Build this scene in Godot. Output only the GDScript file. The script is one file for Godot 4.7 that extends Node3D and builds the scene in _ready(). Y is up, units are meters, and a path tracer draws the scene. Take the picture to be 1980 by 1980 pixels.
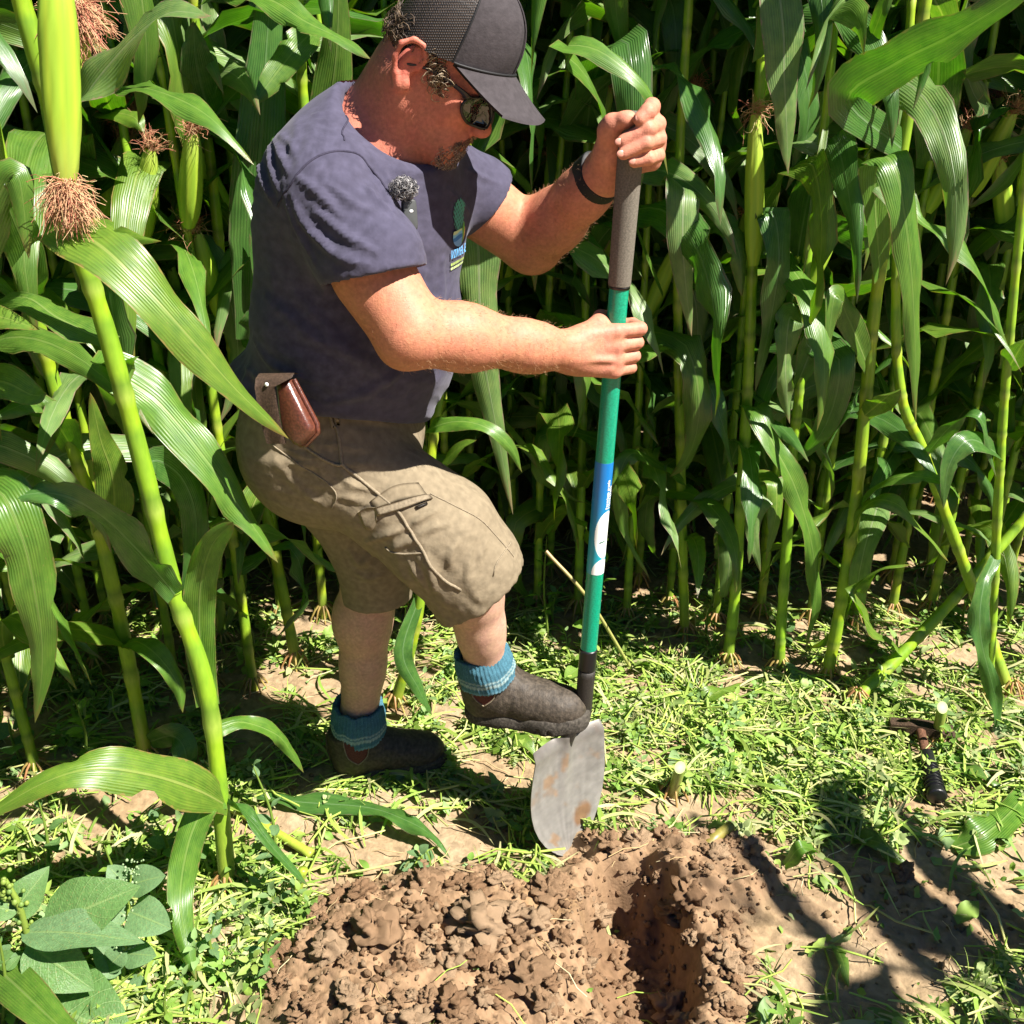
extends Node3D
# A man in a navy T-shirt digs a soil pit with a long-handled shovel in a clearing at the edge of a maize field.

const CAMERA_HEIGHT := 1.65
const CAMERA_PITCH := -26.0

var rng := RandomNumberGenerator.new()
var mats := {}
var noise_a := FastNoiseLite.new()
var noise_b := FastNoiseLite.new()
var noise_c := FastNoiseLite.new()
var cell_noise := FastNoiseLite.new()


# ---------------------------------------------------------------- naming
func tag(o: Node, label: String, category := "", group := "", kind := "") -> Node:
	if label: o.set_meta("label", label)
	if category: o.set_meta("category", category)
	if group: o.set_meta("group", group)
	if kind: o.set_meta("kind", kind)
	return o


var used := {}
func numbered(called: String) -> String:
	var n: int = used.get(called, 0)
	used[called] = n + 1
	return called if n == 0 else "%s_%03d" % [called, n]


func thing(called: String, label: String, category: String, place := Vector3.ZERO, group := "") -> Node3D:
	var o := Node3D.new()
	o.name = numbered(called)
	o.position = place
	add_child(o)
	tag(o, label, category, group)
	return o


# a mesh under a thing; made in world coordinates unless it is said to be in the thing's own
func part(called: String, mesh: Mesh, mat: Material, parent: Node, own := false) -> MeshInstance3D:
	var m := MeshInstance3D.new()
	m.name = called
	m.mesh = mesh
	if mat: m.material_override = mat
	if not own:
		var p: Node = parent
		var off := Vector3.ZERO
		while p is Node3D and p != self:
			off += (p as Node3D).position
			p = p.get_parent()
		m.position = -off
	parent.add_child(m, true)
	return m


# ---------------------------------------------------------------- mesh helpers
func to_mesh(v: PackedVector3Array, n: PackedVector3Array, ix: PackedInt32Array, uv := PackedVector2Array(), col := PackedColorArray()) -> ArrayMesh:
	var a := []
	a.resize(Mesh.ARRAY_MAX)
	a[Mesh.ARRAY_VERTEX] = v
	a[Mesh.ARRAY_NORMAL] = n
	a[Mesh.ARRAY_INDEX] = ix
	if uv.size(): a[Mesh.ARRAY_TEX_UV] = uv
	if col.size(): a[Mesh.ARRAY_COLOR] = col
	var m := ArrayMesh.new()
	m.add_surface_from_arrays(Mesh.PRIMITIVE_TRIANGLES, a)
	return m


func smooth_normals(v: PackedVector3Array, ix: PackedInt32Array) -> PackedVector3Array:
	var n := PackedVector3Array()
	n.resize(v.size())
	for t in range(0, ix.size(), 3):
		var a := v[ix[t]]
		var c := (v[ix[t + 2]] - a).cross(v[ix[t + 1]] - a)
		n[ix[t]] += c
		n[ix[t + 1]] += c
		n[ix[t + 2]] += c
	for k in n.size():
		n[k] = n[k].normalized() if n[k].length_squared() > 1e-20 else Vector3.UP
	return n


# collects tubes, strips, blobs into one mesh
class Build:
	var v := PackedVector3Array()
	var n := PackedVector3Array()
	var uv := PackedVector2Array()
	var col := PackedColorArray()
	var ix := PackedInt32Array()
	var tint := Color.WHITE

	func vert(p: Vector3, t := Vector2.ZERO) -> int:
		v.append(p)
		uv.append(t)
		col.append(tint)
		return v.size() - 1

	func tri(a: int, b: int, c: int) -> void:
		ix.append(a); ix.append(b); ix.append(c)

	func quad(a: int, b: int, c: int, d: int) -> void:
		ix.append(a); ix.append(b); ix.append(c)
		ix.append(a); ix.append(c); ix.append(d)

	# rows x columns of points already added from index s; wraps round if closed
	func skin(s: int, rows: int, columns: int, closed: bool) -> void:
		for r in rows - 1:
			for c in (columns if closed else columns - 1):
				var c2 := (c + 1) % columns
				quad(s + r * columns + c, s + (r + 1) * columns + c, s + (r + 1) * columns + c2, s + r * columns + c2)

	func tube(pts: PackedVector3Array, radii: PackedFloat32Array, sides := 8, caps := true, tints := PackedColorArray(), flat := 1.0) -> void:
		var count := pts.size()
		var d := (pts[1] - pts[0]).normalized()
		var side := d.cross(Vector3.UP if absf(d.y) < 0.9 else Vector3.RIGHT).normalized()
		var s := v.size()
		var run := 0.0
		for k in count:
			var t := (pts[mini(k + 1, count - 1)] - pts[maxi(k - 1, 0)]).normalized()
			side = (side - t * side.dot(t)).normalized()
			var up := t.cross(side)
			if k: run += pts[k].distance_to(pts[k - 1])
			if tints.size(): tint = tints[k]
			for j in sides:
				var a := TAU * j / sides
				vert(pts[k] + (side * cos(a) + up * sin(a) * flat) * radii[k], Vector2(float(j) / sides, run))
		skin(s, count, sides, true)
		if caps:
			var c0 := vert(pts[0])
			var c1 := vert(pts[count - 1])
			for j in sides:
				tri(c0, s + j, s + (j + 1) % sides)
				tri(c1, s + (count - 1) * sides + (j + 1) % sides, s + (count - 1) * sides + j)

	func box(xf: Transform3D, size: Vector3) -> void:
		for f in 6:
			var ax := f / 2
			var sg := 1.0 if f % 2 == 0 else -1.0
			var nn := Vector3.ZERO
			nn[ax] = sg
			var a := Vector3.ZERO
			a[(ax + 1) % 3] = 1
			var b := nn.cross(a)
			var s := v.size()
			for q: Vector2 in [Vector2(-1, -1), Vector2(-1, 1), Vector2(1, 1), Vector2(1, -1)]:
				vert(xf * ((nn + a * q.x + b * q.y) * size * 0.5), Vector2(q.x, q.y) * 0.5 + Vector2(0.5, 0.5))
			quad(s, s + 1, s + 2, s + 3)

	func blob(c: Vector3, basis: Basis, rings := 8, sides := 12) -> void:
		var s := v.size()
		for r in rings + 1:
			var la := PI * r / rings
			for j in sides:
				var lo := TAU * j / sides
				vert(c + basis * Vector3(sin(la) * cos(lo), cos(la), sin(la) * sin(lo)), Vector2(float(j) / sides, float(r) / rings))
		skin(s, rings + 1, sides, true)


# hard: every triangle keeps its own flat normal
func finish(b: Build, hard := false) -> ArrayMesh:
	if hard:
		var v := PackedVector3Array()
		var n := PackedVector3Array()
		var uv := PackedVector2Array()
		var col := PackedColorArray()
		var ix := PackedInt32Array()
		for t in range(0, b.ix.size(), 3):
			var a := b.v[b.ix[t]]
			var nn := (b.v[b.ix[t + 2]] - a).cross(b.v[b.ix[t + 1]] - a).normalized()
			for k in 3:
				v.append(b.v[b.ix[t + k]]); n.append(nn); uv.append(b.uv[b.ix[t + k]]); col.append(b.col[b.ix[t + k]]); ix.append(t + k)
		return to_mesh(v, n, ix, uv, col)
	return to_mesh(b.v, smooth_normals(b.v, b.ix), b.ix, b.uv, b.col)


func curve_points(ctrl: PackedVector3Array, count: int) -> PackedVector3Array:
	var out := PackedVector3Array()
	var m := ctrl.size()
	for k in count:
		var t := float(k) / (count - 1) * (m - 1)
		var i := mini(int(t), m - 2)
		out.append(ctrl[i].cubic_interpolate(ctrl[i + 1], ctrl[maxi(i - 1, 0)] if i > 0 else ctrl[0] * 2.0 - ctrl[1], ctrl[i + 2] if i + 2 < m else ctrl[i + 1] * 2.0 - ctrl[i], t - i))
	return out


func lerp_list(list: Array, t: float) -> float:
	var x := clampf(t, 0, 1) * (list.size() - 1)
	var i := mini(int(x), list.size() - 2)
	var a: float = list[i]
	var b: float = list[i + 1]
	return lerpf(a, b, x - i)


# ---------------------------------------------------------------- solids joined by smooth distance fields
class Field:
	var o: Vector3
	var h: float
	var nx: int
	var ny: int
	var nz: int
	var d := PackedFloat32Array()

	func _init(lo: Vector3, hi: Vector3, cell: float) -> void:
		o = lo
		h = cell
		nx = int(ceil((hi.x - lo.x) / h)) + 1
		ny = int(ceil((hi.y - lo.y) / h)) + 1
		nz = int(ceil((hi.z - lo.z) / h)) + 1
		d.resize(nx * ny * nz)
		d.fill(1.0)

	# the tapered capsule from a to b, joined (cut = false) or taken away, smoothly over k; thin: squeezed along this direction by flat
	func cone(a: Vector3, b: Vector3, ra: float, rb: float, k := 0.02, thin := Vector3.ZERO, flat := 1.0, cut := false) -> void:
		var m := maxf(ra, rb) + k + 2.0 * h
		var lo := (a.min(b) - Vector3.ONE * m - o) / h
		var hi := (a.max(b) + Vector3.ONE * m - o) / h
		var x0 := maxi(int(floor(lo.x)), 0)
		var x1 := mini(int(ceil(hi.x)), nx - 1)
		var y0 := maxi(int(floor(lo.y)), 0)
		var y1 := mini(int(ceil(hi.y)), ny - 1)
		var z0 := maxi(int(floor(lo.z)), 0)
		var z1 := mini(int(ceil(hi.z)), nz - 1)
		if x1 < x0 or y1 < y0 or z1 < z0: return
		var ba := b - a
		var q := 1.0 / maxf(ba.length_squared(), 1e-9)
		var g := (1.0 / flat - 1.0)
		var squeezed := thin != Vector3.ZERO
		var dr := rb - ra
		var big := maxf(ra, rb) + k + 2.0 * h
		var w := d
		d = PackedFloat32Array()
		for z in range(z0, z1 + 1):
			for y in range(y0, y1 + 1):
				var p := Vector3(o.x + x0 * h, o.y + y * h, o.z + z * h) - a
				var at := (z * ny + y) * nx + x0
				for x in range(x0, x1 + 1):
					var t := clampf(p.dot(ba) * q, 0.0, 1.0)
					var e := p - ba * t
					if squeezed: e += thin * (e.dot(thin) * g)
					var s := e.length() - ra - dr * t
					if cut:
						s = -s
						var u := maxf(k - absf(w[at] - s), 0.0)
						w[at] = maxf(w[at], s) + u * u * 0.25 / k
					else:
						var c := w[at]
						var u := k - absf(c - s)
						if u > 0.0: w[at] = minf(c, s) - u * u * 0.25 / k
						elif s < c: w[at] = s
					at += 1
					p.x += h
		d = w

	# an ellipsoid whose three half-axes are the columns of m
	func ball(c: Vector3, m: Basis, k := 0.02, cut := false) -> void:
		var r := Vector3(m.x.length(), m.y.length(), m.z.length())
		var inv := m.inverse()
		var rm := minf(r.x, minf(r.y, r.z))
		var ext := Vector3(Vector3(m.x.x, m.y.x, m.z.x).length(), Vector3(m.x.y, m.y.y, m.z.y).length(), Vector3(m.x.z, m.y.z, m.z.z).length()) + Vector3.ONE * (k + 2.0 * h)
		var lo := (c - ext - o) / h
		var hi := (c + ext - o) / h
		var x0 := maxi(int(floor(lo.x)), 0)
		var x1 := mini(int(ceil(hi.x)), nx - 1)
		var y0 := maxi(int(floor(lo.y)), 0)
		var y1 := mini(int(ceil(hi.y)), ny - 1)
		var z0 := maxi(int(floor(lo.z)), 0)
		var z1 := mini(int(ceil(hi.z)), nz - 1)
		if x1 < x0 or y1 < y0 or z1 < z0: return
		var w := d
		d = PackedFloat32Array()
		for z in range(z0, z1 + 1):
			for y in range(y0, y1 + 1):
				var at := (z * ny + y) * nx + x0
				for x in range(x0, x1 + 1):
					var p := Vector3(o.x + x * h, o.y + y * h, o.z + z * h) - c
					var e := inv * p
					var l := e.length()
					var l2 := (e / r).length()
					var s := l * (l - 1.0) / l2 if l2 > 1e-6 else -rm
					if cut:
						s = -s
						var u := maxf(k - absf(w[at] - s), 0.0)
						w[at] = maxf(w[at], s) + u * u * 0.25 / k
					else:
						var u := maxf(k - absf(w[at] - s), 0.0)
						w[at] = minf(w[at], s) - u * u * 0.25 / k
					at += 1
		d = w

	# keeps what lies behind the plane through c with outward normal n, within reach of c
	func trim(c: Vector3, n: Vector3, reach := 10.0, k := 0.004) -> void:
		var w := d
		d = PackedFloat32Array()
		var at := 0
		for z in nz:
			for y in ny:
				var p := Vector3(o.x, o.y + y * h, o.z + z * h) - c
				for x in nx:
					if w[at] < 0.2 and p.length_squared() < reach * reach:
						var s := p.dot(n)
						var u := maxf(k - absf(w[at] - s), 0.0)
						w[at] = maxf(w[at], s) + u * u * 0.25 / k
					at += 1
					p.x += h
		d = w

	# joins another field of the same size
	func join(other: Field, k := 0.02) -> void:
		var w := d
		d = PackedFloat32Array()
		var e := other.d
		for at in w.size():
			var u := k - absf(w[at] - e[at])
			w[at] = minf(w[at], e[at])
			if u > 0.0: w[at] -= u * u * 0.25 / k
		d = w

	func at_point(p: Vector3) -> float:
		var q := (p - o) / h
		var x := clampi(int(q.x), 0, nx - 2)
		var y := clampi(int(q.y), 0, ny - 2)
		var z := clampi(int(q.z), 0, nz - 2)
		var f := q - Vector3(x, y, z)
		var i := (z * ny + y) * nx + x
		var s := nx
		var t := nx * ny
		var a := lerpf(lerpf(d[i], d[i + 1], f.x), lerpf(d[i + s], d[i + s + 1], f.x), f.y)
		var b := lerpf(lerpf(d[i + t], d[i + t + 1], f.x), lerpf(d[i + t + s], d[i + t + s + 1], f.x), f.y)
		return lerpf(a, b, f.z)

	func slope(p: Vector3) -> Vector3:
		var e := h * 0.7
		var g := Vector3(at_point(p + Vector3(e, 0, 0)) - at_point(p - Vector3(e, 0, 0)), at_point(p + Vector3(0, e, 0)) - at_point(p - Vector3(0, e, 0)), at_point(p + Vector3(0, 0, e)) - at_point(p - Vector3(0, 0, e)))
		return g.normalized() if g.length_squared() > 1e-16 else Vector3.UP

	# the nearest point of the surface, found by sliding down the field
	func snap(p: Vector3, proud := 0.0) -> Vector3:
		for k in 8:
			p -= slope(p) * (at_point(p) - proud) * 0.8
		return p

	# the first point of the surface on the way from p along dir
	func hit(p: Vector3, dir: Vector3, most := 0.5) -> Vector3:
		var t := 0.0
		while t < most:
			var e := (p + dir * t - o) / h
			var s := 1.0 if e.x < 0.0 or e.y < 0.0 or e.z < 0.0 or e.x > nx - 1 or e.y > ny - 1 or e.z > nz - 1 else at_point(p + dir * t)
			if s < 0.0005: break
			t += clampf(s * 0.6, 0.0008, 0.02)
		return p + dir * t

	func mesh() -> Dictionary:
		var v := PackedVector3Array()
		var ix := PackedInt32Array()
		var id := PackedInt32Array()
		id.resize(d.size())
		id.fill(-1)
		var sy := nx
		var sz := nx * ny
		var far := 2.0 * h
		for z in nz - 1:
			for y in ny - 1:
				var i := (z * ny + y) * nx
				for x in nx - 1:
					var c := d[i]
					if c < far and c > -far:
						var c1 := d[i + 1]
						var c2 := d[i + sy]
						var c3 := d[i + sy + 1]
						var c4 := d[i + sz]
						var c5 := d[i + sz + 1]
						var c6 := d[i + sz + sy]
						var c7 := d[i + sz + sy + 1]
						var mask := int(c < 0) + int(c1 < 0) + int(c2 < 0) + int(c3 < 0) + int(c4 < 0) + int(c5 < 0) + int(c6 < 0) + int(c7 < 0)
						if mask > 0 and mask < 8:
							var p := Vector3.ZERO
							var k := 0
							if (c < 0) != (c1 < 0): p += Vector3(c / (c - c1), 0, 0); k += 1
							if (c2 < 0) != (c3 < 0): p += Vector3(c2 / (c2 - c3), 1, 0); k += 1
							if (c4 < 0) != (c5 < 0): p += Vector3(c4 / (c4 - c5), 0, 1); k += 1
							if (c6 < 0) != (c7 < 0): p += Vector3(c6 / (c6 - c7), 1, 1); k += 1
							if (c < 0) != (c2 < 0): p += Vector3(0, c / (c - c2), 0); k += 1
							if (c1 < 0) != (c3 < 0): p += Vector3(1, c1 / (c1 - c3), 0); k += 1
							if (c4 < 0) != (c6 < 0): p += Vector3(0, c4 / (c4 - c6), 1); k += 1
							if (c5 < 0) != (c7 < 0): p += Vector3(1, c5 / (c5 - c7), 1); k += 1
							if (c < 0) != (c4 < 0): p += Vector3(0, 0, c / (c - c4)); k += 1
							if (c1 < 0) != (c5 < 0): p += Vector3(1, 0, c1 / (c1 - c5)); k += 1
							if (c2 < 0) != (c6 < 0): p += Vector3(0, 1, c2 / (c2 - c6)); k += 1
							if (c3 < 0) != (c7 < 0): p += Vector3(1, 1, c3 / (c3 - c7)); k += 1
							id[i] = v.size()
							v.append(o + (p / k + Vector3(x, y, z)) * h)
					i += 1
		for z in range(1, nz - 1):
			for y in range(1, ny - 1):
				var i := (z * ny + y) * nx + 1
				for x in range(1, nx - 1):
					var c := d[i]
					if c < far and c > -far:
						var neg := c < 0
						if neg != (d[i + 1] < 0): face(ix, id[i], id[i - sy], id[i - sy - sz], id[i - sz], neg)
						if neg != (d[i + sy] < 0): face(ix, id[i], id[i - sz], id[i - sz - 1], id[i - 1], neg)
						if neg != (d[i + sz] < 0): face(ix, id[i], id[i - 1], id[i - 1 - sy], id[i - sy], neg)
					i += 1
		return {"v": v, "ix": ix}

	func face(ix: PackedInt32Array, a: int, b: int, c: int, e: int, neg: bool) -> void:
		if a < 0 or b < 0 or c < 0 or e < 0: return
		if neg: ix.append_array([a, c, b, a, e, c])
		else: ix.append_array([a, b, c, a, c, e])


# normals taken from the field itself; paint(p, n) gives the vertex colour
func field_mesh(f: Field, tone = null) -> ArrayMesh:
	var m := f.mesh()
	var v: PackedVector3Array = m.v
	var n := PackedVector3Array()
	n.resize(v.size())
	var col := PackedColorArray()
	for k in v.size():
		n[k] = f.slope(v[k])
		if tone != null: col.append(tone.call(v[k], n[k]))
	return to_mesh(v, n, m.ix, PackedVector2Array(), col)


# as above, with every vertex pushed along its normal by fold(p, n) first
func folded_mesh(f: Field, fold: Callable, tone = null) -> ArrayMesh:
	var m := f.mesh()
	var v: PackedVector3Array = m.v
	var col := PackedColorArray()
	for k in v.size():
		var n := f.slope(v[k])
		var p := v[k]
		v[k] = p + n * float(fold.call(p, n))
		if tone != null: col.append(tone.call(p, n))
	return to_mesh(v, smooth_normals(v, m.ix), m.ix, PackedVector2Array(), col)


# ---------------------------------------------------------------- materials
func noise_texture(size: int, freq: float, seed_value: int, lo: Color, hi: Color, octaves := 4, kind := FastNoiseLite.TYPE_SIMPLEX_SMOOTH) -> NoiseTexture2D:
	var n := FastNoiseLite.new()
	n.noise_type = kind
	n.frequency = freq
	n.seed = seed_value
	n.fractal_octaves = octaves
	var t := NoiseTexture2D.new()
	t.width = size
	t.height = size
	t.seamless = true
	t.noise = n
	var g := Gradient.new()
	g.set_color(0, lo)
	g.set_color(1, hi)
	t.color_ramp = g
	return t


# base colour given as a linear value
func paint(called: String, c: Color, rough := 0.8, spec := 0.5) -> StandardMaterial3D:
	var m := StandardMaterial3D.new()
	m.resource_name = called
	m.albedo_color = c.linear_to_srgb()
	m.roughness = rough
	m.metallic_specular = spec
	mats[called] = m
	return m


# mottled and slightly bumpy in all three directions
func grained(called: String, c: Color, rough: float, scale: float, contrast := 0.25, bump := 0.05, spec := 0.5, bump_scale := 0.0) -> StandardMaterial3D:
	var m := paint(called, c, rough, spec)
	m.albedo_texture = noise_texture(256, 0.03, called.hash() % 999, Color(1.0 - contrast, 1.0 - contrast, 1.0 - contrast), Color.WHITE)
	m.uv1_triplanar = true
	m.uv1_scale = Vector3.ONE * scale
	if bump > 0.0:
		m.heightmap_enabled = true
		m.heightmap_texture = noise_texture(256, 0.08, called.hash() % 777 + 5, Color.BLACK, Color.WHITE, 4)
		m.heightmap_scale = bump
	return m


func make_materials() -> void:
	noise_a.noise_type = FastNoiseLite.TYPE_SIMPLEX_SMOOTH
	noise_a.frequency = 1.0
	noise_a.fractal_octaves = 3
	noise_a.seed = 11
	noise_b.noise_type = FastNoiseLite.TYPE_SIMPLEX_SMOOTH
	noise_b.frequency = 1.0
	noise_b.fractal_octaves = 1
	noise_b.seed = 29
	noise_c.noise_type = FastNoiseLite.TYPE_SIMPLEX_SMOOTH
	noise_c.frequency = 1.0
	noise_c.fractal_type = FastNoiseLite.FRACTAL_RIDGED
	noise_c.fractal_octaves = 2
	noise_c.seed = 5
	cell_noise.noise_type = FastNoiseLite.TYPE_CELLULAR
	cell_noise.frequency = 1.0
	cell_noise.fractal_type = FastNoiseLite.FRACTAL_NONE
	cell_noise.cellular_return_type = FastNoiseLite.RETURN_DISTANCE2_SUB
	cell_noise.seed = 3
	var m: StandardMaterial3D
	m = grained("skin", Color(1, 1, 1), 0.55, 14.0, 0.20, 0.04, 0.34)
	m.vertex_color_use_as_albedo = true
	m = grained("shirt_cloth", Color(0.078, 0.073, 0.115), 0.92, 6.0, 0.28, 0.03, 0.25)
	m.rim_enabled = true
	m.rim = 0.35
	m.rim_tint = 0.4
	m.vertex_color_use_as_albedo = true
	m = grained("shorts_cloth", Color(0.262, 0.212, 0.140), 0.9, 7.0, 0.25, 0.03, 0.25)
	m.vertex_color_use_as_albedo = true
	grained("seam_cloth", Color(0.32, 0.262, 0.18), 0.9, 20.0, 0.3, 0.02, 0.25)
	grained("shirt_seam", Color(0.055, 0.050, 0.08), 0.9, 20.0, 0.3, 0.02, 0.25)
	m = grained("boot_leather", Color(0.105, 0.083, 0.06), 0.62, 12.0, 0.6, 0.06, 0.4)
	m.vertex_color_use_as_albedo = true
	grained("boot_sole", Color(0.12, 0.105, 0.085), 0.85, 14.0, 0.6, 0.06, 0.3)
	grained("boot_elastic", Color(0.16, 0.06, 0.045), 0.9, 30.0, 0.3, 0.03, 0.2)
	grained("cap_cloth", Color(0.062, 0.054, 0.058), 0.88, 10.0, 0.25, 0.03, 0.3)
	m = paint("cap_mesh", Color.WHITE, 0.55, 0.4)
	var net := Image.create(64, 64, false, Image.FORMAT_RGB8)
	var net_h := Image.create(64, 64, false, Image.FORMAT_RGB8)
	for y in 64:
		for x in 64:
			var q := Vector2(fmod(x + (8.0 if (y / 16) % 2 else 0.0), 16.0) - 8.0, fmod(float(y), 16.0) - 8.0)
			var hole := smoothstep(6.4, 4.6, q.length())
			net.set_pixel(x, y, Color(0.012, 0.012, 0.013).lerp(Color(0.055, 0.036, 0.024), hole).linear_to_srgb())
			net_h.set_pixel(x, y, Color.WHITE.lerp(Color.BLACK, hole))
	m.albedo_texture = ImageTexture.create_from_image(net)
	m.heightmap_enabled = true
	m.heightmap_texture = ImageTexture.create_from_image(net_h)
	m.heightmap_scale = 0.12
	m.uv1_triplanar = true
	m.uv1_scale = Vector3.ONE * 70.0
	paint("cap_trim", Color(0.010, 0.010, 0.011), 0.6, 0.4)
	paint("black_plastic", Color(0.008, 0.008, 0.009), 0.35, 0.5)
	paint("black_gloss", Color(0.006, 0.005, 0.004), 0.06, 0.8)
	m = paint("hair", Color(0.12, 0.075, 0.04), 0.55, 0.5)
	m.vertex_color_use_as_albedo = true
	m.albedo_color = Color.WHITE
	m = paint("fluff", Color(1, 1, 1), 0.9, 0.2)
	m.vertex_color_use_as_albedo = true
	grained("leather_dark", Color(0.10, 0.062, 0.042), 0.55, 25.0, 0.5, 0.05, 0.4)
	grained("leather_red", Color(0.17, 0.05, 0.028), 0.28, 22.0, 0.5, 0.03, 0.6)
	m = grained("shaft_green", Color(0.003, 0.36, 0.20), 0.3, 25.0, 0.3, 0.01, 0.5)
	grained("grip_rubber", Color(0.22, 0.195, 0.155), 0.8, 30.0, 0.35, 0.05, 0.3)
	grained("steel_dark", Color(0.05, 0.042, 0.034), 0.55, 30.0, 0.6, 0.05, 0.5)
	m = grained("steel_blade", Color(1, 1, 1), 0.42, 5.0, 0.2, 0.01, 0.6)
	m.metallic = 0.25
	m.vertex_color_use_as_albedo = true
	paint("white_print", Color(0.75, 0.78, 0.78), 0.4)
	paint("nail", Color(0.60, 0.27, 0.20), 0.35)
	m = grained("sock_wool", Color(1, 1, 1), 0.95, 40.0, 0.35, 0.03, 0.1)
	m.vertex_color_use_as_albedo = true


# ---------------------------------------------------------------- the man
const CHEST_FORWARD := Vector3(0.783, 0.0, 0.622)
const CHEST_RIGHT := Vector3(-0.622, 0.0, 0.783)
const HEM_RIGHT := Vector3(0.589, -0.808, 0.0)
const HEM_SHIRT := Vector3(-0.153, -0.948, 0.277)
var SLEEVE_R := Vector3(-0.2215, 1.2771, -1.6080)
var SLEEVE_R_OUT := Vector3(0.20, -0.95, 0.22).normalized()
var SLEEVE_L := Vector3(-0.0514, 1.3310, -1.9680)
var SLEEVE_L_OUT := Vector3(0.68, -0.66, -0.30).normalized()
var man_at := Vector3(-0.30, 0.0, -1.88)
var head_o := Vector3.ZERO
var head_f := Vector3.ZERO
var head_u := Vector3.ZERO
var head_r := Vector3.ZERO
var shaft_a := Vector3(0.1535, 0.3103, -1.7900)
var shaft_b := Vector3(0.1955, 1.4955, -1.7600)


func hp(f: float, u: float, r: float) -> Vector3:
	return head_o + head_f * f + head_u * u + head_r * r


func hb(f: float, u: float, r: float) -> Basis:
	return Basis(head_f * f, head_u * u, head_r * r)


func pose_head() -> void:
	var pitch := deg_to_rad(31.0)
	var yaw := deg_to_rad(9.0)
	head_f = Vector3(cos(pitch) * cos(yaw), -sin(pitch), cos(pitch) * sin(yaw))
	head_r = Vector3(-sin(yaw), 0, cos(yaw))
	head_u = head_r.cross(head_f)
	head_o = Vector3(-0.1521, 1.5782, -1.6950) - head_f * -0.006 - head_u * 0.008 - head_r * 0.078


# the smooth joined fingers, palm, forearm and upper arm of each side
func right_arm_solid(f: Field) -> void:
	var shoulder := Vector3(-0.2910, 1.3785, -1.6650)
	var elbow := Vector3(-0.1615, 1.1932, -1.5850)
	var wrist := Vector3(0.1028, 1.1219, -1.7150)
	f.cone(shoulder, elbow, 0.060, 0.050, 0.03)
	f.cone(shoulder.lerp(elbow, 0.45) + Vector3(0.012, 0.010, 0.0), shoulder.lerp(elbow, 0.8) + Vector3(0.008, 0.006, 0), 0.052, 0.046, 0.03)
	f.cone(shoulder.lerp(elbow, 0.55) + Vector3(-0.010, -0.006, 0), elbow + Vector3(-0.004, 0.0, 0.004), 0.049, 0.043, 0.03)
	f.cone(elbow, elbow.lerp(wrist, 0.32), 0.0455, 0.0515, 0.03)
	f.cone(elbow.lerp(wrist, 0.28) + Vector3(0, 0.006, 0), elbow.lerp(wrist, 0.75), 0.0505, 0.039, 0.03)
	f.cone(elbow.lerp(wrist, 0.7), wrist, 0.041, 0.033, 0.03, Vector3(0.2, -0.3, 0.9).normalized(), 0.86)
	f.cone(elbow + Vector3(-0.012, -0.018, 0.006), elbow + Vector3(0.0, -0.012, 0.0), 0.032, 0.035, 0.025)
	# hand: back towards the viewer, the thumb's side on top
	var up := (shaft_b - shaft_a).normalized()
	var c := Vector3(0.1818, 1.1099, -1.7698)
	var rt := up.cross(Vector3(0.12, 0, 1)).normalized()
	var nr := rt.cross(up).normalized()
	var heights := [0.0405, 0.0155, -0.0095, -0.0315]
	var thick := [0.0122, 0.0120, 0.0112, 0.0102]
	var out := [0.0400, 0.0365, 0.0340, 0.0300]
	for k in 4:
		var y: float = heights[k]
		var r: float = thick[k]
		var e: float = out[k]
		var root := wrist + (c - wrist) * 0.22 + up * (y * 0.72 - 0.002) + nr * 0.004
		var knuckle := c + up * (y + 0.002) - rt * (0.006 - 0.001 * k) + nr * (0.034 - absf(y) * 0.06)
		f.cone(root, knuckle, 0.0160, 0.0138, 0.014)
		var mid := c + up * (y + 0.003) + rt * e + nr * 0.018
		f.cone(knuckle, mid, r + 0.0008, r, 0.004)
		f.cone(mid, c + up * y + rt * (e * 0.86) - nr * 0.017, r, r * 0.94, 0.003)
		f.cone(c + up * y + rt * (e * 0.86) - nr * 0.017, c + up * (y - 0.003) + rt * 0.002 - nr * 0.031, r * 0.94, r * 0.82, 0.004)
	f.cone(wrist, c - rt * 0.035 + nr * 0.016 + up * 0.012, 0.031, 0.026, 0.025, nr, 0.75)
	f.cone(wrist + up * -0.010, c - rt * 0.028 + nr * 0.012 - up * 0.020, 0.023, 0.019, 0.02)
	f.cone(wrist + up * 0.012 + nr * -0.004, c - rt * 0.032 + up * 0.047 + nr * 0.006, 0.021, 0.0165, 0.02)
	f.cone(c - rt * 0.032 + up * 0.047 + nr * 0.006, c - rt * 0.024 + up * 0.052 - nr * 0.022, 0.0150, 0.0130, 0.012)
	f.cone(c - rt * 0.024 + up * 0.052 - nr * 0.022, c + rt * 0.006 + up * 0.050 - nr * 0.036, 0.0125, 0.0105, 0.006)
	# veins and tendons on the back of the hand
	f.cone(wrist + nr * 0.026 - up * 0.004, c - rt * 0.014 + nr * 0.0475 - up * 0.004, 0.0028, 0.0028, 0.010)
	f.cone(c - rt * 0.05 + nr * 0.0395 - up * 0.017, c - rt * 0.014 + nr * 0.0445 - up * 0.021, 0.0026, 0.0026, 0.010)


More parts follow.
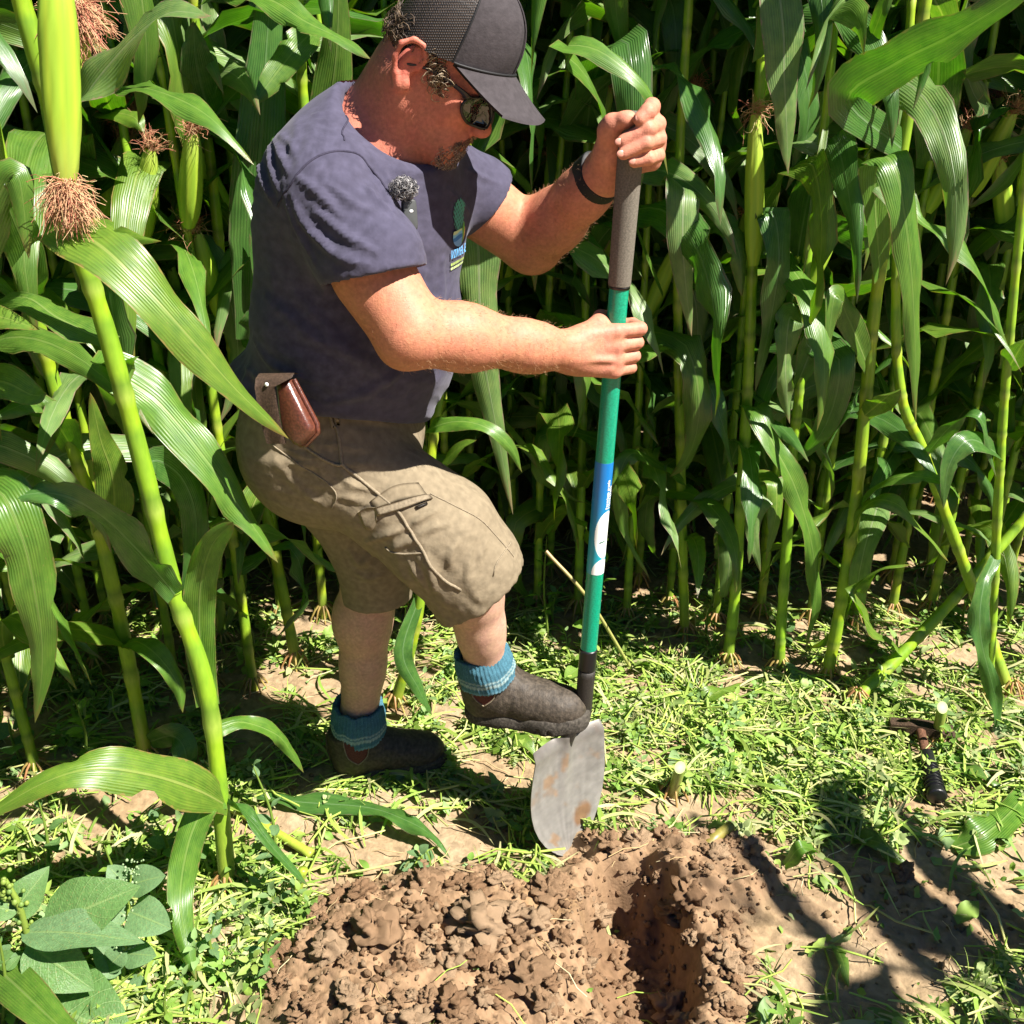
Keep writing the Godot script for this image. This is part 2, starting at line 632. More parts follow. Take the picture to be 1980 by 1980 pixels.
func left_arm_solid(f: Field) -> void:
	var shoulder := Vector3(-0.1255, 1.3733, -1.9250)
	var elbow := Vector3(0.0392, 1.2475, -2.0200)
	var wrist := Vector3(0.1636, 1.4063, -1.8350)
	f.cone(shoulder, elbow, 0.060, 0.052, 0.03)
	f.cone(shoulder.lerp(elbow, 0.5) + Vector3(0.004, 0.010, 0), elbow, 0.054, 0.05, 0.03)
	f.cone(elbow, elbow.lerp(wrist, 0.35), 0.050, 0.0535, 0.03)
	f.cone(elbow.lerp(wrist, 0.3), elbow.lerp(wrist, 0.75), 0.0535, 0.0425, 0.03)
	f.cone(elbow.lerp(wrist, 0.7), wrist, 0.0425, 0.0345, 0.03)
	# hand: the palm behind the grip, fingers closing round the front, thumb over the end
	var heel := Vector3(0.1633, 1.4390, -1.7950)
	f.cone(wrist, heel, 0.034, 0.026, 0.025)
	f.cone(wrist, Vector3(0.1831, 1.4276, -1.8150), 0.031, 0.028, 0.02)
	f.cone(heel, Vector3(0.1597, 1.4784, -1.7650), 0.0235, 0.0195, 0.02)
	f.cone(Vector3(0.1759, 1.4379, -1.8150), Vector3(0.2325, 1.4861, -1.8150), 0.024, 0.018, 0.02)
	f.cone(Vector3(0.1762, 1.4315, -1.8150), Vector3(0.2400, 1.4507, -1.8150), 0.024, 0.019, 0.02)
	f.cone(Vector3(0.1807, 1.4224, -1.8150), Vector3(0.2350, 1.4250, -1.8050), 0.020, 0.016, 0.02)
	# thumb
	f.cone(Vector3(0.1597, 1.4784, -1.7650), Vector3(0.1614, 1.4894, -1.7520), 0.0185, 0.0158, 0.014)
	f.cone(Vector3(0.1614, 1.4894, -1.7520), Vector3(0.1826, 1.4969, -1.7420), 0.0148, 0.0132, 0.006)
	f.cone(Vector3(0.1781, 1.4963, -1.7420), Vector3(0.1870, 1.4987, -1.7420), 0.0132, 0.0112, 0.004)
	# fingers: knuckle, first joint, second joint, tip
	var a := [Vector3(0.2271, 1.5023, -1.8000), Vector3(0.2382, 1.4838, -1.8060), Vector3(0.2427, 1.4608, -1.8040), Vector3(0.2385, 1.4387, -1.7970)]
	var b := [Vector3(0.2243, 1.5145, -1.7620), Vector3(0.2347, 1.4888, -1.7580), Vector3(0.2375, 1.4670, -1.7560), Vector3(0.2377, 1.4408, -1.7580)]
	var c := [Vector3(0.2145, 1.5092, -1.7310), Vector3(0.2154, 1.4840, -1.7260), Vector3(0.2129, 1.4639, -1.7220), Vector3(0.2195, 1.4395, -1.7280)]
	var e := [Vector3(0.2015, 1.4992, -1.7230), Vector3(0.1772, 1.4655, -1.7240), Vector3(0.1781, 1.4480, -1.7180), Vector3(0.1967, 1.4344, -1.7240)]
	var r := [0.0128, 0.0126, 0.0120, 0.0110]
	for k in 4:
		var q: float = r[k]
		f.cone(a[k], b[k], q + 0.002, q + 0.0006, 0.008)
		f.cone(b[k], c[k], q + 0.0006, q, 0.004)
		f.cone(c[k], e[k], q, q * 0.86, 0.004)


func head_solid(f: Field) -> void:
	f.ball(hp(0.010, 0.048, 0), hb(0.080, 0.086, 0.076), 0.02)
	f.ball(hp(0.038, -0.010, 0), hb(0.062, 0.085, 0.063), 0.03)
	f.cone(hp(0.060, 0.025, 0), hp(0.062, -0.066, 0), 0.044, 0.040, 0.03)
	for s: float in [-1.0, 1.0]:
		f.cone(hp(0.006, -0.050, 0.047 * s), hp(0.074, -0.090, 0.018 * s), 0.025, 0.021, 0.03)
		f.ball(hp(0.066, -0.016, 0.036 * s), hb(0.027, 0.026, 0.024), 0.02)
		f.ball(hp(0.119, -0.0325, 0.0105 * s), hb(0.0125, 0.0085, 0.0085), 0.006)
		f.ball(hp(0.085, -0.066, 0.026 * s), hb(0.018, 0.022, 0.018), 0.02)
		f.ball(hp(0.103, 0.006, 0.033 * s), hb(0.011, 0.010, 0.015), 0.010, true)
		f.ball(hp(0.083, 0.006, 0.032 * s), Basis().scaled(Vector3.ONE * 0.0130), 0.004)
		# ear
		var o := 0.079 * s
		f.ball(hp(-0.012, 0.012, o), Basis((head_f * 0.9 - head_u * 0.25) * 0.017, (head_u * 0.95 + head_f * 0.25) * 0.031, head_r * 0.010), 0.006)
		f.ball(hp(-0.005, -0.022, 0.082 * s), hb(0.0088, 0.012, 0.006), 0.006)
		var rim := PackedVector3Array([hp(0.006, 0.010, 0.080 * s), hp(0.010, 0.028, 0.083 * s), hp(0.000, 0.043, 0.088 * s), hp(-0.016, 0.044, 0.095 * s), hp(-0.030, 0.030, 0.098 * s), hp(-0.031, 0.008, 0.095 * s), hp(-0.022, -0.012, 0.091 * s), hp(-0.011, -0.028, 0.085 * s)])
		for k in rim.size() - 1: f.cone(rim[k], rim[k + 1], 0.0046, 0.0046, 0.004)
		f.ball(hp(-0.005, 0.006, 0.091 * s), hb(0.011, 0.016, 0.008), 0.004, true)
		f.ball(hp(-0.012, 0.027, 0.094 * s), hb(0.011, 0.009, 0.007), 0.004, true)
	f.ball(hp(0.086, -0.094, 0), hb(0.020, 0.019, 0.026), 0.02)
	f.cone(hp(0.084, 0.034, -0.034), hp(0.084, 0.034, 0.034), 0.018, 0.018, 0.02)
	f.cone(hp(0.098, 0.020, 0), hp(0.124, -0.024, 0), 0.0100, 0.0125, 0.014)
	f.ball(hp(0.124, -0.0275, 0), hb(0.0135, 0.0115, 0.0125), 0.008)
	f.cone(hp(0.106, -0.0535, -0.017), hp(0.106, -0.0535, 0.017), 0.0085, 0.0085, 0.014)
	f.cone(hp(0.104, -0.0675, -0.015), hp(0.104, -0.0675, 0.015), 0.0080, 0.0080, 0.012)
	f.cone(hp(0.118, -0.0605, -0.021), hp(0.118, -0.0605, 0.021), 0.0040, 0.0040, 0.004, Vector3.ZERO, 1.0, true)
	var base := collar_at() - collar_out() * 0.05
	f.cone(base + Vector3(0.005, -0.02, 0), hp(-0.012, -0.030, 0), 0.066, 0.057, 0.03)
	f.cone(hp(-0.02, -0.030, 0.050), base + CHEST_FORWARD * 0.05 + CHEST_RIGHT * 0.035, 0.019, 0.019, 0.03)
	f.cone(hp(0.022, -0.072, 0), base + CHEST_FORWARD * 0.035, 0.028, 0.045, 0.04)
	f.cone(base - CHEST_RIGHT * 0.06, base + CHEST_RIGHT * 0.06, 0.046, 0.046, 0.04)
	f.cone(base - CHEST_FORWARD * 0.055 + Vector3.UP * 0.02, hp(-0.02, -0.01, 0), 0.050, 0.046, 0.05)
	f.ball(base, Basis((CHEST_FORWARD * 0.78 - Vector3.UP * 0.62) * 0.112, collar_out() * 0.040, CHEST_RIGHT * 0.092), 0.03)


func leg_solid(f: Field) -> void:
	var rk := Vector3(-0.0734, 0.7364, -1.7150)
	var ra := Vector3(-0.0595, 0.3997, -1.8050)
	f.cone(Vector3(-0.2026, 0.8310, -1.7150), rk, 0.072, 0.058, 0.03)
	f.cone(rk, rk.lerp(ra, 0.35) + Vector3(-0.014, 0, 0), 0.056, 0.058, 0.03)
	f.cone(rk.lerp(ra, 0.3) + Vector3(-0.012, 0, 0), rk.lerp(ra, 0.68), 0.057, 0.044, 0.03)
	f.cone(rk.lerp(ra, 0.6), ra, 0.046, 0.040, 0.03)
	f.cone(rk.lerp(ra, 0.1) + Vector3(0.018, 0, 0.008), rk.lerp(ra, 0.9) + Vector3(0.010, 0, 0.004), 0.034, 0.028, 0.02)
	f.cone(ra, ra + Vector3(0.006, -0.04, 0.0), 0.038, 0.034, 0.02)
	var lk := Vector3(-0.3044, 0.5532, -1.9250)
	var la := Vector3(-0.3615, 0.1638, -1.9550)
	f.cone(Vector3(-0.3062, 0.6765, -1.9100), lk, 0.075, 0.060, 0.03)
	f.cone(lk, lk.lerp(la, 0.3) + Vector3(-0.012, 0, 0), 0.057, 0.0605, 0.03)
	f.cone(lk.lerp(la, 0.25) + Vector3(-0.012, 0, 0), lk.lerp(la, 0.65), 0.060, 0.046, 0.03)
	f.cone(lk.lerp(la, 0.6), la, 0.047, 0.042, 0.03)
	f.cone(lk.lerp(la, 0.1) + Vector3(0.018, 0, 0.004), lk.lerp(la, 0.9) + Vector3(0.010, 0, 0.004), 0.036, 0.030, 0.02)
	f.cone(la, la + Vector3(0.0, -0.05, 0.0), 0.040, 0.036, 0.02)


func skin_tone(p: Vector3, n: Vector3) -> Color:
	var arm := Color(0.60, 0.240, 0.142)
	var face := Color(0.58, 0.195, 0.130)
	var leg := Color(0.60, 0.365, 0.26)
	var c := arm
	if p.y < 0.9: c = leg
	elif p.x < 0.06 and p.y > 1.36 and p.z > -1.93:
		c = face
		var e := p.distance_to(hp(-0.014, 0.012, 0.085))
		c = c.lerp(Color(0.56, 0.15, 0.11), clampf(1.4 - e / 0.03, 0, 0.8))
		var l := p - hp(0.102, -0.060, 0)
		c = c.lerp(Color(0.42, 0.13, 0.11), clampf(1.3 - Vector2(l.dot(head_u) / 0.010, l.dot(head_r) / 0.024).length(), 0, 0.7))
		var tip := p.distance_to(hp(0.125, -0.028, 0.0))
		c = c.lerp(Color(0.54, 0.16, 0.11), clampf(1.2 - tip / 0.025, 0, 0.5))
		# stubble on jaw, lip and the shaved nape
		var q := p - head_o
		var low := clampf((-0.045 - q.dot(head_u)) / 0.03, 0, 1) * clampf((q.dot(head_f) - 0.01) / 0.04, 0, 1)
		c = c.lerp(Color(0.30, 0.14, 0.085), low * (0.25 + 0.25 * noise_b.get_noise_3dv(p * 160.0)))
		var nape := clampf((-0.045 - q.dot(head_f)) / 0.03, 0, 1) * clampf((q.dot(head_u) + 0.03) / 0.03, 0, 1)
		c = c.lerp(Color(0.26, 0.13, 0.085), nape * (0.55 + 0.3 * noise_b.get_noise_3dv(p * 180.0)))
	else:
		# hands: redder over knuckles, darker hair on the forearm's underside
		var k := clampf((p.x - 0.10) / 0.05, 0, 1)
		c = c.lerp(Color(0.62, 0.255, 0.165), k)
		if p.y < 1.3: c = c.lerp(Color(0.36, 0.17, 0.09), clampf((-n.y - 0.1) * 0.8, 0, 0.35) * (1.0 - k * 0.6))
	var m := 1.0 + 0.10 * noise_a.get_noise_3dv(p * 26.0) + 0.05 * noise_b.get_noise_3dv(p * 120.0)
	return Color(c.r * m, c.g * m * (1.0 + 0.06 * noise_b.get_noise_3dv(p * 40.0)), c.b * m)


func skin_mesh() -> ArrayMesh:
	# one continuous skin, with finer cells where the shape is finer
	var boxes := [
		[Vector3(-0.47, 1.10, -1.78), Vector3(-0.005, 1.50, -1.50), 0.007],
		[Vector3(-0.018, 1.02, -1.84), Vector3(0.098, 1.24, -1.58), 0.0055],
		[Vector3(0.082, 1.01, -1.88), Vector3(0.245, 1.22, -1.65), 0.0027],
		[Vector3(-0.21, 1.12, -2.13), Vector3(0.168, 1.50, -1.74), 0.007],
		[Vector3(0.146, 1.30, -1.93), Vector3(0.31, 1.55, -1.66), 0.0027],
		[Vector3(-0.44, 0.06, -2.05), Vector3(0.02, 0.85, -1.60), 0.008],
		[Vector3(-0.42, 1.26, -1.95), Vector3(0.035, 1.72, -1.60), 0.004],
	]
	var v := PackedVector3Array()
	var n := PackedVector3Array()
	var col := PackedColorArray()
	var ix := PackedInt32Array()
	for k in boxes.size():
		var b: Array = boxes[k]
		var f := Field.new(b[0], b[1], b[2])
		if k < 3: right_arm_solid(f)
		elif k < 5: left_arm_solid(f)
		elif k == 5: leg_solid(f)
		else:
			head_solid(f)
			head_field = f
		var m := f.mesh()
		var base := v.size()
		for p: Vector3 in m.v:
			var nn := f.slope(p)
			v.append(p)
			n.append(nn)
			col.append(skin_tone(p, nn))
		for i: int in m.ix: ix.append(base + i)
	return to_mesh(v, n, ix, PackedVector2Array(), col)


# ---- clothes
func collar_at() -> Vector3:
	return Vector3(-0.1912, 1.4904, -1.7900)


func collar_out() -> Vector3:
	return (CHEST_FORWARD * 0.64 + Vector3.UP * 0.77).normalized()


var shirt_field: Field
var head_field: Field
var shorts_field: Field


func shirt_solid() -> void:
	var f := Field.new(Vector3(-0.58, 0.94, -2.14), Vector3(0.11, 1.55, -1.47), 0.005)
	var fd := CHEST_FORWARD
	f.cone(Vector3(-0.2514, 1.3255, -1.8000), Vector3(-0.2813, 1.1544, -1.8150), 0.178, 0.187, 0.05, fd, 0.74)
	f.cone(Vector3(-0.2851, 1.1544, -1.8150), Vector3(-0.3236, 0.9692, -1.8350), 0.188, 0.190, 0.06, fd, 0.76)
	f.cone(Vector3(-0.2999, 1.4109, -1.7200), Vector3(-0.1649, 1.4174, -1.9000), 0.076, 0.076, 0.06)
	f.ball(Vector3(-0.2911, 1.3432, -1.8000), Basis(fd * 0.125, Vector3.UP * 0.15, CHEST_RIGHT * 0.155), 0.06)
	f.ball(Vector3(-0.2500, 1.1195, -1.8000), Basis(fd * 0.130, Vector3.UP * 0.15, CHEST_RIGHT * 0.155), 0.08)
	f.ball(Vector3(-0.1898, 1.3219, -1.8200), Basis(fd * 0.085, Vector3.UP * 0.11, CHEST_RIGHT * 0.13), 0.06)
	f.ball(Vector3(-0.3552, 1.0256, -1.8400), Basis(fd * 0.15, Vector3.UP * 0.10, CHEST_RIGHT * 0.19), 0.06)
	f.cone(collar_at() - collar_out() * 0.11, collar_at() + collar_out() * 0.01, 0.138, 0.103, 0.05)
	# neck opening and lower hem
	f.trim(collar_at(), collar_out(), 0.135)
	f.cone(collar_at() + collar_out() * 0.02, collar_at() - collar_out() * 0.035, 0.100, 0.080, 0.008, Vector3.ZERO, 1.0, true)
	f.trim(Vector3(-0.3, 0.996, -1.75), HEM_SHIRT, 2.0, 0.01)
	f.cone(Vector3(-0.33, 0.90, -1.83), Vector3(-0.33, 1.0, -1.83), 0.19, 0.185, 0.01, fd, 0.72, true)
	# sleeves
	var g := Field.new(Vector3(-0.58, 0.94, -2.14), Vector3(0.11, 1.55, -1.47), 0.005)
	g.cone(Vector3(-0.2910, 1.3882, -1.6700), Vector3(-0.2233, 1.3020, -1.6150), 0.082, 0.084, 0.04)
	g.cone(Vector3(-0.2233, 1.3020, -1.6150), Vector3(-0.1963, 1.2230, -1.5950), 0.084, 0.083, 0.01)
	g.trim(SLEEVE_R, SLEEVE_R_OUT, 1.0)
	g.cone(SLEEVE_R - SLEEVE_R_OUT * 0.01, SLEEVE_R + SLEEVE_R_OUT * 0.05, 0.074, 0.080, 0.004, Vector3.ZERO, 1.0, true)
	f.join(g, 0.035)
	g = Field.new(Vector3(-0.58, 0.94, -2.14), Vector3(0.11, 1.55, -1.47), 0.005)
	g.cone(Vector3(-0.1389, 1.3838, -1.9150), Vector3(-0.0649, 1.3419, -1.9650), 0.077, 0.073, 0.04)
	g.cone(Vector3(-0.0649, 1.3419, -1.9650), Vector3(0.0040, 1.2953, -1.9950), 0.073, 0.071, 0.01)
	g.trim(SLEEVE_L, SLEEVE_L_OUT, 1.0)
	g.cone(SLEEVE_L - SLEEVE_L_OUT * 0.01, SLEEVE_L + SLEEVE_L_OUT * 0.05, 0.063, 0.068, 0.004, Vector3.ZERO, 1.0, true)
	f.join(g, 0.035)
	shirt_field = f


# creases: each a line on the cloth with a height and a width
var shirt_creases: Array[Array] = []
var shorts_creases: Array[Array] = []

func crease(list: Array[Array], f: Field, pts: PackedVector3Array, high: float, wide: float) -> void:
	var line := curve_points(pts, 9)
	for k in 9:
		# met from outside, on the side that looks to the front
		var dir := (line[k] - Vector3(0, CAMERA_HEIGHT, 0)).normalized()
		line[k] = f.hit(line[k] - dir * 0.22, dir, 0.5)
	for k in 8:
		var t := (k + 0.5) / 8.0
		list.append([line[k], line[k + 1], high * sqrt(sin(PI * t)), wide * (0.7 + 0.5 * sin(PI * t))])


func creased(list: Array[Array], p: Vector3) -> float:
	var best := {}
	var sum := 0.0
	var k := 0
	while k < list.size():
		# the eight pieces of one crease: the nearest counts
		var far := 1e9
		var h := 0.0
		var w := 1.0
		if p.distance_squared_to(list[k + 4][0]) < 0.035:
			for j in 8:
				var e: Array = list[k + j]
				var a: Vector3 = e[0]
				var b: Vector3 = e[1]
				var ab := b - a
				var t := clampf((p - a).dot(ab) / ab.length_squared(), 0, 1)
				var d := p.distance_to(a + ab * t)
				if d < far:
					far = d
					h = e[2]
					w = e[3]
			var x := far / (w * 0.62)
			if x < 5.0: sum += 0.62 * h * (exp(-x * x) * 1.5 - exp(-x * x * 0.25) * 0.6)
		k += 8
	return sum


func make_creases() -> void:
	var f := shirt_field
	for e: Array in [
		[[Vector3(-0.3195, 1.4269, -1.6000), Vector3(-0.2891, 1.4051, -1.5900), Vector3(-0.2608, 1.3754, -1.5900)], 0.011, 0.012],
		[[Vector3(-0.3388, 1.4005, -1.6200), Vector3(-0.3190, 1.3609, -1.6000), Vector3(-0.2796, 1.3209, -1.5900)], 0.013, 0.012],
		[[Vector3(-0.2990, 1.3833, -1.5900), Vector3(-0.2517, 1.3455, -1.5800), Vector3(-0.2076, 1.3230, -1.5800)], 0.011, 0.012],
		[[Vector3(-0.2751, 1.4206, -1.5900), Vector3(-0.2402, 1.3959, -1.5800), Vector3(-0.2075, 1.3803, -1.5800)], 0.009, 0.011],
		[[Vector3(-0.2206, 1.4176, -1.6000), Vector3(-0.2011, 1.3989, -1.5900), Vector3(-0.1814, 1.3754, -1.5900)], 0.009, 0.010],
		[[Vector3(-0.2121, 1.4381, -1.6200), Vector3(-0.1932, 1.4083, -1.6100), Vector3(-0.1775, 1.3768, -1.6000)], 0.009, 0.010],
		[[Vector3(-0.3531, 1.3958, -1.6400), Vector3(-0.3352, 1.3508, -1.6200), Vector3(-0.3095, 1.3002, -1.6100)], 0.012, 0.012],
		[[Vector3(-0.3054, 1.3468, -1.5900), Vector3(-0.2702, 1.3165, -1.5800), Vector3(-0.2221, 1.3002, -1.5800)], 0.009, 0.012],
		[[Vector3(-0.4019, 1.4357, -1.7000), Vector3(-0.3955, 1.4111, -1.6900), Vector3(-0.3741, 1.3765, -1.6600)], 0.011, 0.011],
		[[Vector3(-0.3777, 1.4637, -1.6800), Vector3(-0.3735, 1.4313, -1.6600), Vector3(-0.3646, 1.4007, -1.6500)], 0.010, 0.010],
		[[Vector3(-0.3659, 1.4737, -1.6600), Vector3(-0.3511, 1.4495, -1.6400), Vector3(-0.3405, 1.4290, -1.6300)], 0.010, 0.010],
		[[Vector3(-0.3499, 1.4824, -1.6500), Vector3(-0.3326, 1.4692, -1.6300), Vector3(-0.3257, 1.4535, -1.6200)], 0.006, 0.010],
		[[Vector3(-0.2569, 1.5291, -1.7400), Vector3(-0.2771, 1.5149, -1.7000), Vector3(-0.3040, 1.5088, -1.6800)], 0.005, 0.010],
		[[Vector3(-0.2445, 1.5056, -1.7000), Vector3(-0.2701, 1.5020, -1.6700), Vector3(-0.2945, 1.5029, -1.6600)], 0.005, 0.010],
		[[Vector3(-0.2375, 1.4949, -1.6800), Vector3(-0.2152, 1.4690, -1.6600), Vector3(-0.1893, 1.4197, -1.6400)], 0.010, 0.010],
		[[Vector3(-0.4655, 1.1195, -1.8000), Vector3(-0.4178, 1.0890, -1.7400), Vector3(-0.3425, 1.0799, -1.6800)], 0.010, 0.014],
		[[Vector3(-0.5012, 1.0568, -1.8400), Vector3(-0.4447, 1.0528, -1.7600), Vector3(-0.3760, 1.0537, -1.7000)], 0.010, 0.012],
		[[Vector3(-0.4284, 1.2069, -1.7600), Vector3(-0.3252, 1.1578, -1.6700), Vector3(-0.2159, 1.1245, -1.6300)], 0.009, 0.018],
		[[Vector3(-0.3563, 1.2270, -1.6800), Vector3(-0.2683, 1.1486, -1.6400), Vector3(-0.1818, 1.0818, -1.6200)], 0.009, 0.018],
		[[Vector3(-0.1413, 1.3008, -1.6600), Vector3(-0.1505, 1.2223, -1.6300), Vector3(-0.1626, 1.1186, -1.6200)], 0.006, 0.014],
		[[Vector3(-0.1145, 1.2837, -1.7000), Vector3(-0.1190, 1.1967, -1.6600), Vector3(-0.1351, 1.0901, -1.6500)], 0.006, 0.014],
		[[Vector3(-0.3144, 1.0486, -1.6600), Vector3(-0.2451, 1.0783, -1.6300), Vector3(-0.1709, 1.1277, -1.6200)], 0.008, 0.016],
		[[Vector3(-0.0809, 1.3995, -1.9000), Vector3(-0.0578, 1.3891, -1.9100), Vector3(-0.0251, 1.3711, -1.9400)], 0.006, 0.010],
		[[Vector3(-0.1124, 1.3692, -1.8600), Vector3(-0.0906, 1.3434, -1.8800), Vector3(-0.0736, 1.3181, -1.9200)], 0.008, 0.010],
	]:
		crease(shirt_creases, f, PackedVector3Array(e[0]), e[1], e[2])
	f = shorts_field
	for e: Array in [
		[[Vector3(-0.3823, 0.9828, -1.6100), Vector3(-0.3512, 0.9737, -1.6000), Vector3(-0.3118, 0.9706, -1.5900)], 0.008, 0.010],
		[[Vector3(-0.3945, 0.9622, -1.6200), Vector3(-0.3580, 0.9589, -1.6000), Vector3(-0.3178, 0.9632, -1.5900)], 0.006, 0.009],
		[[Vector3(-0.2479, 0.8832, -1.6000), Vector3(-0.2749, 0.8955, -1.6000), Vector3(-0.3043, 0.8939, -1.6100)], 0.007, 0.012],
		[[Vector3(-0.2911, 0.9573, -1.5900), Vector3(-0.2768, 0.9275, -1.5900), Vector3(-0.2407, 0.9108, -1.6000)], 0.007, 0.012],
		[[Vector3(-0.1795, 0.8342, -1.6200), Vector3(-0.1561, 0.8516, -1.6200), Vector3(-0.1274, 0.8642, -1.6200)], 0.010, 0.011],
		[[Vector3(-0.1748, 0.8101, -1.6200), Vector3(-0.1456, 0.8262, -1.6200), Vector3(-0.1147, 0.8307, -1.6300)], 0.008, 0.011],
		[[Vector3(-0.1871, 0.8345, -1.6100), Vector3(-0.2248, 0.8185, -1.6100), Vector3(-0.2631, 0.7920, -1.6300)], 0.011, 0.012],
		[[Vector3(-0.2221, 0.7809, -1.6200), Vector3(-0.1884, 0.8057, -1.6100), Vector3(-0.1626, 0.8089, -1.6100)], 0.008, 0.012],
		[[Vector3(-0.1534, 0.7711, -1.6200), Vector3(-0.1467, 0.7324, -1.6300), Vector3(-0.1438, 0.6835, -1.6500)], 0.010, 0.012],
		[[Vector3(-0.1856, 0.7612, -1.6200), Vector3(-0.1704, 0.7257, -1.6300), Vector3(-0.1569, 0.6741, -1.6600)], 0.009, 0.012],
		[[Vector3(-0.1143, 0.7391, -1.6300), Vector3(-0.1106, 0.7690, -1.6300), Vector3(-0.0989, 0.7932, -1.6400)], 0.008, 0.011],
		[[Vector3(-0.0860, 0.7132, -1.6400), Vector3(-0.0795, 0.7436, -1.6400), Vector3(-0.0736, 0.7682, -1.6500)], 0.007, 0.010],
		[[Vector3(-0.0595, 0.7279, -1.6500), Vector3(-0.0565, 0.7528, -1.6600), Vector3(-0.0476, 0.7742, -1.6700)], 0.006, 0.010],
		[[Vector3(-0.3366, 1.0174, -1.6000), Vector3(-0.3287, 0.9825, -1.6000), Vector3(-0.3060, 0.9750, -1.5900)], 0.007, 0.012],
		[[Vector3(-0.2806, 1.0542, -1.6400), Vector3(-0.2479, 1.0348, -1.6300), Vector3(-0.2118, 1.0164, -1.6400)], 0.007, 0.012],
		[[Vector3(-0.4155, 0.9453, -1.6600), Vector3(-0.3816, 0.9047, -1.6400), Vector3(-0.3363, 0.8560, -1.6500)], 0.006, 0.014],
		[[Vector3(-0.3327, 0.6576, -1.8500), Vector3(-0.3099, 0.6330, -1.8400), Vector3(-0.2785, 0.6629, -1.8400)], 0.009, 0.013],
		[[Vector3(-0.3292, 0.6124, -1.8500), Vector3(-0.2988, 0.5990, -1.8400), Vector3(-0.2700, 0.6009, -1.8500)], 0.007, 0.013],
	]:
		crease(shorts_creases, f, PackedVector3Array(e[0]), e[1], e[2])


func shirt_fold(p: Vector3, n: Vector3) -> float:
	var edge := minf(minf(absf((p - SLEEVE_R).dot(SLEEVE_R_OUT)) + maxf(0.0, p.distance_to(SLEEVE_R) - 0.11), absf((p - SLEEVE_L).dot(SLEEVE_L_OUT)) + maxf(0.0, p.distance_to(SLEEVE_L) - 0.10)), absf((p - collar_at()).dot(collar_out())) + maxf(0.0, p.distance_to(collar_at()) - 0.13))
	var calm := clampf(edge / 0.035, 0.12, 1.0)
	var a := 0.0
	# creases on the sleeve running down and forward from the arm pit
	var arm := Vector3(-0.3458, 1.3722, -1.6300)
	var e := p - arm
	var fan := atan2(e.y, e.x)
	var near := clampf(1.0 - absf(e.length() - 0.12) / 0.13, 0, 1) * clampf((p.z + 1.80) / 0.08, 0, 1)
	a += near * 0.0015 * sin(fan * 21.0 + 5.0 * noise_b.get_noise_3dv(p * 6.0)) * clampf(0.6 + noise_b.get_noise_3dv(p * 9.0 + Vector3(7, 0, 0)), 0, 1)
	# slanting drag lines over chest and belly
	var q := Vector3(p.x * 3.0 + p.y * 9.0 - p.z * 2.0, p.x * 2.5 - p.y * 1.2, p.z * 3.0)
	var low := clampf((1.42 - p.y) / 0.25, 0, 1)
	a += (noise_c.get_noise_3dv(q) + 0.2) * 0.0035 * low
	a += noise_b.get_noise_3dv(p * 7.0) * 0.003
	# soft rolls above the belt
	if p.y < 1.12: a += 0.005 * sin((p.y + p.x * 0.25 + 0.05 * noise_b.get_noise_3dv(p * 7.0)) * 130.0) * clampf((1.12 - p.y) / 0.06, 0, 1) * clampf(-(p.x + 0.30) / 0.12, 0, 1)
	return a * calm + creased(shirt_creases, p) * clampf(edge / 0.02, 0.0, 1.0)


func shirt_tone(p: Vector3, n: Vector3) -> Color:
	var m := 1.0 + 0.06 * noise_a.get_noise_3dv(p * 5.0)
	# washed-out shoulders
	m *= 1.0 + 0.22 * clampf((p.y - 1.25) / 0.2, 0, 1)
	return Color(m, m * 0.985, m * 1.0)


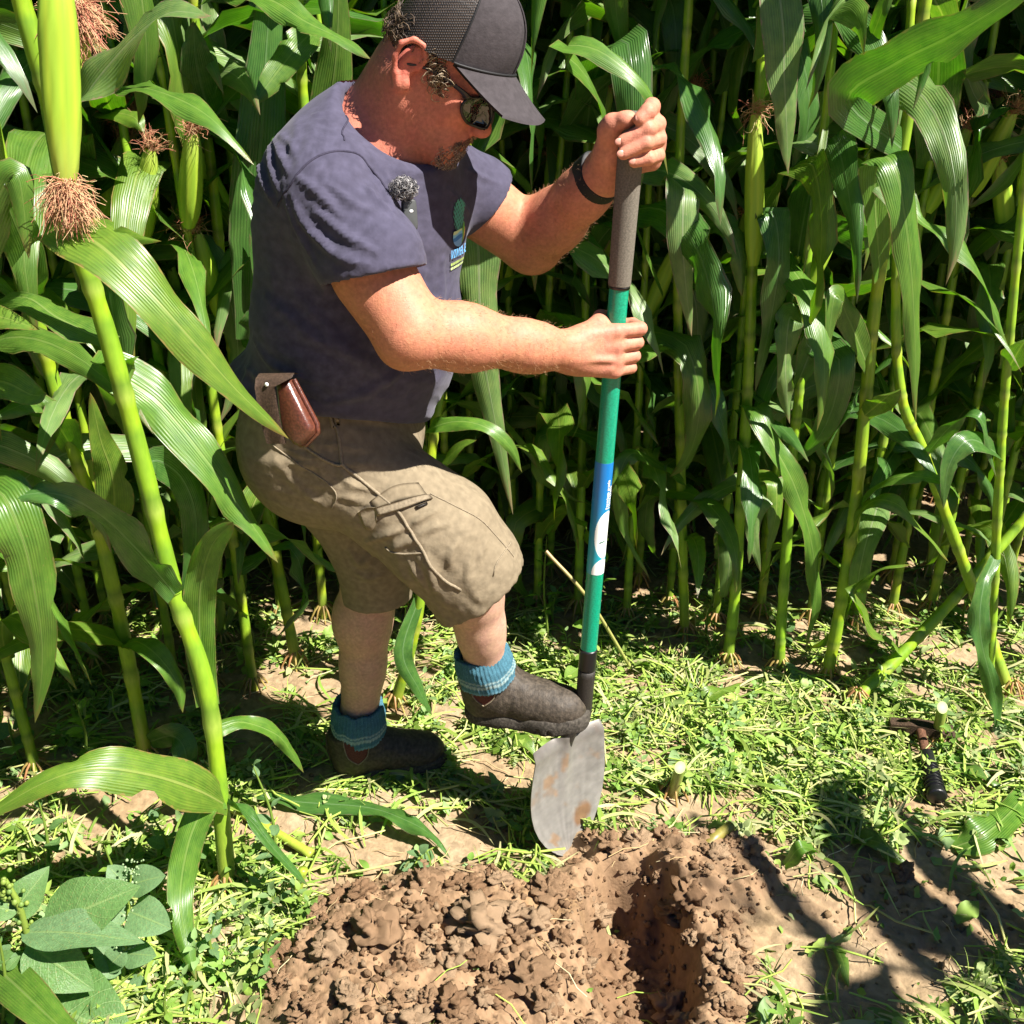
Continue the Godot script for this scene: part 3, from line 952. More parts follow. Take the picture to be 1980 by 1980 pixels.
func shorts_solid() -> void:
	var f := Field.new(Vector3(-0.56, 0.45, -2.08), Vector3(0.08, 1.22, -1.55), 0.005)
	f.cone(Vector3(-0.335, 1.04, -1.835), Vector3(-0.335, 0.93, -1.835), 0.176, 0.182, 0.05, CHEST_FORWARD, 0.78)
	f.ball(Vector3(-0.35, 0.90, -1.84), Basis(Vector3(0.155, 0, 0.05), Vector3(0, 0.15, 0), Vector3(-0.05, 0, 0.165)), 0.05)
	var g := Field.new(Vector3(-0.56, 0.45, -2.08), Vector3(0.08, 1.22, -1.55), 0.005)
	g.cone(Vector3(-0.3854, 0.9251, -1.7650), Vector3(-0.3039, 0.8930, -1.7450), 0.116, 0.102, 0.05)
	g.cone(Vector3(-0.3039, 0.8930, -1.7450), Vector3(-0.2068, 0.8263, -1.7250), 0.102, 0.096, 0.04)
	g.cone(Vector3(-0.2068, 0.8263, -1.7250), Vector3(-0.1327, 0.7680, -1.7150), 0.096, 0.101, 0.04)
	g.cone(Vector3(-0.1327, 0.7680, -1.7150), Vector3(-0.0851, 0.7008, -1.7150), 0.101, 0.095, 0.04)
	g.cone(Vector3(-0.0851, 0.7008, -1.7150), Vector3(-0.0274, 0.5462, -1.7250), 0.096, 0.103, 0.03)
	g.trim(Vector3(-0.0617, 0.6440, -1.7200), HEM_RIGHT, 1.0)
	g.cone(Vector3(-0.0597, 0.6393, -1.7200), Vector3(-0.0169, 0.5430, -1.7300), 0.083, 0.09, 0.004, Vector3.ZERO, 1.0, true)
	f.join(g, 0.04)
	g = Field.new(Vector3(-0.56, 0.45, -2.08), Vector3(0.08, 1.22, -1.55), 0.005)
	g.cone(Vector3(-0.3794, 0.8490, -1.9000), Vector3(-0.2922, 0.6235, -1.9150), 0.115, 0.078, 0.05)
	g.cone(Vector3(-0.2922, 0.6235, -1.9150), Vector3(-0.2969, 0.4151, -1.9300), 0.078, 0.075, 0.05)
	g.trim(Vector3(-0.2982, 0.5028, -1.9250), Vector3(0.05, -0.98, 0.1).normalized(), 1.0)
	g.cone(Vector3(-0.2965, 0.4920, -1.9250), Vector3(-0.2977, 0.4011, -1.9300), 0.066, 0.072, 0.004, Vector3.ZERO, 1.0, true)
	f.join(g, 0.03)
	shorts_field = f


func shorts_fold(p: Vector3, n: Vector3) -> float:
	var a := noise_b.get_noise_3dv(p * 7.0) * 0.0035
	# cross creases behind the knee and at the hip
	var knee := Vector3(-0.1634, 0.7155, -1.6600)
	var hip := Vector3(-0.3342, 0.9472, -1.6200)
	var d := p.distance_to(knee)
	a += 0.007 * noise_c.get_noise_3dv(Vector3(p.x * 14.0 + p.y * 9.0, p.y * 3.0 - p.x * 4.0, p.z * 4.0)) * clampf(1.0 - d / 0.2, 0, 1)
	a += 0.006 * noise_c.get_noise_3dv(Vector3(p.y * 17.0 + p.x * 3.0, p.x * 3.0, p.z * 5.0)) * clampf(1.0 - p.distance_to(hip) / 0.17, 0, 1)
	# gathered hem
	var hem := (p - Vector3(-0.0617, 0.6440, -1.7200)).dot(HEM_RIGHT)
	if p.x > -0.18: a += 0.0025 * noise_b.get_noise_3dv(Vector3(p.x * 60.0, p.y * 30.0, p.z * 60.0)) * clampf(1.0 + hem / 0.06, 0, 1)
	return a + creased(shorts_creases, p)


func shorts_tone(p: Vector3, n: Vector3) -> Color:
	var m := 1.0 + 0.07 * noise_a.get_noise_3dv(p * 6.0)
	return Color(m, m, m)


# the point of a garment's outer face next to p, folds included
func worn(f: Field, p: Vector3, proud: float) -> Vector3:
	var q := f.snap(p)
	var n := f.slope(q)
	var h := shirt_fold(q, n) if f == shirt_field else shorts_fold(q, n) if f == shorts_field else 0.0
	return q + n * (h + proud)


# a stitched line or ridge lying on a garment
func seam(f: Field, ctrl: PackedVector3Array, r: float, proud := 0.001, count := 20, flat := 1.0) -> ArrayMesh:
	var pts := curve_points(ctrl, count)
	var rad := PackedFloat32Array()
	for k in pts.size():
		pts[k] = worn(f, pts[k], proud)
		rad.append(r)
	var b := Build.new()
	b.tube(pts, rad, 6, true)
	return finish(b)


# stitching right round a sleeve or a leg
func ring_seam(f: Field, c: Vector3, ax: Vector3, r: float, thick: float) -> ArrayMesh:
	var sx := ax.cross(Vector3(0.3, 0.2, 0.93)).normalized()
	var sy := sx.cross(ax)
	var pts := PackedVector3Array()
	var rad := PackedFloat32Array()
	for k in 65:
		var a := TAU * k / 64.0
		var d := sx * cos(a) + sy * sin(a)
		var q := 0.02
		while q < r * 1.8 and f.at_point(c + d * q) < 0.0: q += 0.002
		pts.append(worn(f, c + d * q, 0.0004))
		rad.append(thick)
	var b := Build.new()
	b.tube(pts, rad, 5, false)
	return finish(b)


# a strip of cloth or leather with thickness that lies on a garment: rows of left and right edge points
func patch(f: Field, left: PackedVector3Array, right: PackedVector3Array, thick: float, count := 12, across := 5) -> ArrayMesh:
	var l := curve_points(left, count)
	var r := curve_points(right, count)
	var b := Build.new()
	for side in 2:
		var s := b.v.size()
		for k in count:
			for c in across:
				var p := l[k].lerp(r[k], float(c) / (across - 1))
				b.vert(worn(f, p, (thick if side == 0 else -0.004)), Vector2(float(c) / (across - 1), float(k) / (count - 1)))
		b.skin(s, count, across, false)
	var m := count * across
	for k in count - 1:
		b.quad(k * across, (k + 1) * across, m + (k + 1) * across, m + k * across)
		b.quad(k * across + across - 1, (k + 1) * across + across - 1, m + (k + 1) * across + across - 1, m + k * across + across - 1)
	for c in across - 1:
		b.quad(c, c + 1, m + c + 1, m + c)
		b.quad((count - 1) * across + c, (count - 1) * across + c + 1, m + (count - 1) * across + c + 1, m + (count - 1) * across + c)
	return finish(b)


func sock(top: Vector3, bottom: Vector3, r_top: float, r_bottom: float, seed_value: int) -> ArrayMesh:
	var b := Build.new()
	var ax := (top - bottom).normalized()
	var sx := ax.cross(Vector3.FORWARD).normalized()
	var sy := ax.cross(sx).normalized()
	var rows := 26
	var sides := 132
	var s := b.v.size()
	for k in rows:
		var t := float(k) / (rows - 1)
		for j in sides:
			var a := TAU * j / sides
			# outside from the bottom up, then turned over the rim and down inside
			var q := t / 0.85
			var r := lerpf(r_bottom, r_top, q) + 0.005 * sin(q * PI)
			var y := q
			if q < 0.05: r -= 0.006 * (1.0 - q / 0.05)
			if q > 1.0:
				y = 1.0 - (q - 1.0) * 1.6
				r -= 0.007 + (q - 1.0) * 0.02
			var rib := 0.0012 * cos(a * 44.0)
			var lump := 0.003 * noise_a.get_noise_3d(cos(a) * 2.0 + seed_value, sin(a) * 2.0, q * 3.0)
			var fuzz := 0.0008 * noise_b.get_noise_3d(j * 1.7, k * 2.3, seed_value)
			var h := y + 0.06 * noise_b.get_noise_2d(cos(a) * 1.4 + seed_value, sin(a) * 1.4)
			var c := Color(0.085, 0.215, 0.285)
			if absf(q - 0.30) < 0.035 or absf(q - 0.42) < 0.03: c = Color(0.36, 0.50, 0.50)
			elif q < 0.14: c = Color(0.18, 0.36, 0.45)
			var v := 0.85 + 0.3 * rng.randf() + 0.12 * cos(a * 44.0)
			b.tint = Color(c.r * v, c.g * v, c.b * v)
			b.vert(bottom.lerp(top, h) + (sx * cos(a) + sy * sin(a)) * (r + rib + lump + fuzz))
	b.skin(s, rows, sides, true)
	return finish(b)


# a boot, with its heel's back at p, pointing along toe
func boot_solid(p: Vector3, toe: Vector3, up: Vector3, sole: bool) -> Field:
	var sd := toe.cross(up).normalized()
	var lo := p.min(p + toe * 0.3) - Vector3.ONE * 0.07
	var hi := p.max(p + toe * 0.3) + Vector3.ONE * 0.07
	hi.y += 0.11
	var f := Field.new(lo, hi, 0.0045)
	var at := func(a: float, b: float, c := 0.0) -> Vector3: return p + toe * a + up * b + sd * c
	if sole:
		f.cone(at.call(0.046, 0.016), at.call(0.10, 0.016), 0.0455, 0.042, 0.02)
		f.cone(at.call(0.10, 0.016), at.call(0.19, 0.016), 0.044, 0.051, 0.03)
		f.cone(at.call(0.19, 0.018), at.call(0.232, 0.022), 0.0505, 0.047, 0.03)
		f.trim(at.call(0.0, 0.034), (up - toe * 0.03).normalized(), 2.0, 0.006)
		f.trim(at.call(0.0, 0.0), -up, 2.0, 0.006)
		f.ball(at.call(0.105, -0.004), Basis(toe * 0.022, up * 0.012, sd * 0.08), 0.006, true)
		for k in 9:
			for s: float in [-1.0, 1.0]:
				f.cone(at.call(0.03 + k * 0.024, 0.0, 0.055 * s), at.call(0.03 + k * 0.024, 0.014, 0.055 * s), 0.0045, 0.0035, 0.002, Vector3.ZERO, 1.0, true)
	else:
		f.cone(at.call(0.045, 0.045), at.call(0.047, 0.14), 0.0425, 0.047, 0.02)
		f.cone(at.call(0.05, 0.09), at.call(0.062, 0.165), 0.048, 0.052, 0.03)
		f.cone(at.call(0.075, 0.085), at.call(0.165, 0.055), 0.050, 0.044, 0.035)
		f.cone(at.call(0.06, 0.045), at.call(0.19, 0.042), 0.040, 0.045, 0.03)
		f.ball(at.call(0.213, 0.044), Basis(toe * 0.058, up * 0.043, sd * 0.0485), 0.02)
		f.cone(at.call(0.12, 0.085, -0.02), at.call(0.12, 0.085, 0.02), 0.004, 0.004, 0.02)
		f.trim(at.call(0, 0.128), (up - toe * 0.25).normalized(), 2.0, 0.004)
		f.trim(at.call(0, 0.02), -up, 2.0, 0.004)
		f.cone(at.call(0.058, 0.13), at.call(0.066, 0.2), 0.040, 0.047, 0.004, Vector3.ZERO, 1.0, true)
		# the stitched step round the toe cap and the side gore
		for s: float in [-1.0, 1.0]:
			f.cone(at.call(0.178, 0.035, 0.047 * s), at.call(0.166, 0.075, 0.034 * s), 0.0025, 0.0025, 0.004)
			f.cone(at.call(0.166, 0.075, 0.034 * s), at.call(0.163, 0.093, 0.0), 0.0025, 0.0025, 0.004)
	return f


func boot_fold(p: Vector3, _n: Vector3) -> float:
	return noise_a.get_noise_3dv(p * 24.0) * 0.0022


func boot_tone(p: Vector3, n: Vector3) -> Color:
	var d := clampf(0.5 + noise_a.get_noise_3dv(p * 22.0) * 1.3, 0, 1)
	var dust := clampf(n.y * 0.8 + 0.2, 0, 1) * d
	return Color(1.1, 1.06, 1.0).lerp(Color(3.0, 2.75, 2.3), dust)


func make_boot(man: Node3D, p: Vector3, toe: Vector3, up: Vector3) -> void:
	var uf := boot_solid(p, toe, up, false)
	var b := part("boot", folded_mesh(uf, boot_fold, boot_tone), mats.boot_leather, man)
	part("sole", field_mesh(boot_solid(p, toe, up, true)), mats.boot_sole, b)
	var sd := toe.cross(up).normalized()
	for s: float in [-1.0, 1.0]:
		var l := PackedVector3Array()
		var r := PackedVector3Array()
		for k in 6:
			var t := k / 5.0
			var w := 0.028 * sqrt(1.0 - pow(1.0 - t, 2.2)) + 0.001
			l.append(p + toe * (0.062 - w) + up * lerpf(0.072, 0.150, t) + sd * 0.05 * s)
			r.append(p + toe * (0.062 + w) + up * lerpf(0.072, 0.150, t) + sd * 0.05 * s)
		part("elastic_gusset", patch(uf, l, r, 0.0012, 8, 5), mats.boot_elastic, b)
		var rim := PackedVector3Array()
		for k in 6: rim.append(l[5 - k])
		for k in 6: rim.append(r[k])
		part("stitching", seam(uf, rim, 0.0014, 0.002, 24), mats.seam_cloth, b)
	part("heel_tab", seam(uf, PackedVector3Array([p + up * 0.13, p - toe * 0.003 + up * 0.09, p - toe * 0.004 + up * 0.045]), 0.003, 0.0015, 8), mats.boot_leather, b)


func make_cap(man: Node3D) -> void:
	# crown: a dome, rows from the rim up
	var b := Build.new()
	var mesh_b := Build.new()
	var rows := 18
	var sides := 64
	for w in 2:
		var bb: Build = b if w == 0 else mesh_b
		var s := bb.v.size()
		for k in rows:
			var t := float(k) / (rows - 1)
			for j in sides + 1:
				# front cloth panels and the open mesh behind them
				var a := lerpf(-1.22, 1.22, float(j) / sides) if w == 0 else lerpf(1.22, TAU - 1.22, float(j) / sides)
				var fr := cos(a)
				var rim_u := 0.052 + 0.016 * maxf(fr, 0.0) + 0.002 * minf(fr, 0.0) - 0.014 * (1.0 - fr * fr)
				var la := t * PI * 0.5
				var out := pow(cos(la), 0.80)
				var rf := 0.119 if fr > 0 else 0.078
				var u := rim_u + (0.176 - rim_u) * pow(sin(la), 0.92)
				var bulge := 1.0 + 0.015 * sin(la * 2.0) * (1.0 if fr > 0 else 0.5)
				var dent := 1.0 - 0.02 * pow(maxf(cos(a * 3.0), 0.0), 24.0) + 0.012 * noise_a.get_noise_3d(cos(a) * 2.0, sin(a) * 2.0, t * 2.0)
				bb.vert(hp(0.006 + fr * rf * out * bulge * dent, u, sin(a) * 0.0915 * out * bulge * dent), Vector2(a, t))
		bb.skin(s, rows, sides + 1, false)
	var cap := part("cap_crown", finish(b), mats.cap_cloth, man)
	part("cap_mesh_back", finish(mesh_b), mats.cap_mesh, cap)
	# brim, with an upper and a lower face
	var q := Build.new()
	var across := 25
	var along := 12
	for side in 2:
		var s := q.v.size()
		for k in along:
			var t := float(k) / (along - 1)
			for j in across:
				var a := lerpf(-1.0, 1.0, float(j) / (across - 1))
				var ang := a * 1.20
				var root := Vector3(0.006 + cos(ang) * 0.122, 0.052 + 0.016 * cos(ang) - 0.014 * sin(ang) * sin(ang), sin(ang) * 0.0945)
				var tip_f := 0.203 - 0.052 * pow(absf(a), 3.0)
				var tip := Vector3(tip_f, 0.044 - 0.014 * a * a, a * 0.090)
				var p := root.lerp(tip, t)
				p.y -= 0.008 * sin(t * PI * 0.5)
				if side == 1: p.y -= 0.0035
				q.vert(hp(p.x, p.y, p.z))
		q.skin(s, along, across, false)
	var m := along * across
	for j in across - 1: q.quad((along - 1) * across + j, m + (along - 1) * across + j, m + (along - 1) * across + j + 1, (along - 1) * across + j + 1)
	for k in along - 1:
		q.quad(k * across, m + k * across, m + (k + 1) * across, (k + 1) * across)
		q.quad(k * across + across - 1, m + k * across + across - 1, m + (k + 1) * across + across - 1, (k + 1) * across + across - 1)
	part("cap_brim", finish(q), mats.cap_cloth, cap)
	var line := PackedVector3Array()
	var rad := PackedFloat32Array()
	for j in 33:
		var ang := lerpf(-1.2, 1.2, j / 32.0)
		line.append(hp(0.006 + cos(ang) * 0.1225, 0.0525 + 0.016 * cos(ang) - 0.014 * sin(ang) * sin(ang), sin(ang) * 0.0955))
		rad.append(0.0022)
	var st := Build.new()
	st.tube(line, rad, 6)
	part("cap_piping", finish(st), mats.cap_trim, cap)
	for sgn: float in [-1.0, 0.0, 1.0]:
		var rise := PackedVector3Array()
		var rr := PackedFloat32Array()
		for k in 14:
			var la := k / 13.0 * PI * 0.5
			var a := 1.22 * sgn
			var fr := cos(a)
			var rim_u := 0.052 + 0.016 * maxf(fr, 0.0) - 0.014 * (1.0 - fr * fr)
			var o := pow(cos(la), 0.80) * (1.0 + 0.015 * sin(la * 2.0)) + 0.006
			rise.append(hp(0.006 + fr * 0.119 * o, rim_u + (0.176 - rim_u) * pow(sin(la), 0.92), sin(a) * 0.0915 * o))
			rr.append(0.0016)
		var sb := Build.new()
		sb.tube(rise, rr, 6)
		part("cap_seam", finish(sb), mats.cap_trim if sgn != 0.0 else mats.cap_cloth, cap)
	var bt := Build.new()
	bt.blob(hp(0.006, 0.178, 0), hb(0.008, 0.004, 0.008), 6, 10)
	part("cap_button", finish(bt), mats.cap_cloth, cap)


# how far forward a point of the glasses stands, kept clear of the face
func lens_point(u: float, r: float) -> Vector3:
	var f := 0.1120 - r * r * 6.5
	while head_field.at_point(hp(f, u, r)) < 0.0045 and f < 0.13: f += 0.001
	return hp(f, u, r)


func make_sunglasses(man: Node3D) -> void:
	var fr := Build.new()
	for s: float in [-1.0, 1.0]:
		var rim := PackedVector3Array()
		var rad := PackedFloat32Array()
		for k in 25:
			var a := TAU * k / 24.0
			rim.append(lens_point(-0.002 + sin(a) * 0.0240 * (1.0 - 0.1 * cos(a)), (0.035 + cos(a) * 0.0285) * s))
			rad.append(0.0026)
		for k in 24: rim[k] = (rim[(k + 23) % 24] + rim[k] * 2.0 + rim[(k + 1) % 24]) * 0.25
		rim[24] = rim[0]
		fr.tube(rim, rad, 6, false)
		var arm := PackedVector3Array([lens_point(0.010, 0.0615 * s), hp(0.080, 0.015, 0.0715 * s), hp(0.05, 0.018, 0.077 * s), hp(0.015, 0.016, 0.081 * s), hp(-0.012, 0.006, 0.084 * s)])
		fr.tube(curve_points(arm, 12), PackedFloat32Array([0.0085, 0.008, 0.0065, 0.0052, 0.0045, 0.004, 0.0036, 0.0034, 0.003, 0.003, 0.003, 0.003]), 8, true, PackedColorArray(), 0.45)
	fr.tube(curve_points(PackedVector3Array([lens_point(0.006, -0.008), lens_point(0.009, 0), lens_point(0.006, 0.008)]), 8), PackedFloat32Array([0.0026, 0.0026, 0.0026, 0.0026, 0.0026, 0.0026, 0.0026, 0.0026]), 6)
	var g := part("sunglasses", finish(fr), mats.black_plastic, man)
	for s: float in [-1.0, 1.0]:
		var b := Build.new()
		var rings := 7
		for k in rings:
			for j in 24:
				var a := TAU * j / 24.0
				var q := float(k) / (rings - 1)
				b.vert(lens_point(-0.002 + sin(a) * 0.0240 * q * (1.0 - 0.1 * cos(a)), (0.035 + cos(a) * 0.0285 * q) * s))
		b.skin(0, rings, 24, true)
		part("lens", finish(b), mats.black_gloss, g)


# many short curved hairs joined to one mesh
func hairs(spots: Callable, count: int, length: float, r: float, curl: float, dark: Color, pale: Color) -> ArrayMesh:
	var b := Build.new()
	for k in count:
		var sp: Array = spots.call()
		var p: Vector3 = sp[0]
		var d: Vector3 = sp[1]
		var l := length * rng.randf_range(0.6, 1.2)
		var side := d.cross(Vector3(rng.randfn(), rng.randfn(), rng.randfn())).normalized()
		var up := d.cross(side)
		var pts := PackedVector3Array()
		var rad := PackedFloat32Array()
		var ph := rng.randf() * TAU
		for j in 6:
			var t := j / 5.0
			pts.append(p + d * l * t * (1.0 - 0.3 * curl * t) + (side * (cos(ph + t * 4.5) - cos(ph)) + up * (sin(ph + t * 4.5) - sin(ph))) * l * 0.22 * curl)
			rad.append(r * (1.0 - 0.6 * t))
		b.tint = dark.lerp(pale, rng.randf() * rng.randf())
		var tints := PackedColorArray()
		for j in 6: tints.append(b.tint)
		b.tube(pts, rad, 3, false, tints)
	return finish(b)


func make_man() -> void:
	pose_head()
	var man := thing("person", "man in navy T-shirt, khaki shorts and black cap driving a shovel down with one boot", "person", man_at)
	part("body", skin_mesh(), mats.skin, man)
	var hf := head_field
	shirt_solid()
	shorts_solid()
	make_creases()
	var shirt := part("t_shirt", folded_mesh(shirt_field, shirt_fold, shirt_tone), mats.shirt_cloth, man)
	var shorts := part("shorts", folded_mesh(shorts_field, shorts_fold, shorts_tone), mats.shorts_cloth, man)
	make_shirt_details(shirt)
	make_shorts_details(shorts)
	part("sock", sock(Vector3(-0.0676, 0.4564, -1.8000), Vector3(-0.0498, 0.3717, -1.8100), 0.054, 0.059, 3), mats.sock_wool, man)
	part("sock", sock(Vector3(-0.3582, 0.2042, -1.9500), Vector3(-0.3632, 0.1088, -1.9500), 0.056, 0.061, 8), mats.sock_wool, man)
	make_boot(man, Vector3(-0.103, 0.262, -1.835), Vector3(0.972, 0.05, 0.225).normalized(), Vector3(-0.05, 1, 0).normalized())
	make_boot(man, Vector3(-0.430, 0.004, -1.935), Vector3(0.98, 0, -0.18).normalized(), Vector3.UP)
	make_cap(man)
	make_sunglasses(man)
	var nape := func() -> Array:
		var a := rng.randf_range(-1.15, 1.15)
		var u := rng.randf_range(0.022, 0.052)
		var p := hp(0.010 - 0.079 * cos(a) * sqrt(maxf(0.1, 1.0 - pow((u - 0.045) / 0.09, 2))), u, 0.077 * sin(a))
		return [p, (p - hp(0.0, 0.06, 0)).normalized() + head_u * rng.randf_range(-0.2, 0.7)]
	part("hair", hairs(nape, 420, 0.026, 0.0012, 1.5, Color(0.035, 0.022, 0.014), Color(0.25, 0.17, 0.10)), mats.hair, man)
	var which := [1.0]
	var temple := func() -> Array:
		var s: float = which[0]
		var t := rng.randf()
		var p := hp(0.012 + 0.035 * t + rng.randf_range(-0.008, 0.008), 0.040 - 0.030 * t + rng.randf_range(-0.014, 0.012), 0.0735 * s - 0.004 * t * s)
		return [p, (head_r * s * 0.5 - head_u * 0.5 + head_f * rng.randf_range(-0.2, 0.9)).normalized()]
	for turn in 2:
		which[0] = 1.0 - 2.0 * turn
		part("hair", hairs(temple, 150, 0.022, 0.0011, 1.5, Color(0.10, 0.065, 0.035), Color(0.50, 0.40, 0.26)), mats.hair, man)
	var chin := func() -> Array:
		var a := rng.randf_range(-1.25, 1.25)
		var t := rng.randf()
		var p := hf.snap(hp(0.074 + 0.034 * cos(a), -0.066 - 0.046 * t, 0.040 * sin(a)), -0.001)
		return [p, (head_f * 0.6 * cos(a) - head_u * 0.9 + head_r * 0.4 * sin(a)).normalized()]
	part("beard", hairs(chin, 560, 0.011, 0.0007, 1.0, Color(0.17, 0.11, 0.07), Color(0.62, 0.55, 0.46)), mats.hair, man)
	var lip := func() -> Array:
		var r := rng.randf_range(-0.034, 0.034)
		var p := hf.snap(hp(0.118 - absf(r) * 0.6, -0.043 - absf(r) * 0.65 + rng.randf_range(-0.004, 0.004), r), -0.001)
		return [p, (head_f * 0.30 - head_u + head_r * signf(r) * 0.6).normalized()]
	part("moustache", hairs(lip, 420, 0.011, 0.0008, 0.6, Color(0.20, 0.11, 0.06), Color(0.46, 0.34, 0.22)), mats.hair, man)
	for side in 2:
		var fe := Vector3(-0.1615, 1.1932, -1.5850) if side == 0 else Vector3(0.0392, 1.2475, -2.0200)
		var fw := Vector3(0.1028, 1.1219, -1.7150) if side == 0 else Vector3(0.1636, 1.4063, -1.8350)
		var ff := Field.new(fe.min(fw) - Vector3.ONE * 0.08, fe.max(fw) + Vector3.ONE * 0.08, 0.008)
		if side == 0: right_arm_solid(ff)
		else: left_arm_solid(ff)
		var fore := func() -> Array:
			var t := rng.randf_range(0.0, 0.92)
			var o := Vector3(rng.randfn(), rng.randfn(), rng.randfn()).normalized() * 0.05
			var p := ff.snap(fe.lerp(fw, t) + o)
			return [p, (ff.slope(p) * 0.7 + (fw - fe).normalized() * 0.9 + Vector3(rng.randfn(), rng.randfn(), rng.randfn()) * 0.2).normalized()]
		tag(part("arm_hair", hairs(fore, 800, 0.010, 0.0002, 0.5, Color(0.32, 0.17, 0.08), Color(0.50, 0.32, 0.18)), mats.hair, man), "", "", "", "stuff")
	make_wristband(man)
	make_nails(man)


func make_nails(man: Node3D) -> void:
	var at := [Vector3(0.1990, 1.5023, -1.7165), Vector3(0.1694, 1.4661, -1.7165), Vector3(0.1725, 1.4488, -1.7095), Vector3(0.1926, 1.4366, -1.7165)]
	var dir := [Vector3(-0.45, -0.5, 0.25), Vector3(-1, -0.25, 0.1), Vector3(-1, -0.15, 0.1), Vector3(-1, -0.2, 0.1)]
	for k in 4:
		var d: Vector3 = (dir[k] as Vector3).normalized()
		var z := Vector3(-0.25, 0.1, 1.0)
		z = (z - d * z.dot(d)).normalized()
		var b := Build.new()
		b.blob(at[k], Basis(d * 0.0068, z * 0.0022, d.cross(z) * 0.0056), 8, 12)
		part("fingernail", finish(b), mats.nail, man)


func make_wristband(man: Node3D) -> void:
	var wrist := Vector3(0.1636, 1.4063, -1.8350)
	var elbow := Vector3(0.0392, 1.2475, -2.0200)
	var d := (wrist - elbow).normalized()
	var c := wrist - d * 0.030
	var sx := d.cross(Vector3(-0.6, 0.7, 0.3)).normalized()
	var sy := sx.cross(d)
	var b := Build.new()
	var s := b.v.size()
	for k in 6:
		var prof: Vector2 = [Vector2(-0.013, 0.0370), Vector2(-0.013, 0.0422), Vector2(-0.011, 0.0434), Vector2(0.011, 0.0428), Vector2(0.013, 0.0416), Vector2(0.013, 0.0365)][k]
		for j in 40:
			var a := TAU * j / 40.0
			var swell := 1.0 + 0.14 * pow(maxf(cos(a - 1.9), 0.0), 10.0)
			b.vert(c + d * prof.x * (1.0 + 0.5 * pow(maxf(cos(a - 1.9), 0.0), 6.0)) + (sx * cos(a) + sy * sin(a)) * prof.y * swell)
	b.skin(s, 6, 40, true)
	part("wristband", finish(b), mats.cap_trim, man)


func make_shirt_details(shirt: Node3D) -> void:
	var f := shirt_field
	# armhole, shoulder and hem seams
	part("armhole_seam", seam(f, PackedVector3Array([Vector3(-0.3558, 1.3814, -1.6300), Vector3(-0.3397, 1.4176, -1.6000), Vector3(-0.3251, 1.4496, -1.5900), Vector3(-0.3031, 1.4680, -1.6000), Vector3(-0.2723, 1.4764, -1.6200), Vector3(-0.2374, 1.4608, -1.6500), Vector3(-0.2127, 1.4357, -1.6500), Vector3(-0.1905, 1.3974, -1.6400)]), 0.0022, -0.0002, 36), mats.shirt_seam, shirt)
	part("shoulder_seam", seam(f, PackedVector3Array([Vector3(-0.2556, 1.4783, -1.6600), Vector3(-0.2573, 1.4949, -1.6800), Vector3(-0.2489, 1.5110, -1.7100), Vector3(-0.2446, 1.5157, -1.7300)]), 0.0016, 0.0004, 14), mats.shirt_seam, shirt)
	# ribbed collar: a flattened tube round the opening
	var ring := PackedVector3Array()
	var rad := PackedFloat32Array()
	var cx := collar_at() - collar_out() * 0.001
	for k in 49:
		var a := TAU * k / 48.0
		var dir := (CHEST_FORWARD * 0.77 - Vector3.UP * 0.64) * cos(a) + CHEST_RIGHT * sin(a)
		var r := 0.06
		while f.at_point(cx - collar_out() * 0.010 + dir * r) < 0.0 and r < 0.2: r += 0.001
		ring.append(cx + dir * (r - 0.001) + collar_out() * 0.002)
		rad.append(0.0085)
	var cb := Build.new()
	cb.tube(ring, rad, 8, false, PackedColorArray(), 0.6)
	part("collar", finish(cb), mats.shirt_cloth, shirt)
	part("sleeve_stitching", ring_seam(f, SLEEVE_R - SLEEVE_R_OUT * 0.022, SLEEVE_R_OUT, 0.085, 0.0011), mats.shirt_seam, shirt)
	part("sleeve_stitching", ring_seam(f, SLEEVE_L - SLEEVE_L_OUT * 0.022, SLEEVE_L_OUT, 0.075, 0.0011), mats.shirt_seam, shirt)
	make_emblem(shirt)


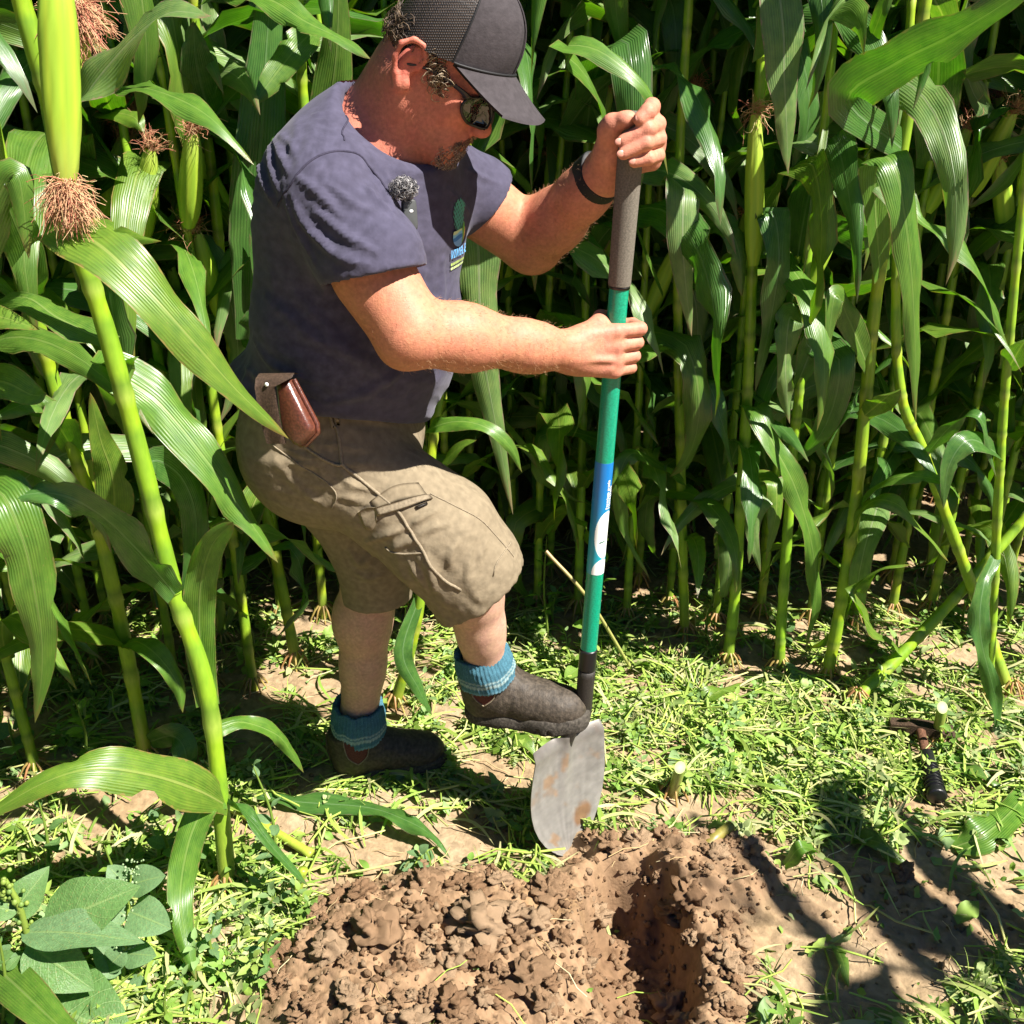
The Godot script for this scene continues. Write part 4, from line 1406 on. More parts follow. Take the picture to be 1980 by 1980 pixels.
func make_emblem(shirt: Node3D) -> void:
	# a printed emblem over the heart: a tree over a round landscape, the name and a small line under it
	var w := 96
	var h := 192
	var im := Image.create(w, h, false, Image.FORMAT_RGBA8)
	im.fill(Color(0, 0, 0, 0))
	var teal := Color("4e9c88")
	for y in h:
		for x in w:
			var u := (x + 0.5) / w
			var v := (y + 0.5) / h
			# tree crown of pointed leaves
			var crown := Vector2((u - 0.42) / 0.34, (v - 0.24) / 0.22)
			var leafy := sin(u * 62.0 + v * 40.0) * 0.5 + sin(v * 75.0 - u * 47.0) * 0.5
			if crown.length() < 0.92 + 0.16 * leafy and leafy > -0.62: im.set_pixel(x, y, teal)
			if absf(u - 0.50) < 0.03 and v > 0.36 and v < 0.46: im.set_pixel(x, y, teal.darkened(0.3))
			# round landscape
			var disc := Vector2((u - 0.46) / 0.42, (v - 0.50) / 0.16)
			if disc.length() < 1.0 and v > 0.43:
				var c := Color("cfe0a8")
				if v > 0.47 + 0.012 * sin(u * 9.0): c = Color("86c6dd")
				if v > 0.51 + 0.012 * sin(u * 8.0 + 1.0): c = Color("3f7fc0")
				if v > 0.56 + 0.012 * sin(u * 7.0): c = Color("7fb4e6")
				if u > 0.56 + 0.1 * sin((v - 0.4) * 9.0): c = Color("6fae52")
				if u > 0.68 + 0.12 * sin((0.7 - v) * 7.0): c = Color("e8b64a")
				if u > 0.78 + 0.08 * sin((0.7 - v) * 7.0): c = Color("fff0c8")
				im.set_pixel(x, y, c)
			if v > 0.34 and v < 0.44 and absf(u - 0.72) < 0.10 * (v - 0.34) / 0.1: im.set_pixel(x, y, Color("6fb548"))
			# the small illegible line
			if (absf(v - 0.885) < 0.022 or absf(v - 0.945) < 0.018) and u > 0.08 and u < 0.95 and sin(u * 70.0) > -0.55: im.set_pixel(x, y, Color("a8c060") if v < 0.92 else Color("c4d890"))
	var m := StandardMaterial3D.new()
	m.resource_name = "emblem_print"
	m.albedo_texture = ImageTexture.create_from_image(im)
	m.transparency = BaseMaterial3D.TRANSPARENCY_ALPHA_SCISSOR
	m.alpha_scissor_threshold = 0.5
	m.roughness = 0.8
	var out := CHEST_FORWARD
	var centre := emblem_centre()
	var side := Vector3(0.622, 0, -0.783)
	var b := Build.new()
	for r in 17:
		for c in 9:
			var p := centre + side * (c / 8.0 - 0.5) * 0.066 + Vector3.UP * (0.5 - r / 16.0) * 0.125
			b.vert(shirt_surface(p + out * 0.12, -out) , Vector2(c / 8.0, r / 16.0))
	b.skin(0, 17, 9, false)
	var e := part("emblem", finish(b), m, shirt)
	var t := TextMesh.new()
	var font := SystemFont.new()
	font.font_names = PackedStringArray(["Droid Sans"])
	font.font_weight = 700
	t.font = font
	t.text = "VIMEL-E"
	t.font_size = 64
	t.pixel_size = 0.00026
	t.depth = 0.0
	t.curve_step = 4.0
	part("lettering", bend_text(t, centre - Vector3.UP * 0.030, side, Vector3.UP, out, 0.066), paint("print_blue", Color(0.13, 0.42, 0.78), 0.7), shirt)


func emblem_centre() -> Vector3:
	return Vector3(-0.0952, 1.3076, -1.8000)


# the outer face of the shirt met on the way from p along dir, folds included
func shirt_surface(p: Vector3, dir: Vector3) -> Vector3:
	var q := shirt_field.hit(p, dir, 0.3)
	var n := shirt_field.slope(q)
	return q + n * (shirt_fold(q, n) + 0.0025)


func bend_text(t: TextMesh, centre: Vector3, right: Vector3, up: Vector3, out: Vector3, width: float) -> ArrayMesh:
	var a := t.get_mesh_arrays()
	var v: PackedVector3Array = a[Mesh.ARRAY_VERTEX]
	var ix: PackedInt32Array = a[Mesh.ARRAY_INDEX]
	var lo := 1e9
	var hi := -1e9
	for p in v:
		lo = minf(lo, p.x)
		hi = maxf(hi, p.x)
	var k := width / (hi - lo)
	for i in v.size():
		var p := centre + right * (v[i].x - (lo + hi) * 0.5) * k + up * v[i].y * k * 1.25
		v[i] = shirt_surface(p + out * 0.12, -out) + out * 0.0008
	return to_mesh(v, smooth_normals(v, ix), ix)


func make_shorts_details(shorts: Node3D) -> void:
	var f := shorts_field
	# side seam with its piping, from the pocket down to the hem
	part("side_seam", seam(f, PackedVector3Array([Vector3(-0.2931, 1.0643, -1.6200), Vector3(-0.2916, 1.0146, -1.6000), Vector3(-0.2924, 0.9691, -1.5900), Vector3(-0.2651, 0.9394, -1.5900), Vector3(-0.2330, 0.9016, -1.6000), Vector3(-0.1999, 0.8628, -1.6100), Vector3(-0.1817, 0.8281, -1.6100), Vector3(-0.1556, 0.7875, -1.6200), Vector3(-0.1260, 0.7391, -1.6300), Vector3(-0.0891, 0.7064, -1.6400)]), 0.0032, 0.0008, 48), mats.seam_cloth, shorts)
	part("pocket_edge", seam(f, PackedVector3Array([Vector3(-0.3681, 0.9971, -1.6000), Vector3(-0.3382, 0.9779, -1.5900), Vector3(-0.3032, 0.9654, -1.5850), Vector3(-0.2895, 0.9683, -1.5850)]), 0.0028, 0.0008, 16), mats.seam_cloth, shorts)
	part("back_pocket_seam", seam(f, PackedVector3Array([Vector3(-0.4219, 0.9778, -1.6400), Vector3(-0.3945, 0.9622, -1.6200), Vector3(-0.3616, 0.9396, -1.6100), Vector3(-0.3252, 0.9123, -1.6100), Vector3(-0.3100, 0.8853, -1.6150), Vector3(-0.3216, 0.8562, -1.6300)]), 0.0014, 0.0005, 20), mats.seam_cloth, shorts)
	part("front_seam", seam(f, PackedVector3Array([Vector3(-0.1286, 0.9138, -1.6200), Vector3(-0.0829, 0.8672, -1.6400), Vector3(-0.0440, 0.8157, -1.6600), Vector3(-0.0210, 0.7742, -1.6700), Vector3(-0.0093, 0.7352, -1.6800)]), 0.0013, 0.0005, 20), mats.seam_cloth, shorts)
	# cargo pocket with its strap and flap
	part("cargo_pocket", patch(f, PackedVector3Array([Vector3(-0.2507, 0.8832, -1.6000), Vector3(-0.1956, 0.9289, -1.6000), Vector3(-0.1379, 0.9486, -1.6100)]), PackedVector3Array([Vector3(-0.2433, 0.8677, -1.6000), Vector3(-0.1862, 0.8955, -1.6000), Vector3(-0.1308, 0.9123, -1.6100)]), 0.003, 12, 6), mats.shorts_cloth, shorts)
	part("pocket_strap", patch(f, PackedVector3Array([Vector3(-0.2459, 0.8708, -1.6000), Vector3(-0.1919, 0.8924, -1.6000), Vector3(-0.1306, 0.9184, -1.6100)]), PackedVector3Array([Vector3(-0.2399, 0.8537, -1.6000), Vector3(-0.1871, 0.8755, -1.6000), Vector3(-0.1254, 0.9061, -1.6100)]), 0.006, 14, 5), mats.seam_cloth, shorts)
	part("pocket_flap", patch(f, PackedVector3Array([Vector3(-0.2777, 0.8552, -1.6000), Vector3(-0.2572, 0.8693, -1.6000), Vector3(-0.2417, 0.8708, -1.6000)]), PackedVector3Array([Vector3(-0.2672, 0.8217, -1.6100), Vector3(-0.2531, 0.8201, -1.6100), Vector3(-0.2403, 0.8439, -1.6100)]), 0.006, 8, 5), mats.shorts_cloth, shorts)
	part("care_tag", patch(f, PackedVector3Array([Vector3(-0.1645, 0.8832, -1.6000), Vector3(-0.1393, 0.8962, -1.6050)]), PackedVector3Array([Vector3(-0.1619, 0.8770, -1.6000), Vector3(-0.1390, 0.8901, -1.6050)]), 0.004, 4, 3), mats.steel_dark, shorts)
	part("hem_seam", seam(f, PackedVector3Array([Vector3(-0.0862, 0.7030, -1.6400), Vector3(-0.0625, 0.7279, -1.6500), Vector3(-0.0330, 0.7474, -1.6700), Vector3(-0.0063, 0.7604, -1.6900)]), 0.0014, 0.0006, 16), mats.seam_cloth, shorts)
	part("knee_crease_seam", seam(f, PackedVector3Array([Vector3(-0.2338, 0.7793, -1.6200), Vector3(-0.1934, 0.7793, -1.6200), Vector3(-0.1571, 0.7858, -1.6200)]), 0.002, 0.0008, 10), mats.seam_cloth, shorts)
	part("belt_loop", patch(f, PackedVector3Array([Vector3(-0.2915, 1.0706, -1.6300), Vector3(-0.2894, 1.0414, -1.6200)]), PackedVector3Array([Vector3(-0.2807, 1.0617, -1.6350), Vector3(-0.2799, 1.0414, -1.6200)]), 0.006, 6, 4), mats.seam_cloth, shorts)
	# stitched hems
	for leg in 2:
		var c := Vector3(-0.0617, 0.6440, -1.7200) - HEM_RIGHT * 0.026 if leg == 0 else Vector3(-0.2982, 0.5028, -1.9250) + Vector3.UP * 0.026
		var ax := HEM_RIGHT if leg == 0 else Vector3(0.05, -0.98, 0.1).normalized()
		part("hem_stitching", ring_seam(f, c, ax, 0.09, 0.0013), mats.seam_cloth, shorts)
	# belt
	var pts := PackedVector3Array()
	for k in 49:
		var a := TAU * k / 48.0
		var p := Vector3(-0.335, 1.005, -1.835) + CHEST_FORWARD * cos(a) * 0.16 + CHEST_RIGHT * sin(a) * 0.20 
		p.y = 1.012 + 0.26 * (p.z + 1.835)
		pts.append(f.snap(p, 0.0))
	var b := Build.new()
	for row in 4:
		var e: Vector2 = [Vector2(-0.019, -0.002), Vector2(-0.018, 0.005), Vector2(0.018, 0.005), Vector2(0.019, -0.002)][row]
		for k in 49:
			var n := f.slope(pts[k])
			b.vert(pts[k] + Vector3(n.x, 0, n.z).normalized() * e.y + Vector3.UP * e.x)
	b.skin(0, 4, 49, false)
	part("belt", finish(b), mats.leather_dark, shorts)


# the leather pouch on the belt and the microphone on the collar are carried, not worn
func make_carried_things() -> void:
	var c := Vector3(-0.3706, 1.0593, -1.5950)
	var pouch := thing("leather_pouch", "small brown leather belt pouch with folded clip on the man's hip", "pouch", c)
	var n := Vector3(-0.32, 0.10, 0.94).normalized()
	var up := Vector3(-0.12, 1, 0.0)
	up = (up - n * up.dot(n)).normalized()
	var rt := up.cross(n)
	var b := Build.new()
	# body: tapered rounded block, wider at the foot
	var outline := [Vector2(-0.004, 0.052), Vector2(0.020, 0.052), Vector2(0.052, -0.022), Vector2(0.052, -0.036), Vector2(0.026, -0.058), Vector2(0.014, -0.058), Vector2(-0.006, -0.030), Vector2(-0.008, -0.010)]
	for layer in 4:
		var inset: float = [0.0, 0.0, 0.10, 0.30][layer]
		var depth: float = [0.0, 0.012, 0.020, 0.024][layer]
		for q: Vector2 in outline:
			var e := q.lerp(Vector2(0.020, -0.008), inset)
			b.vert(c + rt * e.x + up * e.y + n * depth)
	b.skin(0, 4, outline.size(), true)
	var mid := b.vert(c + rt * 0.020 - up * 0.008 + n * 0.025)
	for k in outline.size(): b.tri(3 * outline.size() + k, mid, 3 * outline.size() + (k + 1) % outline.size())
	part("pouch_body", finish(b), mats.leather_red, pouch)
	var welt := Build.new()
	var wp := PackedVector3Array()
	var wr := PackedFloat32Array()
	for k: int in [1, 2, 3, 4, 5]:
		var q: Vector2 = outline[k]
		wp.append(c + rt * (q.x + 0.002) + up * q.y + n * 0.004)
		wr.append(0.0045)
	welt.tube(wp, wr, 6)
	part("welt", finish(welt), mats.leather_red, pouch)
	var fl := Build.new()
	var prof := [Vector2(-0.052, 0.024), Vector2(-0.02, 0.031), Vector2(0.02, 0.034), Vector2(0.045, 0.034), Vector2(0.058, 0.028), Vector2(0.064, 0.016), Vector2(0.060, 0.004)]
	for side in 2:
		var s := fl.v.size()
		for q: Vector2 in prof:
			for j in 4:
				fl.vert(c + rt * lerpf(-0.036, -0.001 + (0.030 if q.x > 0.05 else 0.0), j / 3.0) + up * q.x + n * (q.y - side * 0.004 - 0.003))
		fl.skin(s, prof.size(), 4, false)
	for k in prof.size() - 1:
		fl.quad(k * 4, k * 4 + 4, prof.size() * 4 + k * 4 + 4, prof.size() * 4 + k * 4)
		fl.quad(k * 4 + 3, k * 4 + 7, prof.size() * 4 + k * 4 + 7, prof.size() * 4 + k * 4 + 3)
	var flap := part("pouch_flap", finish(fl), mats.leather_dark, pouch)
	for q: Vector2 in [Vector2(-0.012, 0.050), Vector2(-0.022, -0.010)]:
		var st := Build.new()
		st.blob(c + rt * q.x + up * q.y + n * 0.032, Basis(rt * 0.0036, n * 0.002, up * 0.0036), 5, 10)
		part("rivet", finish(st), mats.white_print, flap)
	# wireless microphone
	var mp := shirt_surface(Vector3(-0.1441, 1.3767, -1.5500), Vector3(-0.3, 0, -0.95).normalized())
	var mic := thing("clip_microphone", "small black clip-on microphone with grey furry windshield on the T-shirt's chest", "microphone", mp)
	var mn := Vector3(0.45, 0.08, 0.89).normalized()
	mp += mn * 0.012
	var mu := (Vector3.UP - mn * mn.y).normalized()
	var mr := mu.cross(mn)
	var bx := Build.new()
	for layer in 4:
		var g: float = [0.86, 1.0, 1.0, 0.86][layer]
		var dz: float = [0.0, 0.002, 0.010, 0.012][layer]
		for j in 24:
			var a := TAU * j / 24.0
			var sq := Vector2(signf(cos(a)) * pow(absf(cos(a)), 0.35), signf(sin(a)) * pow(absf(sin(a)), 0.35))
			bx.vert(mp + mr * (sq.x * 0.0115 * g + 0.008) + mu * (sq.y * 0.024 * g - 0.014) + mn * dz)
	bx.skin(0, 4, 24, true)
	var face := bx.vert(mp + mr * 0.008 - mu * 0.014 + mn * 0.0122)
	for j in 24: bx.tri(72 + j, face, 72 + (j + 1) % 24)
	part("transmitter", finish(bx), paint("mic_case", Color(0.055, 0.06, 0.06), 0.5), mic)
	var dot := Build.new()
	dot.blob(mp + mr * 0.009 - mu * 0.008 + mn * 0.0125, Basis(mr * 0.0035, mn * 0.0006, mu * 0.0025), 4, 8)
	part("logo_mark", finish(dot), mats.white_print, mic)
	var centre := mp + mu * 0.026 + mn * 0.010
	var fur := func() -> Array:
		var d := Vector3(rng.randfn(), rng.randfn() * 0.85, rng.randfn()).normalized()
		return [centre + d * Vector3(0.014, 0.010, 0.012), d]
	part("windshield", hairs(fur, 750, 0.013, 0.0007, 1.2, Color(0.05, 0.05, 0.055), Color(0.75, 0.72, 0.70)), mats.fluff, mic)


# ---------------------------------------------------------------- the shovel
func make_shovel() -> void:
	var sh := thing("shovel", "long-handled round-point shovel with green shaft, grey grip and muddy steel blade", "shovel", Vector3(0.126, 0, -1.71))
	var ax := (shaft_b - shaft_a).normalized()
	var top := shaft_b + ax * 0.012
	var b := Build.new()
	b.tube(PackedVector3Array([Vector3(0.1588, 0.4617, -1.7862), Vector3(0.1729, 0.8576, -1.7761), Vector3(0.1862, 1.2329, -1.7666)]), PackedFloat32Array([0.0172, 0.0172, 0.0172]), 28)
	part("shaft", finish(b), mats.shaft_green, sh)
	b = Build.new()
	b.tube(PackedVector3Array([Vector3(0.1859, 1.2237, -1.7669), Vector3(0.1860, 1.2274, -1.7668), Vector3(0.1881, 1.2876, -1.7653), Vector3(0.1922, 1.4008, -1.7624), top - ax * 0.01, top - ax * 0.003, top]), PackedFloat32Array([0.0172, 0.0200, 0.0205, 0.0212, 0.0212, 0.019, 0.012]), 28)
	part("grip", finish(b), mats.grip_rubber, sh)
	b = Build.new()
	b.tube(PackedVector3Array([Vector3(0.1858, 1.2209, -1.7670), Vector3(0.1860, 1.2274, -1.7668)]), PackedFloat32Array([0.0188, 0.0188]), 28)
	part("grip_ring", finish(b), mats.black_plastic, sh)
	# printed sleeve: blue over turquoise with white ovals
	var w := 128
	var h := 320
	var im := Image.create(w, h, false, Image.FORMAT_RGB8)
	for y in h:
		for x in w:
			var u := (x + 0.5) / w
			var v := (y + 0.5) / h
			var c := Color("0a6cb2").lerp(Color("1096a6"), smoothstep(0.1, 0.95, v))
			var o1 := Vector2((u - 0.50) / 0.22, (v - 0.635) / 0.215)
			var o2 := Vector2((u - 0.47) / 0.20, (v - 1.0) / 0.145)
			if o1.length() < 1.0 or o2.length() < 1.0: c = Color("eef4f0")
			if absf(u - 0.43 - (0.7 - v) * 0.9) < 0.055 and absf(v - 0.695 + (u - 0.43) * 0.10) < 0.008: c = Color("5a7a70")
			im.set_pixel(x, y, c)
	var m := StandardMaterial3D.new()
	m.resource_name = "printed_sleeve"
	m.albedo_texture = ImageTexture.create_from_image(im)
	m.roughness = 0.35
	var lo: Vector3 = Vector3(0.1655, 0.6508, -1.7814)
	var hi: Vector3 = Vector3(0.1741, 0.8929, -1.7753)
	var face := Vector3(0.76, 0, 0.65)
	face = (face - ax * face.dot(ax)).normalized()
	var sd := ax.cross(face)
	b = Build.new()
	for k in 2:
		for j in 41:
			var a := TAU * (j / 40.0 - 0.5)
			b.vert((hi if k == 0 else lo) + (face * cos(a) + sd * sin(a)) * 0.0176, Vector2(j / 40.0, float(k)))
	b.skin(0, 2, 41, false)
	var sleeve := part("printed_sleeve", finish(b), m, sh)
	for line in 2:
		var t := TextMesh.new()
		var font := SystemFont.new()
		font.font_names = PackedStringArray(["Droid Sans"])
		font.font_weight = 700
		t.font = font
		t.text = "Premium grade" if line == 0 else "Fibreglass"
		t.font_size = 48
		t.pixel_size = 0.0002
		t.depth = 0.0
		t.curve_step = 4.0
		var arr := t.get_mesh_arrays()
		var v: PackedVector3Array = arr[Mesh.ARRAY_VERTEX]
		var x0 := 1e9
		var x1 := -1e9
		for p in v:
			x0 = minf(x0, p.x)
			x1 = maxf(x1, p.x)
		var len: float = 0.062 if line == 0 else 0.048
		var kx := len / (x1 - x0)
		var base := lo.lerp(hi, 0.60)
		for i in v.size():
			var a := (-0.22 if line == 0 else 0.16) - v[i].y * kx / 0.0178
			v[i] = base + ax * (v[i].x - x0) * kx + (face * cos(a) + sd * sin(a)) * 0.0181
		var txi: PackedInt32Array = arr[Mesh.ARRAY_INDEX]
		part("lettering", to_mesh(v, smooth_normals(v, txi), txi), mats.white_print, sleeve)
	# ferrule, socket and neck
	b = Build.new()
	b.tube(PackedVector3Array([Vector3(0.1571, 0.4118, -1.7874), Vector3(0.1573, 0.4173, -1.7873), Vector3(0.1588, 0.4603, -1.7862), Vector3(0.1590, 0.4657, -1.7861)]), PackedFloat32Array([0.0175, 0.0188, 0.0188, 0.0175]), 28)
	part("ferrule", finish(b), mats.black_plastic, sh)
	var blade_top := Vector3(0.116, 0.270, -1.745)
	var neck := curve_points(PackedVector3Array([Vector3(0.1571, 0.4118, -1.7874), Vector3(0.1547, 0.3456, -1.7891), Vector3(0.1527, 0.2889, -1.7905), blade_top + Vector3(0.020, 0.030, -0.012), blade_top + Vector3(0.004, -0.004, -0.008), blade_top + Vector3(0.000, -0.06, -0.012)]), 22)
	b = Build.new()
	var rad := PackedFloat32Array()
	for k in 22: rad.append(lerp_list([0.0185, 0.0182, 0.017, 0.0165, 0.0155, 0.008], k / 21.0))
	b.tube(neck, rad, 20)
	part("socket", finish(b), mats.steel_dark, sh)
	# blade: hollow forward, with a rolled step at the top and a pressed rib
	var tip := Vector3(0.127, -0.030, -1.708)
	var dn := (tip - blade_top).normalized()
	var right := Vector3(0.782, 0.0, -0.623)
	var fwd := right.cross(dn).normalized()
	if fwd.z < 0: fwd = -fwd
	var len := blade_top.distance_to(tip)
	var rows := 34
	var cols := 25
	b = Build.new()
	for side in 2:
		var s := b.v.size()
		for k in rows:
			var t := float(k) / (rows - 1)
			var half := 0.100 * lerp_list([0.94, 0.98, 1.02, 1.05, 1.06, 1.04, 0.98, 0.87, 0.70, 0.44, 0.03], t)
			for j in cols:
				var a := lerpf(-1, 1, float(j) / (cols - 1))
				var hollow := 0.015 * a * a * (1.0 - 0.3 * t) - 0.010 * sin(t * PI)
				var rib := 0.010 * exp(-pow(a / 0.13, 2.0)) * clampf(1.0 - t / 0.62, 0, 1)
				var p := blade_top + dn * (len * t) + right * (half * a) + fwd * (hollow + rib)
				if t < 0.06: p += fwd * (-0.012 * (1.0 - t / 0.06)) * (1.0 - exp(-pow(a / 0.2, 2.0)))
				p -= fwd * 0.0022 * side
				var c := Color(0.30, 0.288, 0.262) * (1.0 + 0.25 * noise_a.get_noise_3dv(Vector3(a * 9.0, t * 2.0, 5.0)))
				var mud := noise_a.get_noise_3dv(p * 17.0 + Vector3(3, 1, 8))
				if mud > 0.42: c = c.lerp(Color(0.30, 0.21, 0.14), clampf((mud - 0.42) * 6.0, 0, 0.6))
				var spot := Vector2((a - 0.52) / 0.30, (t - 0.72) / 0.10).length()
				c = c.lerp(Color(0.24, 0.135, 0.07), clampf((1.0 - spot) * 4.0, 0, 0.95))
				for o: Vector4 in [Vector4(-0.45, 0.30, 0.2, 0.06), Vector4(-0.52, 0.80, 0.2, 0.06), Vector4(-0.05, 0.20, 0.07, 0.09), Vector4(-0.25, 0.46, 0.08, 0.03)]:
					var e := Vector2((a - o.x) / o.z, (t - o.y) / o.w).length() + 0.5 * noise_b.get_noise_3dv(p * 70.0)
					c = c.lerp(Color(0.34, 0.23, 0.145), clampf((1.0 - e) * 4.0, 0, 0.9))
				if t < 0.16: c = c.lerp(Color(0.10, 0.085, 0.07), (0.16 - t) / 0.16 * 0.8)
				b.tint = c
				b.vert(p)
		b.skin(s, rows, cols, false)
	var q := rows * cols
	for k in rows - 1:
		b.quad(k * cols, (k + 1) * cols, q + (k + 1) * cols, q + k * cols)
		b.quad(k * cols + cols - 1, (k + 1) * cols + cols - 1, q + (k + 1) * cols + cols - 1, q + k * cols + cols - 1)
	for j in cols - 1: b.quad(j, j + 1, q + j + 1, q + j)
	part("blade", finish(b), mats.steel_blade, sh)


# ---------------------------------------------------------------- the ground
const PIT := Vector3(0.2484, 0.0000, -1.4294)
const HEAP := Vector3(-0.1216, 0.0000, -1.3560)
const RIM := Vector3(0.4109, 0.0000, -1.6217)

func bump(x: float, z: float, c: Vector3, rx: float, rz: float, turn := 0.0) -> float:
	var dx := x - c.x
	var dz := z - c.z
	var u := (dx * cos(turn) + dz * sin(turn)) / rx
	var v := (-dx * sin(turn) + dz * cos(turn)) / rz
	return u * u + v * v


# 0 on trodden ground, 1 where the soil has been dug over
func dug(x: float, z: float) -> float:
	var w := 0.35 * noise_a.get_noise_2d(x * 5.0, z * 5.0)
	var a := smoothstep(1.25, 0.75, bump(x, z, HEAP, 0.34, 0.25) + w)
	a = maxf(a, smoothstep(1.5, 0.8, bump(x, z, PIT, 0.20, 0.30) + w))
	a = maxf(a, 0.85 * smoothstep(1.4, 0.6, bump(x, z, RIM, 0.16, 0.11) + w))
	a = maxf(a, 0.36 * smoothstep(1.2, 0.6, bump(x, z, Vector3(0.8112, 0.0000, -1.5079), 0.34, 0.11, 0.25) + w * 1.5))
	return a


func pit_depth(x: float, z: float) -> float:
	var w := 0.30 * noise_a.get_noise_2d(x * 7.0 + 3.0, z * 7.0)
	return smoothstep(1.15, 0.35, bump(x, z, PIT, 0.115, 0.235) + w)


func height(x: float, z: float) -> float:
	var h := 0.016 * noise_a.get_noise_2d(x * 1.6, z * 1.6) + 0.008 * noise_a.get_noise_2d(x * 7.0, z * 7.0)
	h += 0.0028 * noise_b.get_noise_2d(x * 55.0, z * 55.0)
	if absf(x) > 2.5 or z < -4.4: return h
	var d := dug(x, z)
	if d > 0.0:
		var heap := smoothstep(1.3, 0.0, bump(x, z, HEAP, 0.36, 0.27))
		var lump := absf(cell_noise.get_noise_2d(x * 16.0 + 0.4 * noise_b.get_noise_2d(x * 20.0, z * 20.0), z * 16.0))
		h += 0.07 * heap
		var slab := absf(cell_noise.get_noise_2d(x * 7.0 + 5.0, z * 7.0))
		h += d * (0.020 * (lump - 0.35) + 0.034 * (smoothstep(0.05, 0.4, slab) - 0.6) + 0.014 * noise_a.get_noise_2d(x * 14.0, z * 14.0) + 0.007 * noise_b.get_noise_2d(x * 90.0, z * 90.0))
	h += 0.035 * smoothstep(1.3, 0.2, bump(x, z, RIM, 0.16, 0.10))
	h -= 0.17 * pit_depth(x, z)
	h -= 0.03 * smoothstep(1.3, 0.4, bump(x, z, Vector3(0.1110, 0.0000, -1.6797), 0.07, 0.05))
	# firm under the boot and level round the shovel's tip
	h *= 1.0 - 0.8 * smoothstep(1.3, 0.7, bump(x, z, Vector3(-0.30, 0, -1.95), 0.20, 0.09))
	return h


func ground_lines(from: float, to: float, far_from: float, far_to: float, step: float) -> PackedFloat32Array:
	var left: Array[float] = []
	var s := step
	var p := from
	while p > far_from:
		s *= 1.35
		p = maxf(p - s, far_from)
		left.push_front(p)
	var out := PackedFloat32Array()
	for v in left: out.append(v)
	p = from
	while p <= to:
		out.append(p)
		p += step
	p -= step
	s = step
	while p < far_to:
		s *= 1.35
		p = minf(p + s, far_to)
		out.append(p)
	return out


func make_ground() -> void:
	var xs := ground_lines(-1.9, 1.9, -80.0, 80.0, 0.0085)
	var zs := ground_lines(-3.0, -0.9, -80.0, 40.0, 0.0085)
	var nx := xs.size()
	var nz := zs.size()
	var v := PackedVector3Array()
	var n := PackedVector3Array()
	var col := PackedColorArray()
	var ix := PackedInt32Array()
	v.resize(nx * nz)
	n.resize(nx * nz)
	col.resize(nx * nz)
	var dry := Color(0.34, 0.238, 0.135)
	var pale := Color(0.41, 0.305, 0.19)
	var fresh := Color(0.325, 0.21, 0.122)
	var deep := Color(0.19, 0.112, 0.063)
	for k in nz:
		for j in nx:
			var x := xs[j]
			var z := zs[k]
			v[k * nx + j] = Vector3(x, height(x, z), z)
			var c := dry.lerp(pale, clampf(0.5 + 0.9 * noise_a.get_noise_2d(x * 3.0 + 9.0, z * 3.0), 0, 1))
			if absf(x) < 2.4 and z > -4.4:
				var d := dug(x, z)
				c = c.lerp(fresh, clampf(d * 1.15 + 0.25 * d * noise_a.get_noise_2d(x * 13.0, z * 13.0), 0, 1))
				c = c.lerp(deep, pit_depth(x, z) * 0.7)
				# the smooth cut face left by the blade
				c = c.lerp(Color(0.33, 0.21, 0.11), 0.8 * smoothstep(1.2, 0.7, bump(x, z, Vector3(0.0796, 0.0000, -1.5079), 0.07, 0.07)))
			var m := 1.0 + 0.16 * noise_a.get_noise_2d(x * 30.0, z * 30.0) + 0.08 * noise_b.get_noise_2d(x * 140.0, z * 140.0)
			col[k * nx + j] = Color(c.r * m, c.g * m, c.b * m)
	for k in nz:
		for j in nx:
			var a := v[k * nx + maxi(j - 1, 0)]
			var b := v[k * nx + mini(j + 1, nx - 1)]
			var c := v[maxi(k - 1, 0) * nx + j]
			var d := v[mini(k + 1, nz - 1) * nx + j]
			n[k * nx + j] = (d - c).cross(b - a).normalized()
			if k < nz - 1 and j < nx - 1:
				var s := k * nx + j
				ix.append_array([s, s + 1, s + nx + 1, s, s + nx + 1, s + nx])
	var m := grained("soil", Color(1, 1, 1), 0.96, 5.0, 0.25, 0.12, 0.2)
	m.vertex_color_use_as_albedo = true
	var o := MeshInstance3D.new()
	o.name = "ground"
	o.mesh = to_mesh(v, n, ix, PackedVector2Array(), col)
	o.material_override = m
	add_child(o)
	tag(o, "dry tan field soil with a dug pit and heap", "", "", "structure")
	make_clods()


# a lumpy ball of soil about one unit across, wider than high
func clod_mesh(seed_value: int, rings: int, sides: int, rough: float) -> ArrayMesh:
	var b := Build.new()
	b.blob(Vector3.ZERO, Basis.IDENTITY, rings, sides)
	for k in b.v.size():
		var p := b.v[k]
		var q := p + Vector3(seed_value * 7.3, 0, 0)
		var r := 0.5 * (1.0 + rough * noise_b.get_noise_3dv(q * 1.1) + rough * 0.55 * noise_b.get_noise_3dv(q * 2.9) + rough * 0.35 * noise_b.get_noise_3dv(q * 7.0))
		b.v[k] = p * r * Vector3(1.0, 0.75, 0.9)
	return finish(b)


